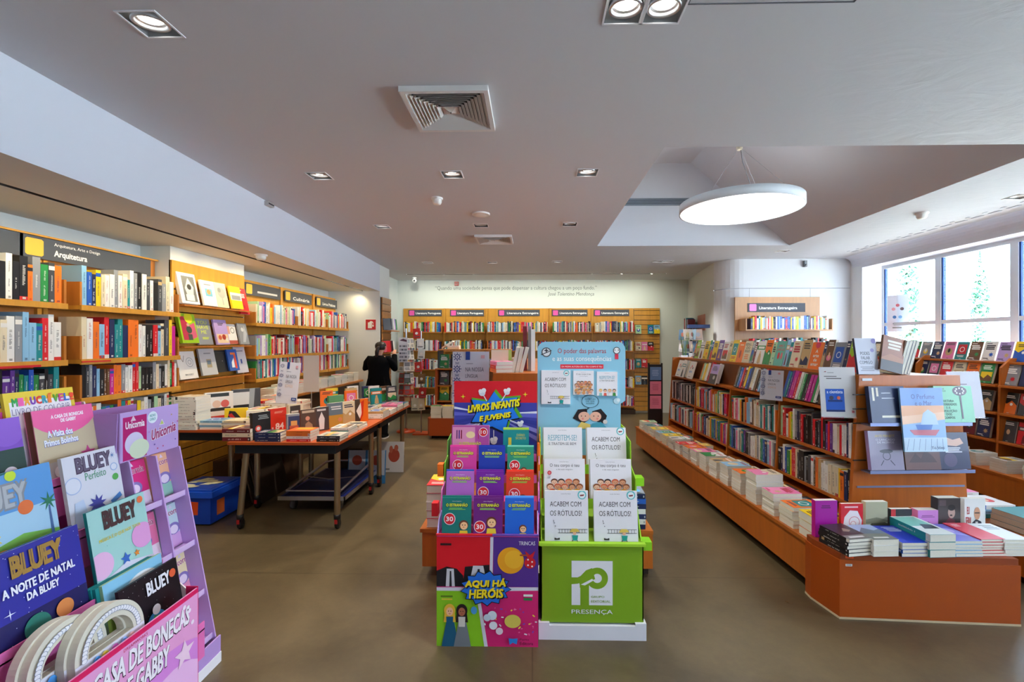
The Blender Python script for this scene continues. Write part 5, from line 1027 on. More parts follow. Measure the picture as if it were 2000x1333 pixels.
A.line(.82, .83, .9, .83, 'b04a24', .015)
A.bars(.03, .905, .17, .94, '2a1216', 1); A.text('TRINCAS', .81, .92, .97, .955, 'e8e4f0', .02); A.bars(.04, .44, .18, .465, '5a7a1c', 1); A.bars(.05, .415, .17, .438, 'e0c040', 1); A.bars(.85, .455, .95, .48, 'e8f0e4', 1, fill=.8); A.bars(.85, .42, .95, .448, '2a8a4a', 1, fill=.8)
for u, hc, dc, sk in ((.13, 'e8b83a', '1a5a7a', 'f0bc94'), (.25, '2a1c1c', '7a8288', 'b06a4a')):
    A.poly([(u - .03, .24), (u + .04, .24), (u + .09, 0), (u - .08, 0)], dc); A.ell(u, .325, .055, hc, .06); A.poly([(u - .05, .3), (u + .05, .3), (u + .06, .22), (u - .06, .22)], hc); A.ell(u, .315, .034, sk, .038); A.poly([(u - .03, .18), (u + .03, .18), (u + .035, .27), (u - .035, .27)], dc if u < .2 else 'd8d4ca')
    A.ell(u - .012, .32, .005, '1c1c20', n=8); A.ell(u + .012, .32, .005, '1c1c20', n=8); A.rect(u - .008, .294, u + .008, .299, 'b03a3a')
A.ell(.37, .33, .03, '4a9ad0', .035)
rr = random.Random(3)
for k in range(34): u = rr.uniform(.47, .97); v = rr.uniform(.12, .36); A.line(u, v, u + rr.uniform(-.03, .03), v + rr.uniform(-.02, .02), rr.choice(['f0e04a', 'e8e8f0', 'e86aa0', '7a4ac0']), .012)
A.ell(.55, .29, .045, 'd8e4ec'); A.ell(.50, .27, .035, 'c4d4e0'); A.ell(.56, .20, .04, 'e8ecf2'); A.ell(.62, .15, .035, 'e8d8e4'); A.ell(.75, .24, .08, 'd8c85a', .06)
A.star(.485, .535, .255, '151518', 13, .80, 80, .165); A.star(.485, .535, .245, '1f6ad0', 13, .80, 80, .155); A.text('AQUI HÁ', .285, .535, .68, .615, 'f2d81c', .05, .1, .01, '14141a', .010); A.text('HEROIS', .325, .445, .655, .52, 'f2d81c', .05, .1, .01, '14141a', .010); A.poly([(.53, .527), (.565, .545), (.58, .54), (.55, .522)], 'f2d81c')
A.poly([(.71, .09), (.75, .085), (.80, .09), (.79, .035), (.75, .05), (.72, .03)], '2a86d8'); A.text('Porto', .82, .07, .91, .09, '6a1a3c', .02); A.text('Editora', .82, .03, .95, .058, '6a1a3c', .02)
m.obj('front_box', o)
m = MB(); m.box((-.003, -.003, .572), (W_ * .55, .008, .580), 'd8202a', 'card'); m.box((W_ * .55, -.003, .572), (W_ + .003, .008, .580), '6a48a8', 'card'); m.obj('box_rim', o)
for s, x in ((0, 0), (1, W_ - .005)):
    for q, (y0, y1, z0, z1, c) in enumerate(((0, .12, .57, .66, 'b8a8e8'), (.1, .24, .60, .78, 'e87ac0'), (.22, .36, .66, .90, '74c43a' if s == 0 else 'f0a8d8'), (.34, .5, .76, 1.0, 'e8782a' if s else '6ab84a'))):
        m = MB(); m.prism([(y0, .5), (y1, .5), (y1, z1), (y0 + .05, z1 - .02), (y0, z0)], (x + .0002 * q + (.0055 * q if s else -.0055 * q), x + .005 + (.0055 * q if s else -.0055 * q)), c, 'card', axis='x'); m.obj('side_panel', o)
for s, z, c in ((0, .80, 'e8701a'), (0, .63, 'd82028'), (1, .90, 'e8701a'), (1, .80, 'e8701a'), (1, .64, '6a3aa0')): m = MB(); y = .08 + (z - .6) * .9; m.box((-.05 if s == 0 else W_ + .0001, y, z), (-.017 if s == 0 else W_ + .0115, y + .05, z + .07), c, 'card'); m.obj('side_clip', o)
for k, (y, z) in enumerate(((.012, .560), (.125, .668), (.24, .778), (.36, .870))):
    m = MB(); m.box((.006, y, z - .005), (W_ - .006, y + .11, z), 'e0622a' if k == 3 else '8a50a8', 'card')
    if k: m.box((.006, y - .003, z - .005), (W_ - .006, y, z + .04), 'c85a9a', 'card')
    m.obj('tier_shelf', o)
m = MB(); m.box((.005, .505, .75), (W_ - .002, .51, 1.328), 'b0141c', 'card'); m.obj('header_board', o)
m = MB(); A = Art(m, W_ - .007, .48, T(.005, .5045, .848), .00015, 0, 'card')
A.rect(0, 0, 1, 1, '3a3f9c'); A.rect(0, .72, 1, 1, 'cf1826')
for a, c in ((0, '5a5cb8'), (1, '2a44a8'), (2, '7a78c8'), (3, '8a88d4'), (4, '2c3890'), (5, '5c60c0')): A.poly([(0, .0 + a * .11), (0, .05 + a * .11), (.48, .56)], c); A.poly([(1, .02 + a * .1), (1, .08 + a * .1), (.48, .56)], c)
A.poly([(0, .64), (0, .67), (.4, .58)], 'dce0ee'); A.poly([(1, .58), (1, .61), (.55, .58)], 'dce0ee'); A.poly([(0, .3), (0, .35), (.45, .52)], 'b8bce0')
bst = [(.20, .46), (.26, .585), (.20, .77), (.40, .74), (.485, .88), (.56, .78), (.78, .80), (.73, .64), (.80, .52), (.66, .49), (.62, .32), (.46, .40), (.35, .38), (.33, .46)]
A.poly([(u * 1.03 + .005, v * 1.02 + .0) for u, v in bst], '5aa828'); A.poly([(u - .004, v - .012) for u, v in bst], '12141e'); A.poly([(.485 + (u - .485) * .95, .6 + (v - .6) * .95) for u, v in bst], '1f78e0')
A.text('LIVROS INFANTIS', .17, .59, .79, .68, 'f4e41c', .05, .12, .09, '14141c', .012); A.text('E JUVENIS', .31, .455, .68, .54, 'f4e41c', .05, .12, .06, '14141c', .012)
for u, v, s_ in ((.34, .85, .04), (.64, .86, .035), (.20, .36, .03), (.48, .22, .04), (.80, .44, .03)): A.ell(u, v, s_, 'd8dce4'); A.ell(u + .02, v + .03, s_ * .7, 'eceef2'); A.ell(u - .02, v + .02, s_ * .6, 'eceef2'); A.line(u, v, .48 + (u - .48) * .6, .58 + (v - .58) * .6, 'd8dce4', .012)
for u, v in ((.11, .80), (.86, .83), (.72, .28), (.86, .34), (.08, .38)): A.star(u, v, .032, 'd4e02a', 4, .25)
m.obj('header_lettering', o)
def estr(bg, num=None, bx_=.2, by_=.3, fc=(.6, .22, .18), sub='8ad04a'):
    def f(A):
        A.rect(0, 0, 1, 1, bg); A.text('Álvaro Magalhães', .34, .895, .66, .925, 'f0e8f0', .01); A.text('O ESTRANHÃO', .12, .76, .88, .87, '1a1420', .06); A.text('O ESTRANHÃO', .13, .77, .87, .865, 'eef03a', .03); A.bars(.2, .68, .8, .74, sub, 2)
        u, v, s_ = fc; A.ell(u, v, s_, '6a3420'); A.ell(u + .01, v - .02, s_ * .8, 'f0c490'); A.ell(u + s_ * .3, v + .0, .02, '1c1418', n=8); A.ell(u - s_ * .25, v, .02, '1c1418', n=8); A.poly([(u - s_ * .8, v - s_ * .9), (u + s_ * .8, v - s_ * .9), (u + s_, 0), (u - s_, 0)], 'e0d23a'); A.ell(u, v - s_ * .35, s_ * .2, 'c8603a', s_ * .06)
        if num: A.ell(bx_, by_ + .08, .20, 'f2eef0'); A.ell(bx_, by_ + .08, .18, 'd0202c'); A.text(num, bx_ - .12, by_ + .02, bx_ + .12, by_ + .14, 'f6f0f0', .03)
    return f
ES = [[('177a72', '30', .26, .36, (.75, .28, .16), 'teal book with a red 30 badge, front row left'), ('6c1f7c', '30', .22, .16, (.62, .36, .18), 'purple book with a red 30 badge, front row middle'), ('1c62cc', None, 0, 0, (.62, .2, .13), 'blue book with floating marks, front row right')],
      [('b86ac8', None, 0, 0, (.72, .12, .2), 'pale violet book, second row left'), ('74229a', '30', .26, .34, (.8, .2, .13), 'violet book with a red 30 badge, second row middle'), ('e03a22', '30', .3, .30, (.6, .24, .16), 'red orange book, second row right')],
      [('d8409a', '10', .3, .38, (.72, .08, .14), 'pink book with a red 10 badge, third row left'), ('1f3aa8', None, 0, 0, (.46, .2, .18), 'dark blue book, third row middle'), ('2a9478', '30', .28, .38, (.62, .3, .13), 'green book with a red 30 badge, third row right')]]
PT_ = T(PX0, PY, 0)
for k, (y, z) in enumerate(((.018, .5606), (.13, .6686), (.246, .7786))):
    for q, (bg, nm, bx_, by_, fc, lab) in enumerate(ES[k]):
        for d in (1, 0):
            M = PT_ @ T(.022 + q * .165, y + d * .0165 + .004, z) @ Rx(-8)
            if d == 0: book(M, .152, .190, .014, bg, lab + ' of the colourful stand', 'small comic novels in the colourful stand', estr(bg, nm, bx_, by_, fc), True, spine=bg)
            else: book(M @ T(.002 * q - .004, 0, .004), .152, .192, .014, ['177a72', '6c1f7c', '5aa0e8', '2458b4', '74229a', 'e03a22', 'd8409a', '1f3aa8', '7ad0b8'][k * 3 + q], f'spare copy tucked behind the {lab}', 'spare copies in the colourful stand', None, True)
book(PT_ @ T(.012, .37, .8706) @ Rx(-6), .225, .20, .02, 'p', 'wide pink violet pack with a red 10 badge, back row left of the colourful stand', 'back row packs in the colourful stand', lambda A: (A.rect(0, 0, 1, 1, 'b04a9a'), A.rect(.02, .35, .62, .95, 'd890b8'), A.ell(.5, .72, .12, 'e8d8a0', .1), *[A.rect(.12 + k * .06, .6, .15 + k * .06, .86, c) for k, c in enumerate(('5a2a6a', '3a2a8a', '8a1a3a'))], A.rect(.7, .6, .72, .86, 'c02a5a'), A.ell(.84, .8, .12, 'f2eef0'), A.ell(.84, .8, .105, 'd0202c'), A.text('10', .77, .75, .91, .85, 'f6f0f0', .03), A.text('O ESTRANHÃO', .2, .42, .78, .52, 'd8e05a', .03)))
book(PT_ @ T(.32, .385, .8706) @ Rx(-6), .155, .185, .02, 't', 'teal pack in clear wrap, back row right of the colourful stand', 'back row packs in the colourful stand', lambda A: (A.rect(0, 0, 1, 1, '138a8c'), A.rect(0, .93, 1, 1, 'b8d83a'), A.rect(.2, .3, .32, .68, 'd8c03a'), A.text('DIÁRIO\nSECRETO', .48, .62, .88, .82, 'c8c05a', .01)))

# ---- far left island with a podium, behind the person aisle
OF = T(-1.64, 7.62, 0)
o = empty('far_island', 'small orange shelf unit with face-out books beyond the red stand', 'bookcase', OF)
m = MB(); m.box((.02, .02, .33), (.05, .45, 1.12), 'b8521c', 'wood'); m.box((.05, .43, .33), (1.3, .45, 1.12), WOOD, 'wood'); m.box((1.3, .02, .33), (1.33, .45, 1.30), WOOD, 'wood'); m.obj('side_panel', o)
for z in (1.12, .84, .58): m = MB(); m.box((.05, .03, z - .02), (1.3, .43, z), WOOD, 'wood'); m.obj('shelf', o)
m = MB(); m.prism([(-.02, -.22), (1.35, -.22), (1.35, .44), (-.06, .44), (-.06, -.16)], (.05, .33), 'a8481a', 'laminate', axis='z'); m.box((.0, -.16, 0), (1.3, .4, .05), '2a1a10', 'laminate'); m.obj('podium_base', o)
k = 0
for z, its in ((1.1206, 'gkpw'), (.8406, 'dws'), (.5806, 'yct')):
    for q, c in enumerate(its): k += 1; book(OF @ T(.07 + q * .19, .12, z) @ Rx(-10), .16, .235, .02, c, f'{PAL[c][0]} cover, {ordn(q)} from the left, {["top", "middle", "lowest"][(k > 4) + (k > 7)]} row of the small far unit', 'covers on the small far unit', generic_art(c, 930 + k), parts=False, name='display_book')
for i, (x, n, c) in enumerate(((.10, 6, 'wwwwwr'), (.29, 6, 'w'), (.48, 6, 'wwww'), (.67, 5, 'w'))): stack(OF @ T(x - .02, -.08, .3304), n, .17, .22, .032, c, f'{ordn(i)} pile from the left on the small far unit', 'piles on the small far unit', 950 + i)
stack(OF @ T(.25, .2, 1.365), 2, .2, .15, .03, 'cw', 'messy heap lying over the small far unit', 'books over the small far unit', 955) if 0 else None
m = MB(OF); m.box((.06, .03, 1.42), (1.29, .44, 1.44), WOOD, 'wood'); m.box((.06, .03, 1.13), (.08, .44, 1.42), '3a4148', 'wood'); tag(m.obj('upper_shelf'), 'short dark edged upper shelf of the small far unit', 'shelf')
stack(OF @ T(.30, .22, 1.4408) @ Rz(90), 2, .2, .2, .03, 'cw', 'pile on top of the small far unit', 'books over the small far unit', 956)
book(OF @ T(.10, .22, 1.445) @ Ry(-32) @ Rx(-90) @ T(0, -.03, 0), .22, .2, .028, 'w', 'thick white book propped slanting on top of the small far unit', 'books over the small far unit', None, parts=False, name='leaning_book')

# ================================================================== TABLES
def table(name, label, x0, x1, y0, y1, z, legs, splay=(), wheels=True, top='b8521c'):
    o = empty(name, label, 'table', T(0, 0, 0)); m = MB(); m.box((x0, y0, z - .022), (x1, y1, z), top, 'laminate'); m.obj('tabletop', o)
    m = MB(); a = .04; m.box((x0 + a, y0 + a, z - .10), (x1 - a, y0 + a + .03, z - .0225), '1e2226', 'paint'); m.box((x0 + a, y1 - a - .03, z - .10), (x1 - a, y1 - a, z - .0225), '1e2226', 'paint')
    m.box((x0 + a, y0 + a + .031, z - .10), (x0 + a + .03, y1 - a - .031, z - .0225), '1e2226', 'paint'); m.box((x1 - a - .03, y0 + a + .031, z - .10), (x1 - a, y1 - a - .031, z - .0225), '1e2226', 'paint'); m.obj('apron', o)
    for i, (x, y) in enumerate(legs):
        dx = splay[i] if i < len(splay) else 0; zt = z - .0995; zb_ = .12
        m = MB(); m.tube([(x, y, zt), (x + dx, y, zb_)], .025, 'a89878', 'brushed_steel', 16); l = m.obj('leg', o)
        m = MB(T(x + dx, y, 0)); m.lathe([(.026, .125), (.028, .125), (.028, .085), (.02, .08)], '17171a', 'plastic', 16); m.box((-.012, -.03, .05), (.012, -.026, .085), 'b01c20', 'plastic')
        m.lathe([(.001, -.014), (.036, -.014), (.038, -.008), (.038, .008), (.036, .014), (.001, .014)], '121214', 'plastic', 20, T(0, .012, .038) @ Ry(90)); m.box((-.017, -.018, .03), (-.0145, .03, .085), '17171a', 'plastic'); m.box((.0145, -.018, .03), (.017, .03, .085), '17171a', 'plastic'); m.obj('castor', l)
    return o
TZ = .75
table('book_table', 'orange topped table on castors with the front pile of red and navy spines', -2.50, -1.58, 3.72, 4.83, TZ, [(-2.40, 3.82), (-1.64, 3.84), (-2.40, 4.72), (-1.66, 4.71)], (-.055,))
table('book_table', 'second orange topped table on castors behind the front one', -2.50, -1.59, 4.85, 5.95, TZ, [(-2.40, 4.95), (-1.66, 4.96), (-2.40, 5.84), (-1.66, 5.84)])
table('book_table', 'orange topped table against the slatted panel beside the blue crate', -3.20, -2.52, 4.02, 5.27, .79, [(-2.93, 4.42), (-2.62, 5.15), (-3.1, 5.15), (-2.6, 4.3)])
G = 'books on the front table'
def B(x, y, z=TZ + .0004): return T(x, y, z)
def spbar(c2):  # long printed line along a spine lying flat
    def f(mb): pass
    return f
stack(B(-2.45, 3.84) @ Rz(90), 3, .17, .235, .033, 'mcm', 'red and cream pile, front table left corner', G, 1001, True, None, jit=.6)
stack(B(-2.175, 3.815) @ Rz(90), 3, .15, .215, .024, 'nnn', 'dark blue pile, front table edge', G, 1002, True, None, jit=.6)
stack(B(-1.925, 3.83) @ Rz(90), 4, .16, .20, .022, 'rwoo', 'red orange pile, front table edge', G, 1003, True, lambda A: (A.rect(0, 0, 1, 1, 'e8622a'), A.rect(.4, .1, .9, .8, 'f0b03a')), jit=.6)
stack(B(-1.675, 3.84) @ Rz(90), 2, .18, .19, .024, 'kd', 'black spined pile, front table right corner', G, 1004, True, lambda A: (A.rect(0, 0, 1, 1, 'c8c4b4'), A.rect(.1, .2, .5, .8, '6a7a74'), A.ell(.6, .4, .12, 'e8b09a'), A.rect(.0, .5, 1, .7, 'e8b85a')), jit=.6)
FT = [(-2.325, 3.79, 62, .155, .225, .04, 'k', 'black book with a red disc, spine to the camera, front row of the front table', lambda A: (A.bars(.3, .72, .9, .9, '9aa0a0', 3), A.ell(.3, .4, .17, 'd84030'), A.ell(.3, .4, .1, 'f0e0d8'), A.rect(.3, .2, .9, .24, 'd8d8d4'))),
      (-2.29, 3.99, 62, .15, .23, .035, 'r', 'red book with white numerals standing behind the black one on the front table', lambda A: (A.rect(0, 0, 1, 1, 'd8321c'), A.bars(.2, .8, .8, .88, 'f0a890', 2), A.text('84', .3, .18, .8, .42, 'f4e4dc', .04))),
      (-2.24, 4.20, 62, .15, .235, .035, 'c', 'cream book with a dark photo, third of the slanting standing row on the front table', lambda A: (A.rect(.1, .35, .8, .95, '4a4036'), A.bars(.15, .65, .75, .78, 'e8e0d0', 1), A.rect(.1, .05, .8, .4, 'c8a88a'), A.ell(.85, .2, .1, 'd84a40'))),
      (-2.09, 3.885, 40, .1, .20, .045, 's', 'pale thick book with an orange and blue cover beside the red orange pile', lambda A: (A.rect(.1, .1, 1, .9, '2c3460'), A.rect(.2, .1, .9, .5, 'c8502a'), A.rect(.3, .5, .8, .7, 'e0a050'))),
      (-2.05, 4.04, 52, .14, .215, .028, 'h', 'brown cover with a pale figure on the front table', lambda A: (A.rect(0, 0, 1, 1, '5a4438'), A.poly([(.25, 0), (.3, .4), (.5, .5), (.75, .35), (.8, 0)], 'b08a6a'), A.ell(.45, .62, .14, 'd89a84'), A.rect(.1, .85, .9, .95, 'c8b8a0'))),
      (-1.99, 4.17, 52, .14, .215, .028, 'd', 'dark cover with a white bird shape on the front table', lambda A: (A.rect(0, 0, 1, 1, '4a4244'), A.poly([(.35, .05), (.3, .5), (.5, .8), (.7, .5), (.65, .05)], 'e8e8ea'), A.rect(.2, .84, .8, .92, 'd8d8d8'))),
      (-1.93, 4.32, 52, .15, .235, .03, 's', 'grey and gold harvest cover on the front table', lambda A: (A.rect(0, .5, 1, 1, '6a7c8a'), A.rect(0, 0, 1, .5, 'c8963a'), A.bars(.2, .7, .9, .88, 'e0e4e8', 2), A.ell(.8, .3, .14, 'd88a60'))),
      (-1.86, 4.47, 52, .14, .23, .03, 'c', 'plain cream cover behind the harvest cover on the front table', None),
      (-1.79, 4.62, 52, .15, .235, .03, 'o', 'orange cover with a red and white diamond on the front table', lambda A: (A.rect(0, 0, .4, 1, '4a4038'), A.poly([(.1, .5), (.45, .85), (.6, .5), (.35, .15)], 'f0ece4'), A.poly([(.45, .85), (.7, .95), (.6, .3), (.35, 0), (.5, .4)], 'd8341c'))),
      (-2.05, 4.62, 58, .17, .27, .03, 'g', 'green cover with a red faced figure in the middle of the front table', lambda A: (A.rect(0, 0, 1, 1, '5a9a6a'), A.rect(.35, .1, .75, .7, '6a3a2a'), A.ell(.7, .6, .14, 'e08a7a'), A.rect(.4, .2, .6, .5, 'c8704a'))),
      (-1.93, 4.70, 58, .13, .2, .02, 'w', 'white cover with a black zebra pattern in the middle of the front table', lambda A: [A.poly([(.1 + (k % 3) * .28, .1 + k * .09), (.3 + (k % 3) * .28, .16 + k * .09), (.2 + (k % 3) * .28, .2 + k * .09)], '17171a') for k in range(9)])]
for i, (x, y, a, ww, hh, tk, c, lab, art) in enumerate(FT): book(B(x, y) @ Rz(a) @ Rx(-3), ww, hh, tk, c, lab, 'standing books on the front table', art or generic_art(c, 1100 + i))
# flat piles filling both tables
r = random.Random(41); k = 0
pile = [(-2.39, 4.10, 3, 'wc'), (-2.38, 4.40, 4, 'c'), (-2.36, 4.70, 3, 'wy'), (-1.685, 4.10, 3, 'wt'), (-1.69, 4.36, 2, 'wc'), (-2.06, 4.36, 4, 'wp')]
for (x, y, n, c) in pile:
    k += 1; stack(B(x, y) @ Rz(90), n, .2, .16 if x > -2 else .21, .022, c, f'{["left side", "left side second", "left rear corner", "right edge", "right edge second", "middle"][k - 1]} pile of the front table', G, 1020 + k, False)
lab2 = 0
for iy, y in enumerate((5.0, 5.27, 5.54, 5.80)):
    for ix, x in enumerate((-2.37, -2.14, -1.91, -1.69)):
        lab2 += 1; c = 'cwopylwrtacwsrwe'[(ix * 3 + iy * 5) % 16]; n = [2, 3, 2, 3][(ix + iy) % 4]
        stack(B(x, y) @ Rz(90), n, .22, .19, .024, 'w' * (n - 1) + c, f'{ordn(ix)} pile from left, {["nearest", "second", "third", "last"][iy]} row, rear table', 'books on the second table', 1050 + lab2, False)
for i, (x, y, c) in enumerate(((-2.42, 5.38, 'y'), (-2.36, 5.10, 'o'), (-2.2, 5.40, 'a'), (-2.1, 5.14, 'o'), (-2.28, 5.66, 'w'), (-1.90, 5.40, 't'), (-2.10, 5.67, 'n'), (-2.02, 5.68, 'w'), (-1.88, 5.67, 'h'), (-1.80, 5.68, 'd'))):
    book(T(x, y, TZ + .076) @ Rz(50) @ Rx(-3), .14, .19, .025, c, f'{PAL[c][0]} upright cover on the piles of the rear table, {ordn(i)} of ten', 'upright books on the second table', generic_art(c, 1140 + i), parts=False, name='display_book')
# left table
GL = 'books on the left table'; ZL = .7904
stack(T(-3.08, 4.115, ZL) @ Rz(90), 11, .19, .2, .026, 'ww', 'tall white pile, left table left end', GL, 1201, True)
stack(T(-2.865, 4.13, ZL) @ Rz(90), 4, .17, .2, .019, 'wl', 'low pale pile, left table front', GL, 1202, True)
stack(T(-2.65, 4.13, ZL) @ Rz(90), 4, .17, .2, .019, 'wc', 'second low pale pile, left table front', GL, 1203, True)
LT = [(-3.06, 4.25, 55, .24, .30, .03, 'w', 'large book with black bands and a red picture in the left table row', lambda A: (A.rect(.05, .85, .85, .96, '2c3434'), A.rect(.05, .1, .95, .25, 'c83a3a'), A.rect(.05, .4, .9, .5, '2a2a2a'), A.ell(.7, .62, .15, 'd8645a'), A.ell(.4, .62, .15, 'e8c8b0'), A.rect(.0, .0, 1, .08, 'e0502a'))),
      (-2.93, 4.45, 55, .26, .31, .03, 'd', 'large dark book with a lime dot in the left table row', lambda A: (A.rect(.0, .5, .6, .9, 'd8dcdc'), A.rect(0, .4, .55, .5, '1c1c1e'), A.poly([(.55, 0), (.6, 1), (.8, 1), (.7, 0)], '9aa2a8'), A.ell(.55, .25, .14, 'd8e03a'), A.bars(.05, .2, .5, .36, 'e8e8e8', 1))),
      (-2.88, 4.25, 25, .19, .155, .03, 'y', 'yellow cover with a red and black dancer on the left table', lambda A: (A.poly([(.1, .2), (.2, .85), (.45, .8), (.7, .4), (.5, .1)], '2c2c30'), A.poly([(.15, .6), (.3, .7), (.5, .35), (.35, .3)], 'd8302a'), A.poly([(.35, .3), (.5, .3), (.7, .05), (.6, .05)], 'f0ece4'))),
      (-2.68, 4.26, 25, .14, .13, .07, 'w', 'white boxed book with a small dark photo on the left table', lambda A: (A.rect(.1, .1, .9, .6, '2a2a26'), A.rect(.05, .1, .15, .6, 'b8d83a'), A.rect(.15, .65, .9, .8, '6a5a4a')))]
for i, (x, y, a, ww, hh, tk, c, lab, art) in enumerate(LT): book(T(x, y, ZL) @ Rz(a) @ Rx(-2), ww, hh, tk, c, lab, 'standing books on the left table', art)
for i, (x, y, n, c) in enumerate(((-2.70, 4.55, 5, 'wwg'), (-2.65, 4.85, 6, 'w'), (-2.95, 4.95, 6, 'wr'), (-2.65, 5.15, 5, 'wo'), (-2.95, 5.22, 7, 'w'))): stack(T(x, y, ZL) @ Rz(90), n, .2, .2, .024, c, f'{ordn(i)} rear pile, left table behind yellow cover', GL, 1220 + i)
book(T(-2.85, 5.0, .99) @ Rz(60) @ Rx(-12), .2, .27, .012, 'u', 'pale lilac magazine with red figures leaning behind the left table', 'standing books on the left table', lambda A: (A.rect(0, 0, 1, 1, 'c8c0d8'), A.poly([(.2, .05), (.3, .3), (.5, .2), (.7, .35), (.8, .05)], 'a82a3a')), name='display_book') if 0 else None
paper_sign(T(-2.47, 4.38, .985) @ Rz(18) @ Ry(6), .185, .40, 'slanting white sign with tile ornaments on a pole by the left table', lingua, name='ornament_sign', pole=.985 - TZ - .001 - 0)
paper_sign(T(-2.52, 5.02, 1.02) @ Rz(8), .165, .40, 'blank grey sign on a pole above the second table', lambda A: A.rect(0, 0, 1, 1, 'c2bcb8'), base='c2bcb8', pole=1.02 - TZ - .001)

# ---- things under the tables
o = empty('storage_crate', 'blue plastic crate with torn labels under the left table', 'crate', T(-3.12, 3.86, 0))
m = MB(); m.prism([(.02, .02), (.37, .02), (.37, .40), (.02, .40)], (.012, .24), '1244b0', 'plastic', axis='z'); m.obj('tub', o)
m = MB(); m.box((-.0, -.0, .2405), (.40, .43, .29), '1c5ad8', 'plastic'); m.box((.015, .015, .29), (.385, .415, .305), '1650c4', 'plastic'); m.box((.05, .05, .305), (.35, .38, .307), '1244b0', 'plastic'); m.obj('lid', o)
m = MB(); rr = random.Random(8)
for k in range(13): x = rr.uniform(.02, .26); y = rr.uniform(.03, .3); m.poly([(x, y, .3085 + k * .0003), (x + rr.uniform(.05, .12), y + rr.uniform(-.02, .02), .3085 + k * .0003), (x + .1, y + .06, .3085 + k * .0003), (x + .03, y + .07, .3085 + k * .0003)], 'd8d6b8', 'card')
m.poly([(.10, .019, .09), (.26, .019, .09), (.265, .019, .2), (.2, .019, .205), (.12, .019, .17)], 'e8501c', 'card'); m.poly([(.10, .0185, .09), (.2, .0185, .09), (.15, .0185, .115)], 'e8e4dc', 'card')
m.poly([(.3705, .1, .06), (.3705, .2, .06), (.3705, .2, .19), (.3705, .1, .19)], 'c8602c', 'card'); m.obj('torn_label', o)
o = empty('platform_trolley', 'blue folding platform trolley with chrome handle under the front table', 'trolley', T(-2.33, 4.20, 0))
m = MB(); m.box((0, 0, .12), (.60, .95, .145), '1c2c7c', 'plastic'); m.box((.03, .03, .1455), (.57, .92, .15), '141c44', 'card'); m.obj('deck', o)
m = MB(); m.box((-.012, -.012, .115), (.612, -.0005, .15), 'd8dae0', 'steel'); m.box((.6005, -.012, .115), (.612, .96, .15), 'c8cad8', 'steel'); m.obj('edge_trim', o)
m = MB(); m.tube([(.05, .03, .19), (.05, .5, .22), (.05, .85, .24), (.1, .93, .24), (.5, .93, .24), (.55, .85, .24), (.55, .5, .22), (.55, .03, .19)], .013, 'd0d0d4', 'steel', 10); m.tube([(.05, .03, .19), (.55, .03, .19)], .008, 'd0d0d4', 'steel', 10); m.tube([(.05, .4, .215), (.3, .36, .2), (.55, .4, .215)], .006, 'b0b0b4', 'steel', 8); m.obj('folding_handle', o)
for x, y in ((.08, .1), (.52, .1), (.08, .85), (.52, .85)): m = MB(T(x, y, .05) @ Ry(90)); m.lathe([(.001, -.015), (.048, -.015), (.05, 0), (.048, .015), (.001, .015)], '6a6c70', 'plastic', 18); m.box((-.07, -.02, -.022), (-.0, .02, -.0185), '9a9ca0', 'steel'); m.box((-.07, -.02, .0185), (-.0, .02, .022), '9a9ca0', 'steel'); m.obj('wheel', o)
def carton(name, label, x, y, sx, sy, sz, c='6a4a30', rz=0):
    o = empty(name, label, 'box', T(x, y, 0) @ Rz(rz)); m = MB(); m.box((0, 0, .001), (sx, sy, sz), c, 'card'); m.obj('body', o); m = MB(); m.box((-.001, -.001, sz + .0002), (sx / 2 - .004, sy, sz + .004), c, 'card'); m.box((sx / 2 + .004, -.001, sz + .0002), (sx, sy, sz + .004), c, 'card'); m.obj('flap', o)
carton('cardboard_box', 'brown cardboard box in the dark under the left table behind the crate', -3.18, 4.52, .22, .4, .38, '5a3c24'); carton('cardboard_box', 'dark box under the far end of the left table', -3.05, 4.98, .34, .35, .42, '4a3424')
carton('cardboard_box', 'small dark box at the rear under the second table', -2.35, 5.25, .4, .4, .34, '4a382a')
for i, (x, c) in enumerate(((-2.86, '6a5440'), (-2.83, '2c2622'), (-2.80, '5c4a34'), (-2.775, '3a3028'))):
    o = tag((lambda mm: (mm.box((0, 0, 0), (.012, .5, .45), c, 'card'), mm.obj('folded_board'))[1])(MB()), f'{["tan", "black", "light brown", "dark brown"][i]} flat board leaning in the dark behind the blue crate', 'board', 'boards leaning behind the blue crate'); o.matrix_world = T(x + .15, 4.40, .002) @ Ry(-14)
def poster(name, label, x, y, w, h, rz, base, art, tilt=-6):
    o = empty(name, label, 'poster', T(x, y, .003) @ Rz(rz) @ Rx(tilt)); m = MB(); m.box((0, 0, 0), (w, .012, h), base, 'card'); m.obj('board', o); m = MB(); art(Art(m, w, h, None, .00012, -.0003, 'card')); m.obj('print', o)
poster('leaning_poster', 'blue edged poster with two red faces leaning under the second table', -2.05, 5.06, .42, .36, 0, '3a80b8', lambda A: (A.rect(.02, .25, .46, 1, 'b8c4d4'), A.rect(.52, .25, .98, 1, 'b8c4d4'), A.ell(.24, .7, .13, 'a84a3a'), A.ell(.75, .7, .13, 'a84a3a'), A.bars(.1, .3, .4, .4, '8a94a4', 2), A.bars(.6, .3, .9, .4, '8a94a4', 2)))
poster('leaning_poster', 'white poster with a red hand shape leaning by the rear table legs', -1.86, 5.50, .31, .36, 0, 'dcdad8', lambda A: (A.rect(0, 0, 1, 1, 'dcdad8'), A.ell(.62, .55, .22, 'b8503c', .22), A.ell(.7, .8, .08, 'c86a50', .1), A.ell(.5, .75, .07, 'c86a50', .12), A.bars(.1, .05, .5, .15, '8a8a8a', 1)))

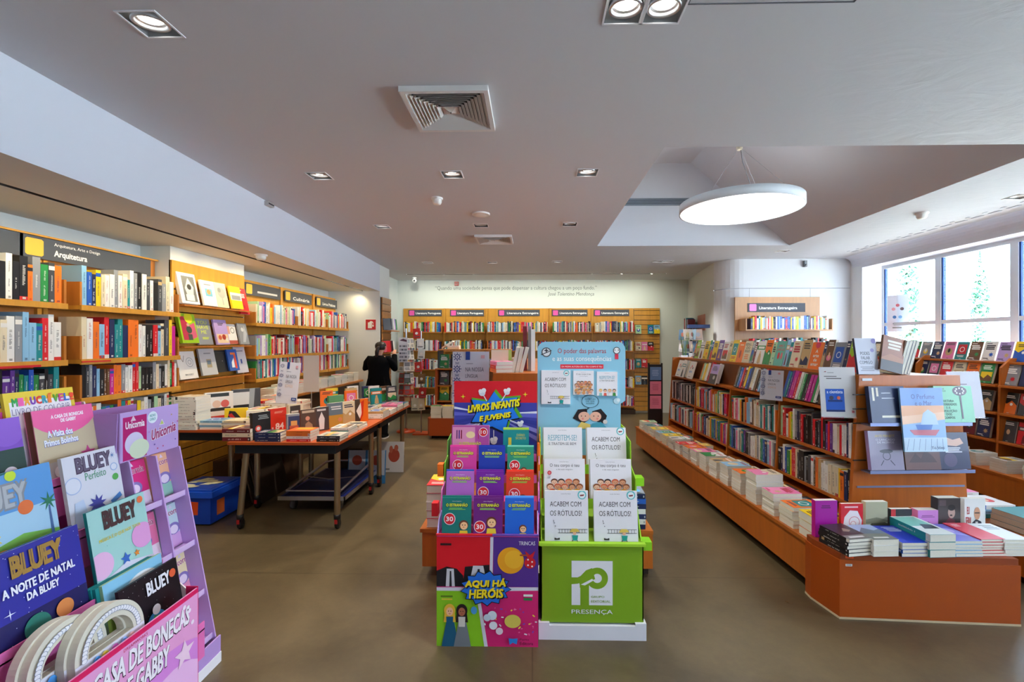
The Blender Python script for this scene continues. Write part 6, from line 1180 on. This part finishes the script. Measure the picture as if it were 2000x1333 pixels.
# ================================================================== PINK AND LILAC STANDS AT THE LEFT, facing +X
def F(x, y, z): return T(x, y, z) @ Rz(90)
def slab(o, nm, prof, y0, y1, c, mt='card'):   # profile in XZ extruded along Y
    m = MB(); m.prism(prof, (y0, y1), c, mt); return m.obj(nm, o)
# lilac stand
LIL = 'c3a2dc'; LD = 'a878b8'
ly0, ly1 = 1.945, 2.235
o = empty('cardboard_display', 'lilac stepped cardboard stand with small unicorn story books', 'display stand')
for y in (ly0, ly1 - .006): slab(o, 'side_panel', [(-1.555, .02), (-1.555, .13), (-1.735, 1.06), (-1.86, 1.10), (-1.95, 1.0), (-1.95, .02)], y, y + .006, LIL)
slab(o, 'side_panel', [(-1.56, .12), (-1.735, 1.05), (-1.78, 1.05), (-1.62, .12)], (ly0 + ly1) / 2 - .004, (ly0 + ly1) / 2 + .004, LIL)
m = MB(); m.box((-1.955, ly0 + .0065, .0), (-1.949, ly1 - .0065, 1.27), LD, 'card'); m.obj('back_panel', o)
m = MB(); m.box((-1.97, ly0 - .008, 0), (-1.535, ly1 + .008, .05), 'eeeef4', 'card'); m.box((-1.545, ly0 - .008, .05), (-1.538, ly1 + .008, .13), 'b898d8', 'card'); m.obj('base_tray', o)
for z, x in ((.83, -1.705), (.585, -1.658), (.345, -1.61), (.13, -1.57)):
    m = MB(); m.box((x - .20, ly0 + .0065, z - .006), (x, ly1 - .0065, z), 'd0b0e4', 'card'); m.box((x - .004, ly0 + .0065, z), (x, ly1 - .0065, z + .02), 'd8bce8', 'card'); m.obj('tier_shelf', o)
m = MB(); m.box((-1.752, ly0 - .03, 1.06), (-1.746, ly1, 1.272), LIL, 'card')
A = Art(m, ly1 - ly0 + .03, .212, F(-1.7455, ly0 - .03, 1.06), .00015, 0, 'card'); A.rect(0, 0, 1, 1, 'c2a4dc'); A.rect(.04, .02, .42, .90, 'b81c6c'); A.ell(.22, .34, .15, 'd8d0ec'); A.ell(.30, .2, .16, 'd8e4c8', .2); A.star(.2, .84, .05, 'e8c8d8', 3, .5); A.text('Unicornia', .08, .66, .38, .80, 'f2e4ee', .03); A.ell(.52, .80, .085, 'e8f0f8'); A.text('NOVO\nLIVRO!', .47, .73, .57, .87, '2a9a9a', .02)
A.text('Unicornia', .50, .30, .94, .52, 'f2e8f4', .09, .1, .10); A.text('Unicornia', .50, .30, .94, .52, 'a8346c', .03, .1, .10); A.star(.68, .64, .06, 'e8dcf2', 3, .5); A.star(.68, .64, .04, 'b8c86a', 3, .5)
for u, v, c in ((.86, .78, 'c8a84a'), (.55, .2, '5a4aa0'), (.7, .12, 'c83a6a'), (.93, .2, '5a4aa0'), (.6, .1, 'c83a6a'), (.45, .5, 'b878b8'), (.97, .6, 'b8427a')): A.star(u, v, .016, c)
m.obj('header_board', o)
m = MB(); m.prism([(-1.76, 1.06), (-1.83, 1.12), (-1.87, 1.24), (-1.84, 1.27), (-1.752, 1.27)], (ly0 - .036, ly0 - .031), 'b68fce', 'card'); m.obj('header_wing', o)
def uni(bg, fg):
    def f(A): A.rect(0, 0, 1, 1, bg); A.rect(0, 0, 1, .3, fg); A.text('Unicornia', .08, .74, .92, .88, 'f6eef4', .05); A.text('Unicornia', .08, .74, .92, .88, 'a83468', .02); A.ell(.5, .42, .26, '8a7ab8', .14); A.ell(.5, .4, .17, 'ecdcec', .1); A.star(.5, .93, .08, 'e8d8ec', 3, .5); A.poly([(0, .1), (.4, .3), (1, .15), (1, 0), (0, 0)], fg)
    return f
cells = [(.83, -1.72, [('d8307c', 'e8d8e8', 'pink'), ('f0b890', '9ad0b8', 'orange')]), (.585, -1.675, [('e87aa8', 'f0e0e8', 'rose'), ('c8dce0', 'd8a8d8', 'pale green')]), (.345, -1.63, [('b8d8d0', 'e8a8c8', 'mint'), ('f0e0b0', 'e89ab8', 'yellow')]), (.13, -1.59, [('e86a7a', 'f2e8ec', 'coral'), ('e85a6c', 'f0e4ea', 'coral red')])]
for k, (z, x, cs) in enumerate(cells):
    for q, (bg, fg, nm) in enumerate(cs):
        for d in (1, 0): book(F(x - .045 - d * .014, ly0 + .012 + q * .166, z + .0006) @ Rx(-11), .145, .205, .012, bg, f'{nm} small story book, {["top", "second", "third", "lowest"][k]} tier {["left", "right"][q]} of the lilac stand' + (' front copy' if d == 0 else ' rear copy'), 'small story books in the lilac stand', uni(bg, fg) if d == 0 else None, True)
# pink stand: stepped tiers rising away from the aisle; books on each tier
PKC = 'e060a8'
o = empty('cardboard_display', 'large pink stepped cardboard stand cut by the left edge of the photo', 'display stand')
py0, py1 = .80, 1.938
for y in (py0, py1 - .006): slab(o, 'side_panel', [(-1.46, .0), (-1.47, .52), (-1.50, .545), (-1.67, .70), (-1.77, .95), (-1.87, 1.12), (-1.92, 1.32), (-1.935, 1.32), (-1.935, 0)], y, y + .006, 'e8dcd8')
m = MB(); m.box((-1.9345, py0 + .0065, 0), (-1.929, py1 - .0065, 1.32), 'd8489a', 'card'); m.obj('back_panel', o)
tiers = [(-1.394, .36, .166), (-1.575, .62, .10), (-1.695, .84, .10), (-1.80, 1.03, .12)]
for x, z, d in tiers: m = MB(); m.box((x - d, py0 + .0065, z - .006), (x, py1 - .0065, z), 'e070b0', 'card'); m.box((x - .004, py0 + .0065, z - .12), (x, py1 - .0065, z + .03), 'e070b0', 'card'); m.obj('tier_shelf', o)
fm = F(-1.39, py0, .0)
m = MB(); m.box((0, 0, 0), (1.085, .006, .555), 'e89acb', 'card', fm); A = Art(m, 1.085, .555, fm, .00015, -.0004, 'card'); A.rect(0, 0, 1, 1, 'e8a0d0'); A.rect(0, .965, 1, 1, 'd81c5c')
A.ell(.86, .1, .30, 'd888d8', .6); A.ell(.88, .15, .2, 'eab8e4', .4)
A.text('DREAMWORKS', .68, .935, .77, .955, 'c82c5c', .01); A.text('CASA DE BONECAS', .58, .79, .955, .915, '3a2230', .05, .08); A.text('CASA DE BONECAS', .58, .795, .955, .92, 'f4ecf2', .03, .08); A.text('DE GABBY', .66, .62, .86, .75, '3a2230', .05, .08); A.text('DE GABBY', .66, .625, .86, .755, 'f4ecf2', .03, .08)
for u, v in ((.93, .93), (.955, .88), (.92, .84), (.97, .78)): A.ell(u, v, .008, 'f6e4f2')
A.star(.93, .6, .05, 'f2d0e4', 5); A.star(.86, .44, .03, '7ac86a', 5); m.obj('front_panel', o)
m = MB(); m.box((-1.44, 1.8855, .0), (-1.39, 1.889, .56), 'd81c5c', 'card'); m.obj('edge_trim', o)
def tx(bg, *items):
    def f(A):
        A.rect(0, 0, 1, 1, bg)
        for it in items:
            k = it[0]
            if k == 't': A.text(*it[1:6], it[6], *(it[7:] or (.03,)))
            elif k == 'r': A.rect(*it[1:])
            elif k == 'e': A.ell(*it[1:])
            elif k == 'p': A.poly(it[1], it[2])
            elif k == 's': A.star(*it[1:])
            elif k == 'd':
                q = random.Random(it[1])
                for _ in range(it[2]): A.ell(q.random(), q.random(), it[3], it[4], n=6)
    return f
blues = 'dark grey bold letters'
KB = [  # x of the tier front, y start, z, width, height, thickness, colour, label, art, copies
  (-1.845, 1.615, 1.0306, .255, .36, .012, 'y', 'yellow colouring book with rainbow letters at the back of the pink stand', tx('e2c83a', ('r', .06, .0, .94, .9, 'e8e4ea'), ('p', [(.3, .45), (.5, .62), (.8, .6), (.9, .45)], '3a2a34'), ('t', 'LIVRO DE COLORIR', .08, .76, .92, .83, 'f4f2f6', .05), ('t', 'LIVRO DE COLORIR', .08, .76, .92, .83, '8a80a0', .01),
     *[('t', ch, .10 + i * .082, .855, .165 + i * .082, .935 + (.02 if ch == 'Í' else 0), c_, .05) for i, (ch, c_) in enumerate(zip('MIAUCRÍVEL!', ['2a9a4a', 'e85aa8', 'e8a02a', '7a3ab0', 'd8302a', '2a9ab0', 'e87a2a', '5aa83a', 'c83a8a', '3a6ac8', 'e8482a']))])),
  (-1.795, 1.655, 1.0306, .235, .285, .03, 'p', 'pink book about visiting cousins, upper tier of the pink stand', tx('c8b898', ('r', 0, 0, 1, .28, 'c8c2c0'), ('e', .5, 1.05, .62, 'e8609c', .42), ('t', 'A CASA DE BONECAS\nDE GABBY', .28, .80, .82, .91, 'f6ecf2', .04), ('t', 'A Visita dos\nPrimos Bolinhos', .12, .50, .66, .70, '4a5ab8', .06), ('t', 'A Visita dos\nPrimos Bolinhos', .12, .505, .66, .705, 'f2f4fa', .03), ('s', .8, .3, .14, 'c84a8a', 5), ('e', .3, .14, .1, 'eee8e6'), ('e', .46, .1, .08, 'eee0e2'))),
  (-1.795, 1.40, 1.0306, .235, .275, .025, 'v', 'purple garden book, upper tier of the pink stand', tx('7a4ab8', ('r', 0, 0, 1, .6, '24443c'), ('e', .8, .85, .25, '8a5ac8'), ('t', 'A CASA DE BONECAS\nDE GABBY', .15, .78, .65, .90, 'f2ecf6', .04), ('t', 'O Jardim', .12, .55, .58, .66, 'e8a8c8', .04), ('e', .78, .3, .09, 'f0e4ec'), ('t', 'NOVO', .73, .285, .83, .315, 'c83a7a', .01), ('e', .3, .12, .18, '3a6a4c'))),
  (-1.845, 1.32, 1.0306, .28, .335, .012, 't', 'green book with white flowers at the upper left of the pink stand', tx('1c8a6c', ('s', .6, .9, .07, 'f0f4f0', 6), ('s', .45, .8, .04, 'f0f4f0', 6), ('s', .8, .85, .03, 'd8ece4', 6))),
  (-1.69, 1.665, .8406, .23, .30, .014, 'w', 'white book with big grey letters and green word, third tier of the pink stand', tx('dcdde8', ('t', 'BLUEY', .22, .76, .84, .95, '4a3c54', .07), ('t', 'BLUEY', .225, .765, .835, .945, '6a6078', .02), ('t', 'Perfeito', .34, .64, .72, .74, '5a9a7a', .01), ('e', .12, .62, .14, 'a8bce0'), ('e', .12, .62, .125, 'dfe2ee'), ('e', .88, .72, .07, '9ab4dc'), ('e', .88, .72, .055, 'dfe2ee'), ('s', .88, .88, .06, '4a7ab8', 7, .2), ('e', .88, .58, .06, '5ab05a'), ('p', [(.72, .28), (.92, .36), (.95, .3), (.76, .22)], '4a84c8'), ('s', .48, .30, .17, '4a4a9c', 9, .5), ('p', [(.05, .1), (.1, .4), (.25, .42), (.3, .2), (.2, .05)], 'c4d2ea'))),
  (-1.69, 1.36, .8406, .285, .30, .014, 'l', 'blue beach scene book with grey letters, third tier of the pink stand', tx('5a9ad8', ('r', 0, .0, 1, .55, 'a8d0e8'), ('p', [(0, 0), (1, 0), (1, .2), (.6, .28), (0, .16)], '7ab84a'), ('p', [(0, .9), (.6, 1), (0, 1)], '1c6a6a'), ('t', 'BLUEY', .06, .60, .70, .86, '8c9096', .09), ('t', 'BLUEY', .07, .61, .69, .85, 'b4b8bc', .03), ('e', .66, .56, .085, 'e0723a'), ('p', [(.90, .1), (.94, .1), (.93, .5), (.91, .5)], '4a6a9a'), ('s', .92, .55, .12, '2a7a5a', 7, .3), ('s', .3, .3, .08, 'e8c83a', 6), ('e', .55, .95, .06, 'c8e03a'), ('e', .35, .12, .1, 'e0903a', .06))),
  (-1.69, 1.06, .8406, .26, .30, .02, 'b', 'light blue cover at the very left edge, third tier of the pink stand', tx('6aa8e0', ('r', 0, 0, 1, .3, '4a9a5a'))),
  (-1.57, 1.645, .6206, .25, .325, .012, 't', 'turquoise book with brown letters and yellow line, second tier of the pink stand', tx('a4d4d0', ('d', 3, 16, .006, '5a9a9a'), ('e', .1, .35, .2, 'e8b8e0'), ('e', .85, .48, .2, 'e0a0d8'), ('t', 'BLUEY', .24, .74, .80, .94, '4a3034', .06), ('t', 'MÚSICA É O QUE NOS TOCA', .12, .60, .84, .655, 'e0c840', .02), ('e', .9, .92, .055, 'e8744a'), ('p', [(0, 0), (1, 0), (1, .18), (.5, .26), (0, .15)], 'd8d4e8'), ('s', .5, .3, .1, '3a6ac0', 5), ('s', .7, .3, .06, 'e08a3a', 5))),
  (-1.565, 1.335, .6206, .29, .30, .022, 'b', 'night blue winter book with gold letters, second tier of the pink stand', tx('2c2e98', ('r', 0, 0, 1, .3, '1c1c58'), ('d', 5, 40, .005, 'dce0f8'), ('t', 'BLUEY', .24, .72, .76, .93, 'a8823a', .06), ('t', 'A NOITE DE NATAL', .12, .55, .88, .64, 'f2f2fa', .04), ('t', 'DA BLUEY', .34, .43, .68, .51, 'f2f2fa', .04), ('s', .16, .38, .06, 'e8f0ff', 4, .15), ('p', [(0, 0), (.5, .12), (1, .02), (1, 0)], '3a3a8a'), ('e', .4, .12, .14, '2a7a6a'), ('e', .7, .16, .1, 'd8884a'))),
  (-1.565, 1.05, .6206, .25, .30, .03, 'r', 'red spined book at the very left edge, second tier of the pink stand', tx('b82c24', ('r', 0, .4, .2, .6, 'e8c03a'))),
  (-1.485, 1.62, .3606, .265, .33, .012, 'e', 'green landscape book with light blue letters, front tier of the pink stand', tx('a8b878', ('r', 0, .62, 1, 1, '8ac8e8'), ('p', [(0, .62), (.3, .72), (.7, .6), (1, .7), (1, .4), (0, .4)], '8aa84a'), ('e', .62, .76, .3, 'eef2f4', .16), ('t', 'ONDE ESTÁ A', .3, .78, .75, .84, '3a3c44', .02), ('t', 'BLUEY?', .42, .66, .9, .77, '5ab0e0', .05), ('s', .2, .6, .06, '2a2c6a', 6), ('p', [(.1, .3), (.5, .4), (.9, .32), (.8, .1), (.2, .1)], 'c8c89a'))),
  (-1.445, 1.635, .3606, .275, .30, .012, 'k', 'black star speckled book with a small orange planet, front tier of the pink stand', tx('131318', ('d', 9, 60, .004, 'e8e8f0'), ('t', 'BLUEY', .40, .74, .80, .90, 'e8eaf0', .04), ('e', .86, .84, .06, 'e0623a'), ('e', .48, .35, .17, '2a8ac0'), ('p', [(.36, .36), (.45, .46), (.56, .42), (.5, .3), (.4, .26)], '4aa84a'), ('e', .5, .52, .07, 'e8ecf2')))]
for i, (x, y, z, ww, hh, tk, c, lab, art) in enumerate(KB): book(F(x - .025, y + (.022 if y > 1.5 else .0), z) @ Rx(-9.5), ww, hh, tk, c, lab, 'children books in the pink stand', art, True, spine='m' if i == 1 else None)
for q in range(4): book(F(-1.51 - q * .0125, 1.632 - .004 * q, .3606) @ Rx(-9.5), .265, .325, .012, 't', f'dark green picture book, {ordn(q)} of the four tucked behind the green landscape book', 'children books in the pink stand', None, True) if q else None
# basket shaped board books, leaning in the front tier
def basket(M, label, seed):
    o = empty('board_book', label, 'book', M, 'basket shaped board books')
    n = 28; out = [(.13 + .13 * math.cos(PI * k / n), .20 + .13 * math.sin(PI * k / n)) for k in range(n + 1)]; inn_ = [(.13 + .085 * math.cos(PI * k / n), .20 + .08 * math.sin(PI * k / n)) for k in range(n + 1)]
    m = MB()
    for k in range(n):
        q = [out[k], out[k + 1], inn_[k + 1], inn_[k]]; m.prism(q, (0, .028), 'dcd6c4', 'card')
    m.prism([(.0, .0), (.26, .0), (.26, .2), (.215, .2), (.045, .2), (.0, .2)], (0, .028), 'd4cebc', 'card'); m.obj('pages', o)
    m = MB(); A = Art(m, .26, .33, None, .00015, -.0003); A.rect(0, 0, 1, .6, 'e4e4ee'); A.ell(.5, .42, .35, 'e8e8f2', .16)
    for k in range(n): a = PI * (k + .5) / n; A.ell(.5 + .41 * math.cos(a), .606 + .32 * math.sin(a), .04, 'f0eff2', .025, n=10); A.ring(.5 + .41 * math.cos(a), .606 + .32 * math.sin(a), .04, '7a84a0', .15, 10, .025)
    for u, c in ((.25, '4a9ae0'), (.36, 'e8d84a'), (.5, 'd86ac0'), (.64, '8ab0f0'), (.75, 'f0b8b0')): A.ell(u, .52, .06, c, .07)
    A.rect(.06, .1, .94, .44, 'e6e6f0'); A.ell(.6, .3, .12, 'b8c8ec', .06); A.ell(.7, .12, .03, '8a7ab8'); A.ell(.35, .15, .03, 'e8c85a'); m.obj('cover', o)
for q in range(4): basket(F(-1.402 - .027 * q - .004 * (q > 1), 1.40 - .008 * q - .07 * (q > 1), .366) @ Rx(-5) @ Matrix.Scale(.98, 4), ['front most cream basket shaped board book in the pink stand', 'second basket shaped board book in the pink stand', 'third basket shaped board book in the pink stand', 'rear basket shaped board book in the pink stand'][q], q)
o = empty('black_easel', 'black wire easel with a white card at the bottom left corner', 'easel', F(-1.34, .97, .58)); m = MB(); m.tube([(0, 0, 0), (.1, -.02, .14), (.2, 0, -.02)], .006, '141416', 'plastic'); m.tube([(.1, -.02, .14), (.1, .1, 0)], .006, '141416', 'plastic'); m.obj('frame', o)
m = MB(); m.box((0.03, -.012, -.02), (.17, -.008, .06), 'dcdce2', 'card'); m.obj('card', o)
# ================================================================== THE PERSON AND THE POSTCARD SPINNER
def plain(name, c, rough):
    m_ = bpy.data.materials.new(name); m_.use_nodes = True; b_ = m_.node_tree.nodes['Principled BSDF']; b_.inputs['Base Color'].default_value = hexc(c); b_.inputs['Roughness'].default_value = rough; MATS[name] = m_; return m_
plain('skin_tone', 'd9a184', .5)
def person():
    o = empty('person', 'person in a long black coat seen from behind reaching up to the postcard spinner', 'person', T(-2.50, 7.45, 0))
    V = []; E = []; R_ = []
    def v(p, r, par=None):
        V.append(p); R_.append(r)
        if par is not None: E.append((par, len(V) - 1))
        return len(V) - 1
    pel = v((0, 0, .84), (.14, .10)); w1 = v((0, -.005, .98), (.12, .09), pel); w2 = v((0, -.01, 1.12), (.14, .095), w1); ch = v((0, .0, 1.25), (.13, .085), w2); nk = v((.0, .01, 1.335), (.05, .05), ch); n2 = v((.01, .025, 1.39), (.047, .05), nk)
    h1 = v((.018, .035, 1.43), (.065, .08), n2); h2 = v((.022, .04, 1.49), (.076, .09), h1); v((.024, .04, 1.545), (.055, .065), h2)
    for s, el, wr in ((1, (.235, .06, 1.14), (.185, .235, 1.335)), (-1, (-.235, .05, 1.15), (-.05, .23, 1.22))):
        sh = v((s * .15, .0, 1.275), (.05, .05), ch); e = v(el, (.036, .036), sh); w_ = v(wr, (.024, .026), e)
        d = (Vector(wr) - Vector(el)).normalized(); side = d.cross(Vector((0, 1, .4))).normalized(); pm = Vector(wr) + d * .05; p_ = v(tuple(pm), (.034, .016), w_)
        for k, L_ in enumerate((.062, .07, .066, .052)):
            f0 = pm + side * (.026 - k * .017) + d * .028; a = v(tuple(f0), (.009, .009), p_); b = v(tuple(f0 + d * L_ * .5 + Vector((0, .006, 0))), (.0085, .0085), a); v(tuple(f0 + d * L_ * .85 + Vector((0, .022, -.004))), (.007, .007), b)
        t0 = Vector(wr) + side * .03 + d * .03; a = v(tuple(t0), (.01, .01), w_); v(tuple(t0 + side * .018 + d * .028 + Vector((0, .015, 0))), (.0085, .0085), a)
    for s in (1, -1):
        hp = v((s * .085, .0, .78), (.085, .085), pel); kn = v((s * .09, .01, .44), (.055, .06), hp); an = v((s * .09, -.02, .10), (.036, .04), kn); v((s * .10, .09, .05), (.036, .03), an)
    me = bpy.data.meshes.new('body'); me.from_pydata(V, E, []); b = bpy.data.objects.new('body', me); COL.objects.link(b); b.parent = o; me.materials.append(MATS['skin_tone'])
    sk = b.modifiers.new('skin', 'SKIN'); sk.use_smooth_shade = True; me.skin_vertices.new() if not me.skin_vertices else None
    for i, r in enumerate(R_): me.skin_vertices[0].data[i].radius = r
    me.skin_vertices[0].data[0].use_root = True
    b.modifiers.new('sub', 'SUBSURF').levels = 1; b.modifiers['sub'].render_levels = 2
    # face details on the side turned away
    m = MB(T(.024, .04, 1.48) @ Rz(-20))
    m.tube([(0, .082, .012), (0, .104, -.012), (0, .086, -.02)], [.006, .011, .008], 'd39a7c', 'skin', 8)
    for s in (-1, 1): m.lathe([(.001, -.01), (.008, -.006), (.011, 0), (.008, .006), (.001, .01)], 'f2efea', 'skin', 10, T(s * .03, .079, .016)); m.lathe([(.0045, 0), (.001, .004)], '2a1c16', 'skin', 8, T(s * .03, .090, .016) @ Rx(-90))
    m.tube([(-.022, .083, -.042), (0, .090, -.044), (.022, .083, -.042)], [.003, .006, .003], 'a8524a', 'skin', 8)
    for s in (-1, 1): m.tube([(s * .074, .0, .02), (s * .088, -.008, .012), (s * .084, -.004, -.018), (s * .074, .0, -.025)], [.006, .01, .008, .004], 'd39a7c', 'skin', 8)
    m.obj('face', o)
    m = MB(T(.022, .032, 1.485))
    m.loft([(0, -.02, -.05, .062, .065), (0, -.016, -.02, .082, .092), (0, -.008, .02, .090, .100), (0, -.004, .055, .078, .088), (0, 0, .078, .050, .055), (0, 0, .086, .01, .01)], '2b211e', 'hair', 24)
    m.tube([(0, -.09, .0), (-.005, -.13, -.02), (-.02, -.13, -.08), (-.03, -.115, -.15), (-.035, -.11, -.19)], [.022, .03, .032, .026, .008], '2b211e', 'hair', 12); m.obj('hair', o)
    m = MB(T(.022, -.068, 1.475)); m.tube([(-.02, .0, 0), (0, -.02, 0), (.02, 0, 0)], .008, '141416', 'cloth'); m.obj('hair_tie', o)
    m = MB()
    rings = [(0, .0, 1.345, .062, .06), (0, .0, 1.335, .09, .075), (0, -.002, 1.31, .155, .095), (0, -.002, 1.27, .19, .115), (0, 0, 1.20, .185, .13), (0, 0, 1.08, .165, .13), (0, 0, .98, .175, .14), (0, 0, .86, .205, .165), (0, -.005, .76, .235, .185), (.005, -.01, .70, .255, .20), (.005, -.01, .695, .24, .185)]
    m.loft(rings, '0d0d10', 'cloth', 28)
    # soft back folds
    for x in (-.12, -.03, .07, .15): m.tube([(x * .8, -.12, 1.0), (x, -.155, .85), (x * 1.25, -.185, .70)], [.006, .014, .018], '0b0b0e', 'cloth', 8)
    m.obj('coat', o)
    for s, el, wr in ((1, (.235, .06, 1.14), (.185, .235, 1.335)), (-1, (-.235, .05, 1.15), (-.05, .23, 1.22))):
        sh = Vector((s * .14, .0, 1.285)); el = Vector(el); wr = Vector(wr); m = MB(); m.tube([sh - Vector((s * .04, 0, 0)), sh, sh.lerp(el, .5) + Vector((s * .012, 0, 0)), el + Vector((s * .006, -.008, -.006)), el.lerp(wr, .5), wr], [.05, .066, .062, .056, .05, .046], '0d0d10', 'cloth', 16); m.obj('sleeve', o)
    m = MB(); m.loft([(0, 0, .9, .15, .12), (0, 0, .76, .17, .12)], '121318', 'cloth')
    for s in (1, -1): m.tube([(s * .085, 0, .82), (s * .09, .01, .44), (s * .09, -.02, .085)], [.095, .072, .062], '121318', 'cloth', 16)
    m.obj('trousers', o)
    for s in (1, -1):
        x = s * .093; m = MB(); m.loft([(x, .03, .001, .052, .125), (x, .03, .022, .054, .128)], 'e8e8e6', 'plastic', 20); sh_ = m.obj('sole', None)
        m = MB(); m.loft([(x, .03, .022, .05, .122), (x, .025, .05, .047, .108), (x, .0, .085, .042, .07), (x, -.02, .11, .045, .052)], '17181c', 'cloth', 20); q = m.obj('shoe', o); sh_.parent = q
person()
# spinner with cards and calendars, beside the person
o = empty('postcard_spinner', 'tall white postcard spinner full of cards beside the person in black', 'rack', T(-2.20, 7.98, 0))
m = MB(); m.tube([(0, 0, .03), (0, 0, 1.80)], .018, 'c8cace', 'steel'); m.lathe([(.16, .001), (.16, .025), (.05, .04), (.02, .06)], 'c8481c', 'plastic', 28); m.obj('pole', o)
r = random.Random(77)
for z in (.46, .66, .86, 1.06, 1.26, 1.46):
    for a in (-75, -25, 25, 75):
        m = MB(); M = T(0, 0, z) @ Rz(a) @ T(-.055, -.13, 0) @ Rx(-7); c = r.choice(['e8e8ea', 'e4e2de', 'dcdce4', 'd8cfc0', 'e8e8ea']) if z > .95 else r.choice(['e8e8ea', 'b8503a', 'd8c8a8', '4a5c58', 'c43a34', 'e0dcd0']); m.box((0, 0, 0), (.11, .004, .17), c, 'card', M); A = Art(m, .11, .17, M, .00015, -.0004)
        A.rect(.1, .5, .9, .9, r.choice(['8a8c94', 'b8685a', 'a8b0b8', '6a6c70', 'c8a87a'])); A.bars(.1, .1, .9, .4, '6a6c74', 3, r); m.obj('postcard', o)
for z in (.44, .64, .84, 1.04, 1.24, 1.44):
    m = MB(); m.lathe([(.135, z), (.14, z), (.14, z + .006), (.135, z + .006)], 'c8cace', 'steel', 24, cap=False); m.obj('wire_ring', o)
m = MB(); M = T(-.08, -.17, 1.22) @ Rz(8); m.box((0, 0, 0), (.15, .006, .42), 'ececf0', 'card', M); A = Art(m, .15, .42, M, .00015, -.0004, 'card'); A.poly([(.1, .88), (.5, .95), (.9, .9), (.9, .82), (.3, .86)], '6a4a5a')
for rr_ in range(5):
    A.rect(.08, .70 - rr_ * .145, .92, .705 - rr_ * .145, '5a5c64')
    for c_ in range(4): A.rect(.1 + c_ * .21, .61 - rr_ * .145, .26 + c_ * .21, .68 - rr_ * .145, ['6a6c78', 'a8acb8', '3c3e48', '8a8c98'][(c_ + rr_) % 4])
tag(m.obj('wall_calendar'), 'white calendar sheet the person in black is holding on the spinner', 'calendar'); bpy.data.objects['wall_calendar'].matrix_world = T(-2.20, 7.98, 0)
o = empty('card_stand', 'second slimmer card stand with red and green cards right of the postcard spinner', 'rack', T(-1.90, 7.80, 0))
m = MB(); m.tube([(0, .03, .02), (0, .03, 1.75)], .012, 'c8cace', 'steel'); m.box((-.11, -.12, 0), (.15, .14, .022), 'b8481c', 'plastic'); m.obj('pole', o)
for k, (z, c, x) in enumerate(((1.62, 'c8302c', -.06), (1.45, 'e4e6e4', 0), (1.28, 'dfe4e0', .01), (1.05, 'c83a34', -.03), (.85, '8a6a4a', .02), (.62, 'b82a2c', .03), (.40, 'd8cdb4', .02), (.40, 'c8c4b0', -.09))):
    m = MB(); M = T(x - .06, -.02 - .002 * k, z) @ Rx(-8) @ Ry(-6 + 4 * (k % 3)); m.box((0, 0, 0), (.12, .008 if z > 1 else .03, .17 if z > .5 else .21), c, 'card', M); A = Art(m, .12, .17, M, .00015, -.0004); A.ell(.5, .5, .2, 'f0eee8'); A.bars(.1, .1, .9, .25, '4a4c4e', 1); m.obj('card', o)
flush_shelved()
flush_stacked()
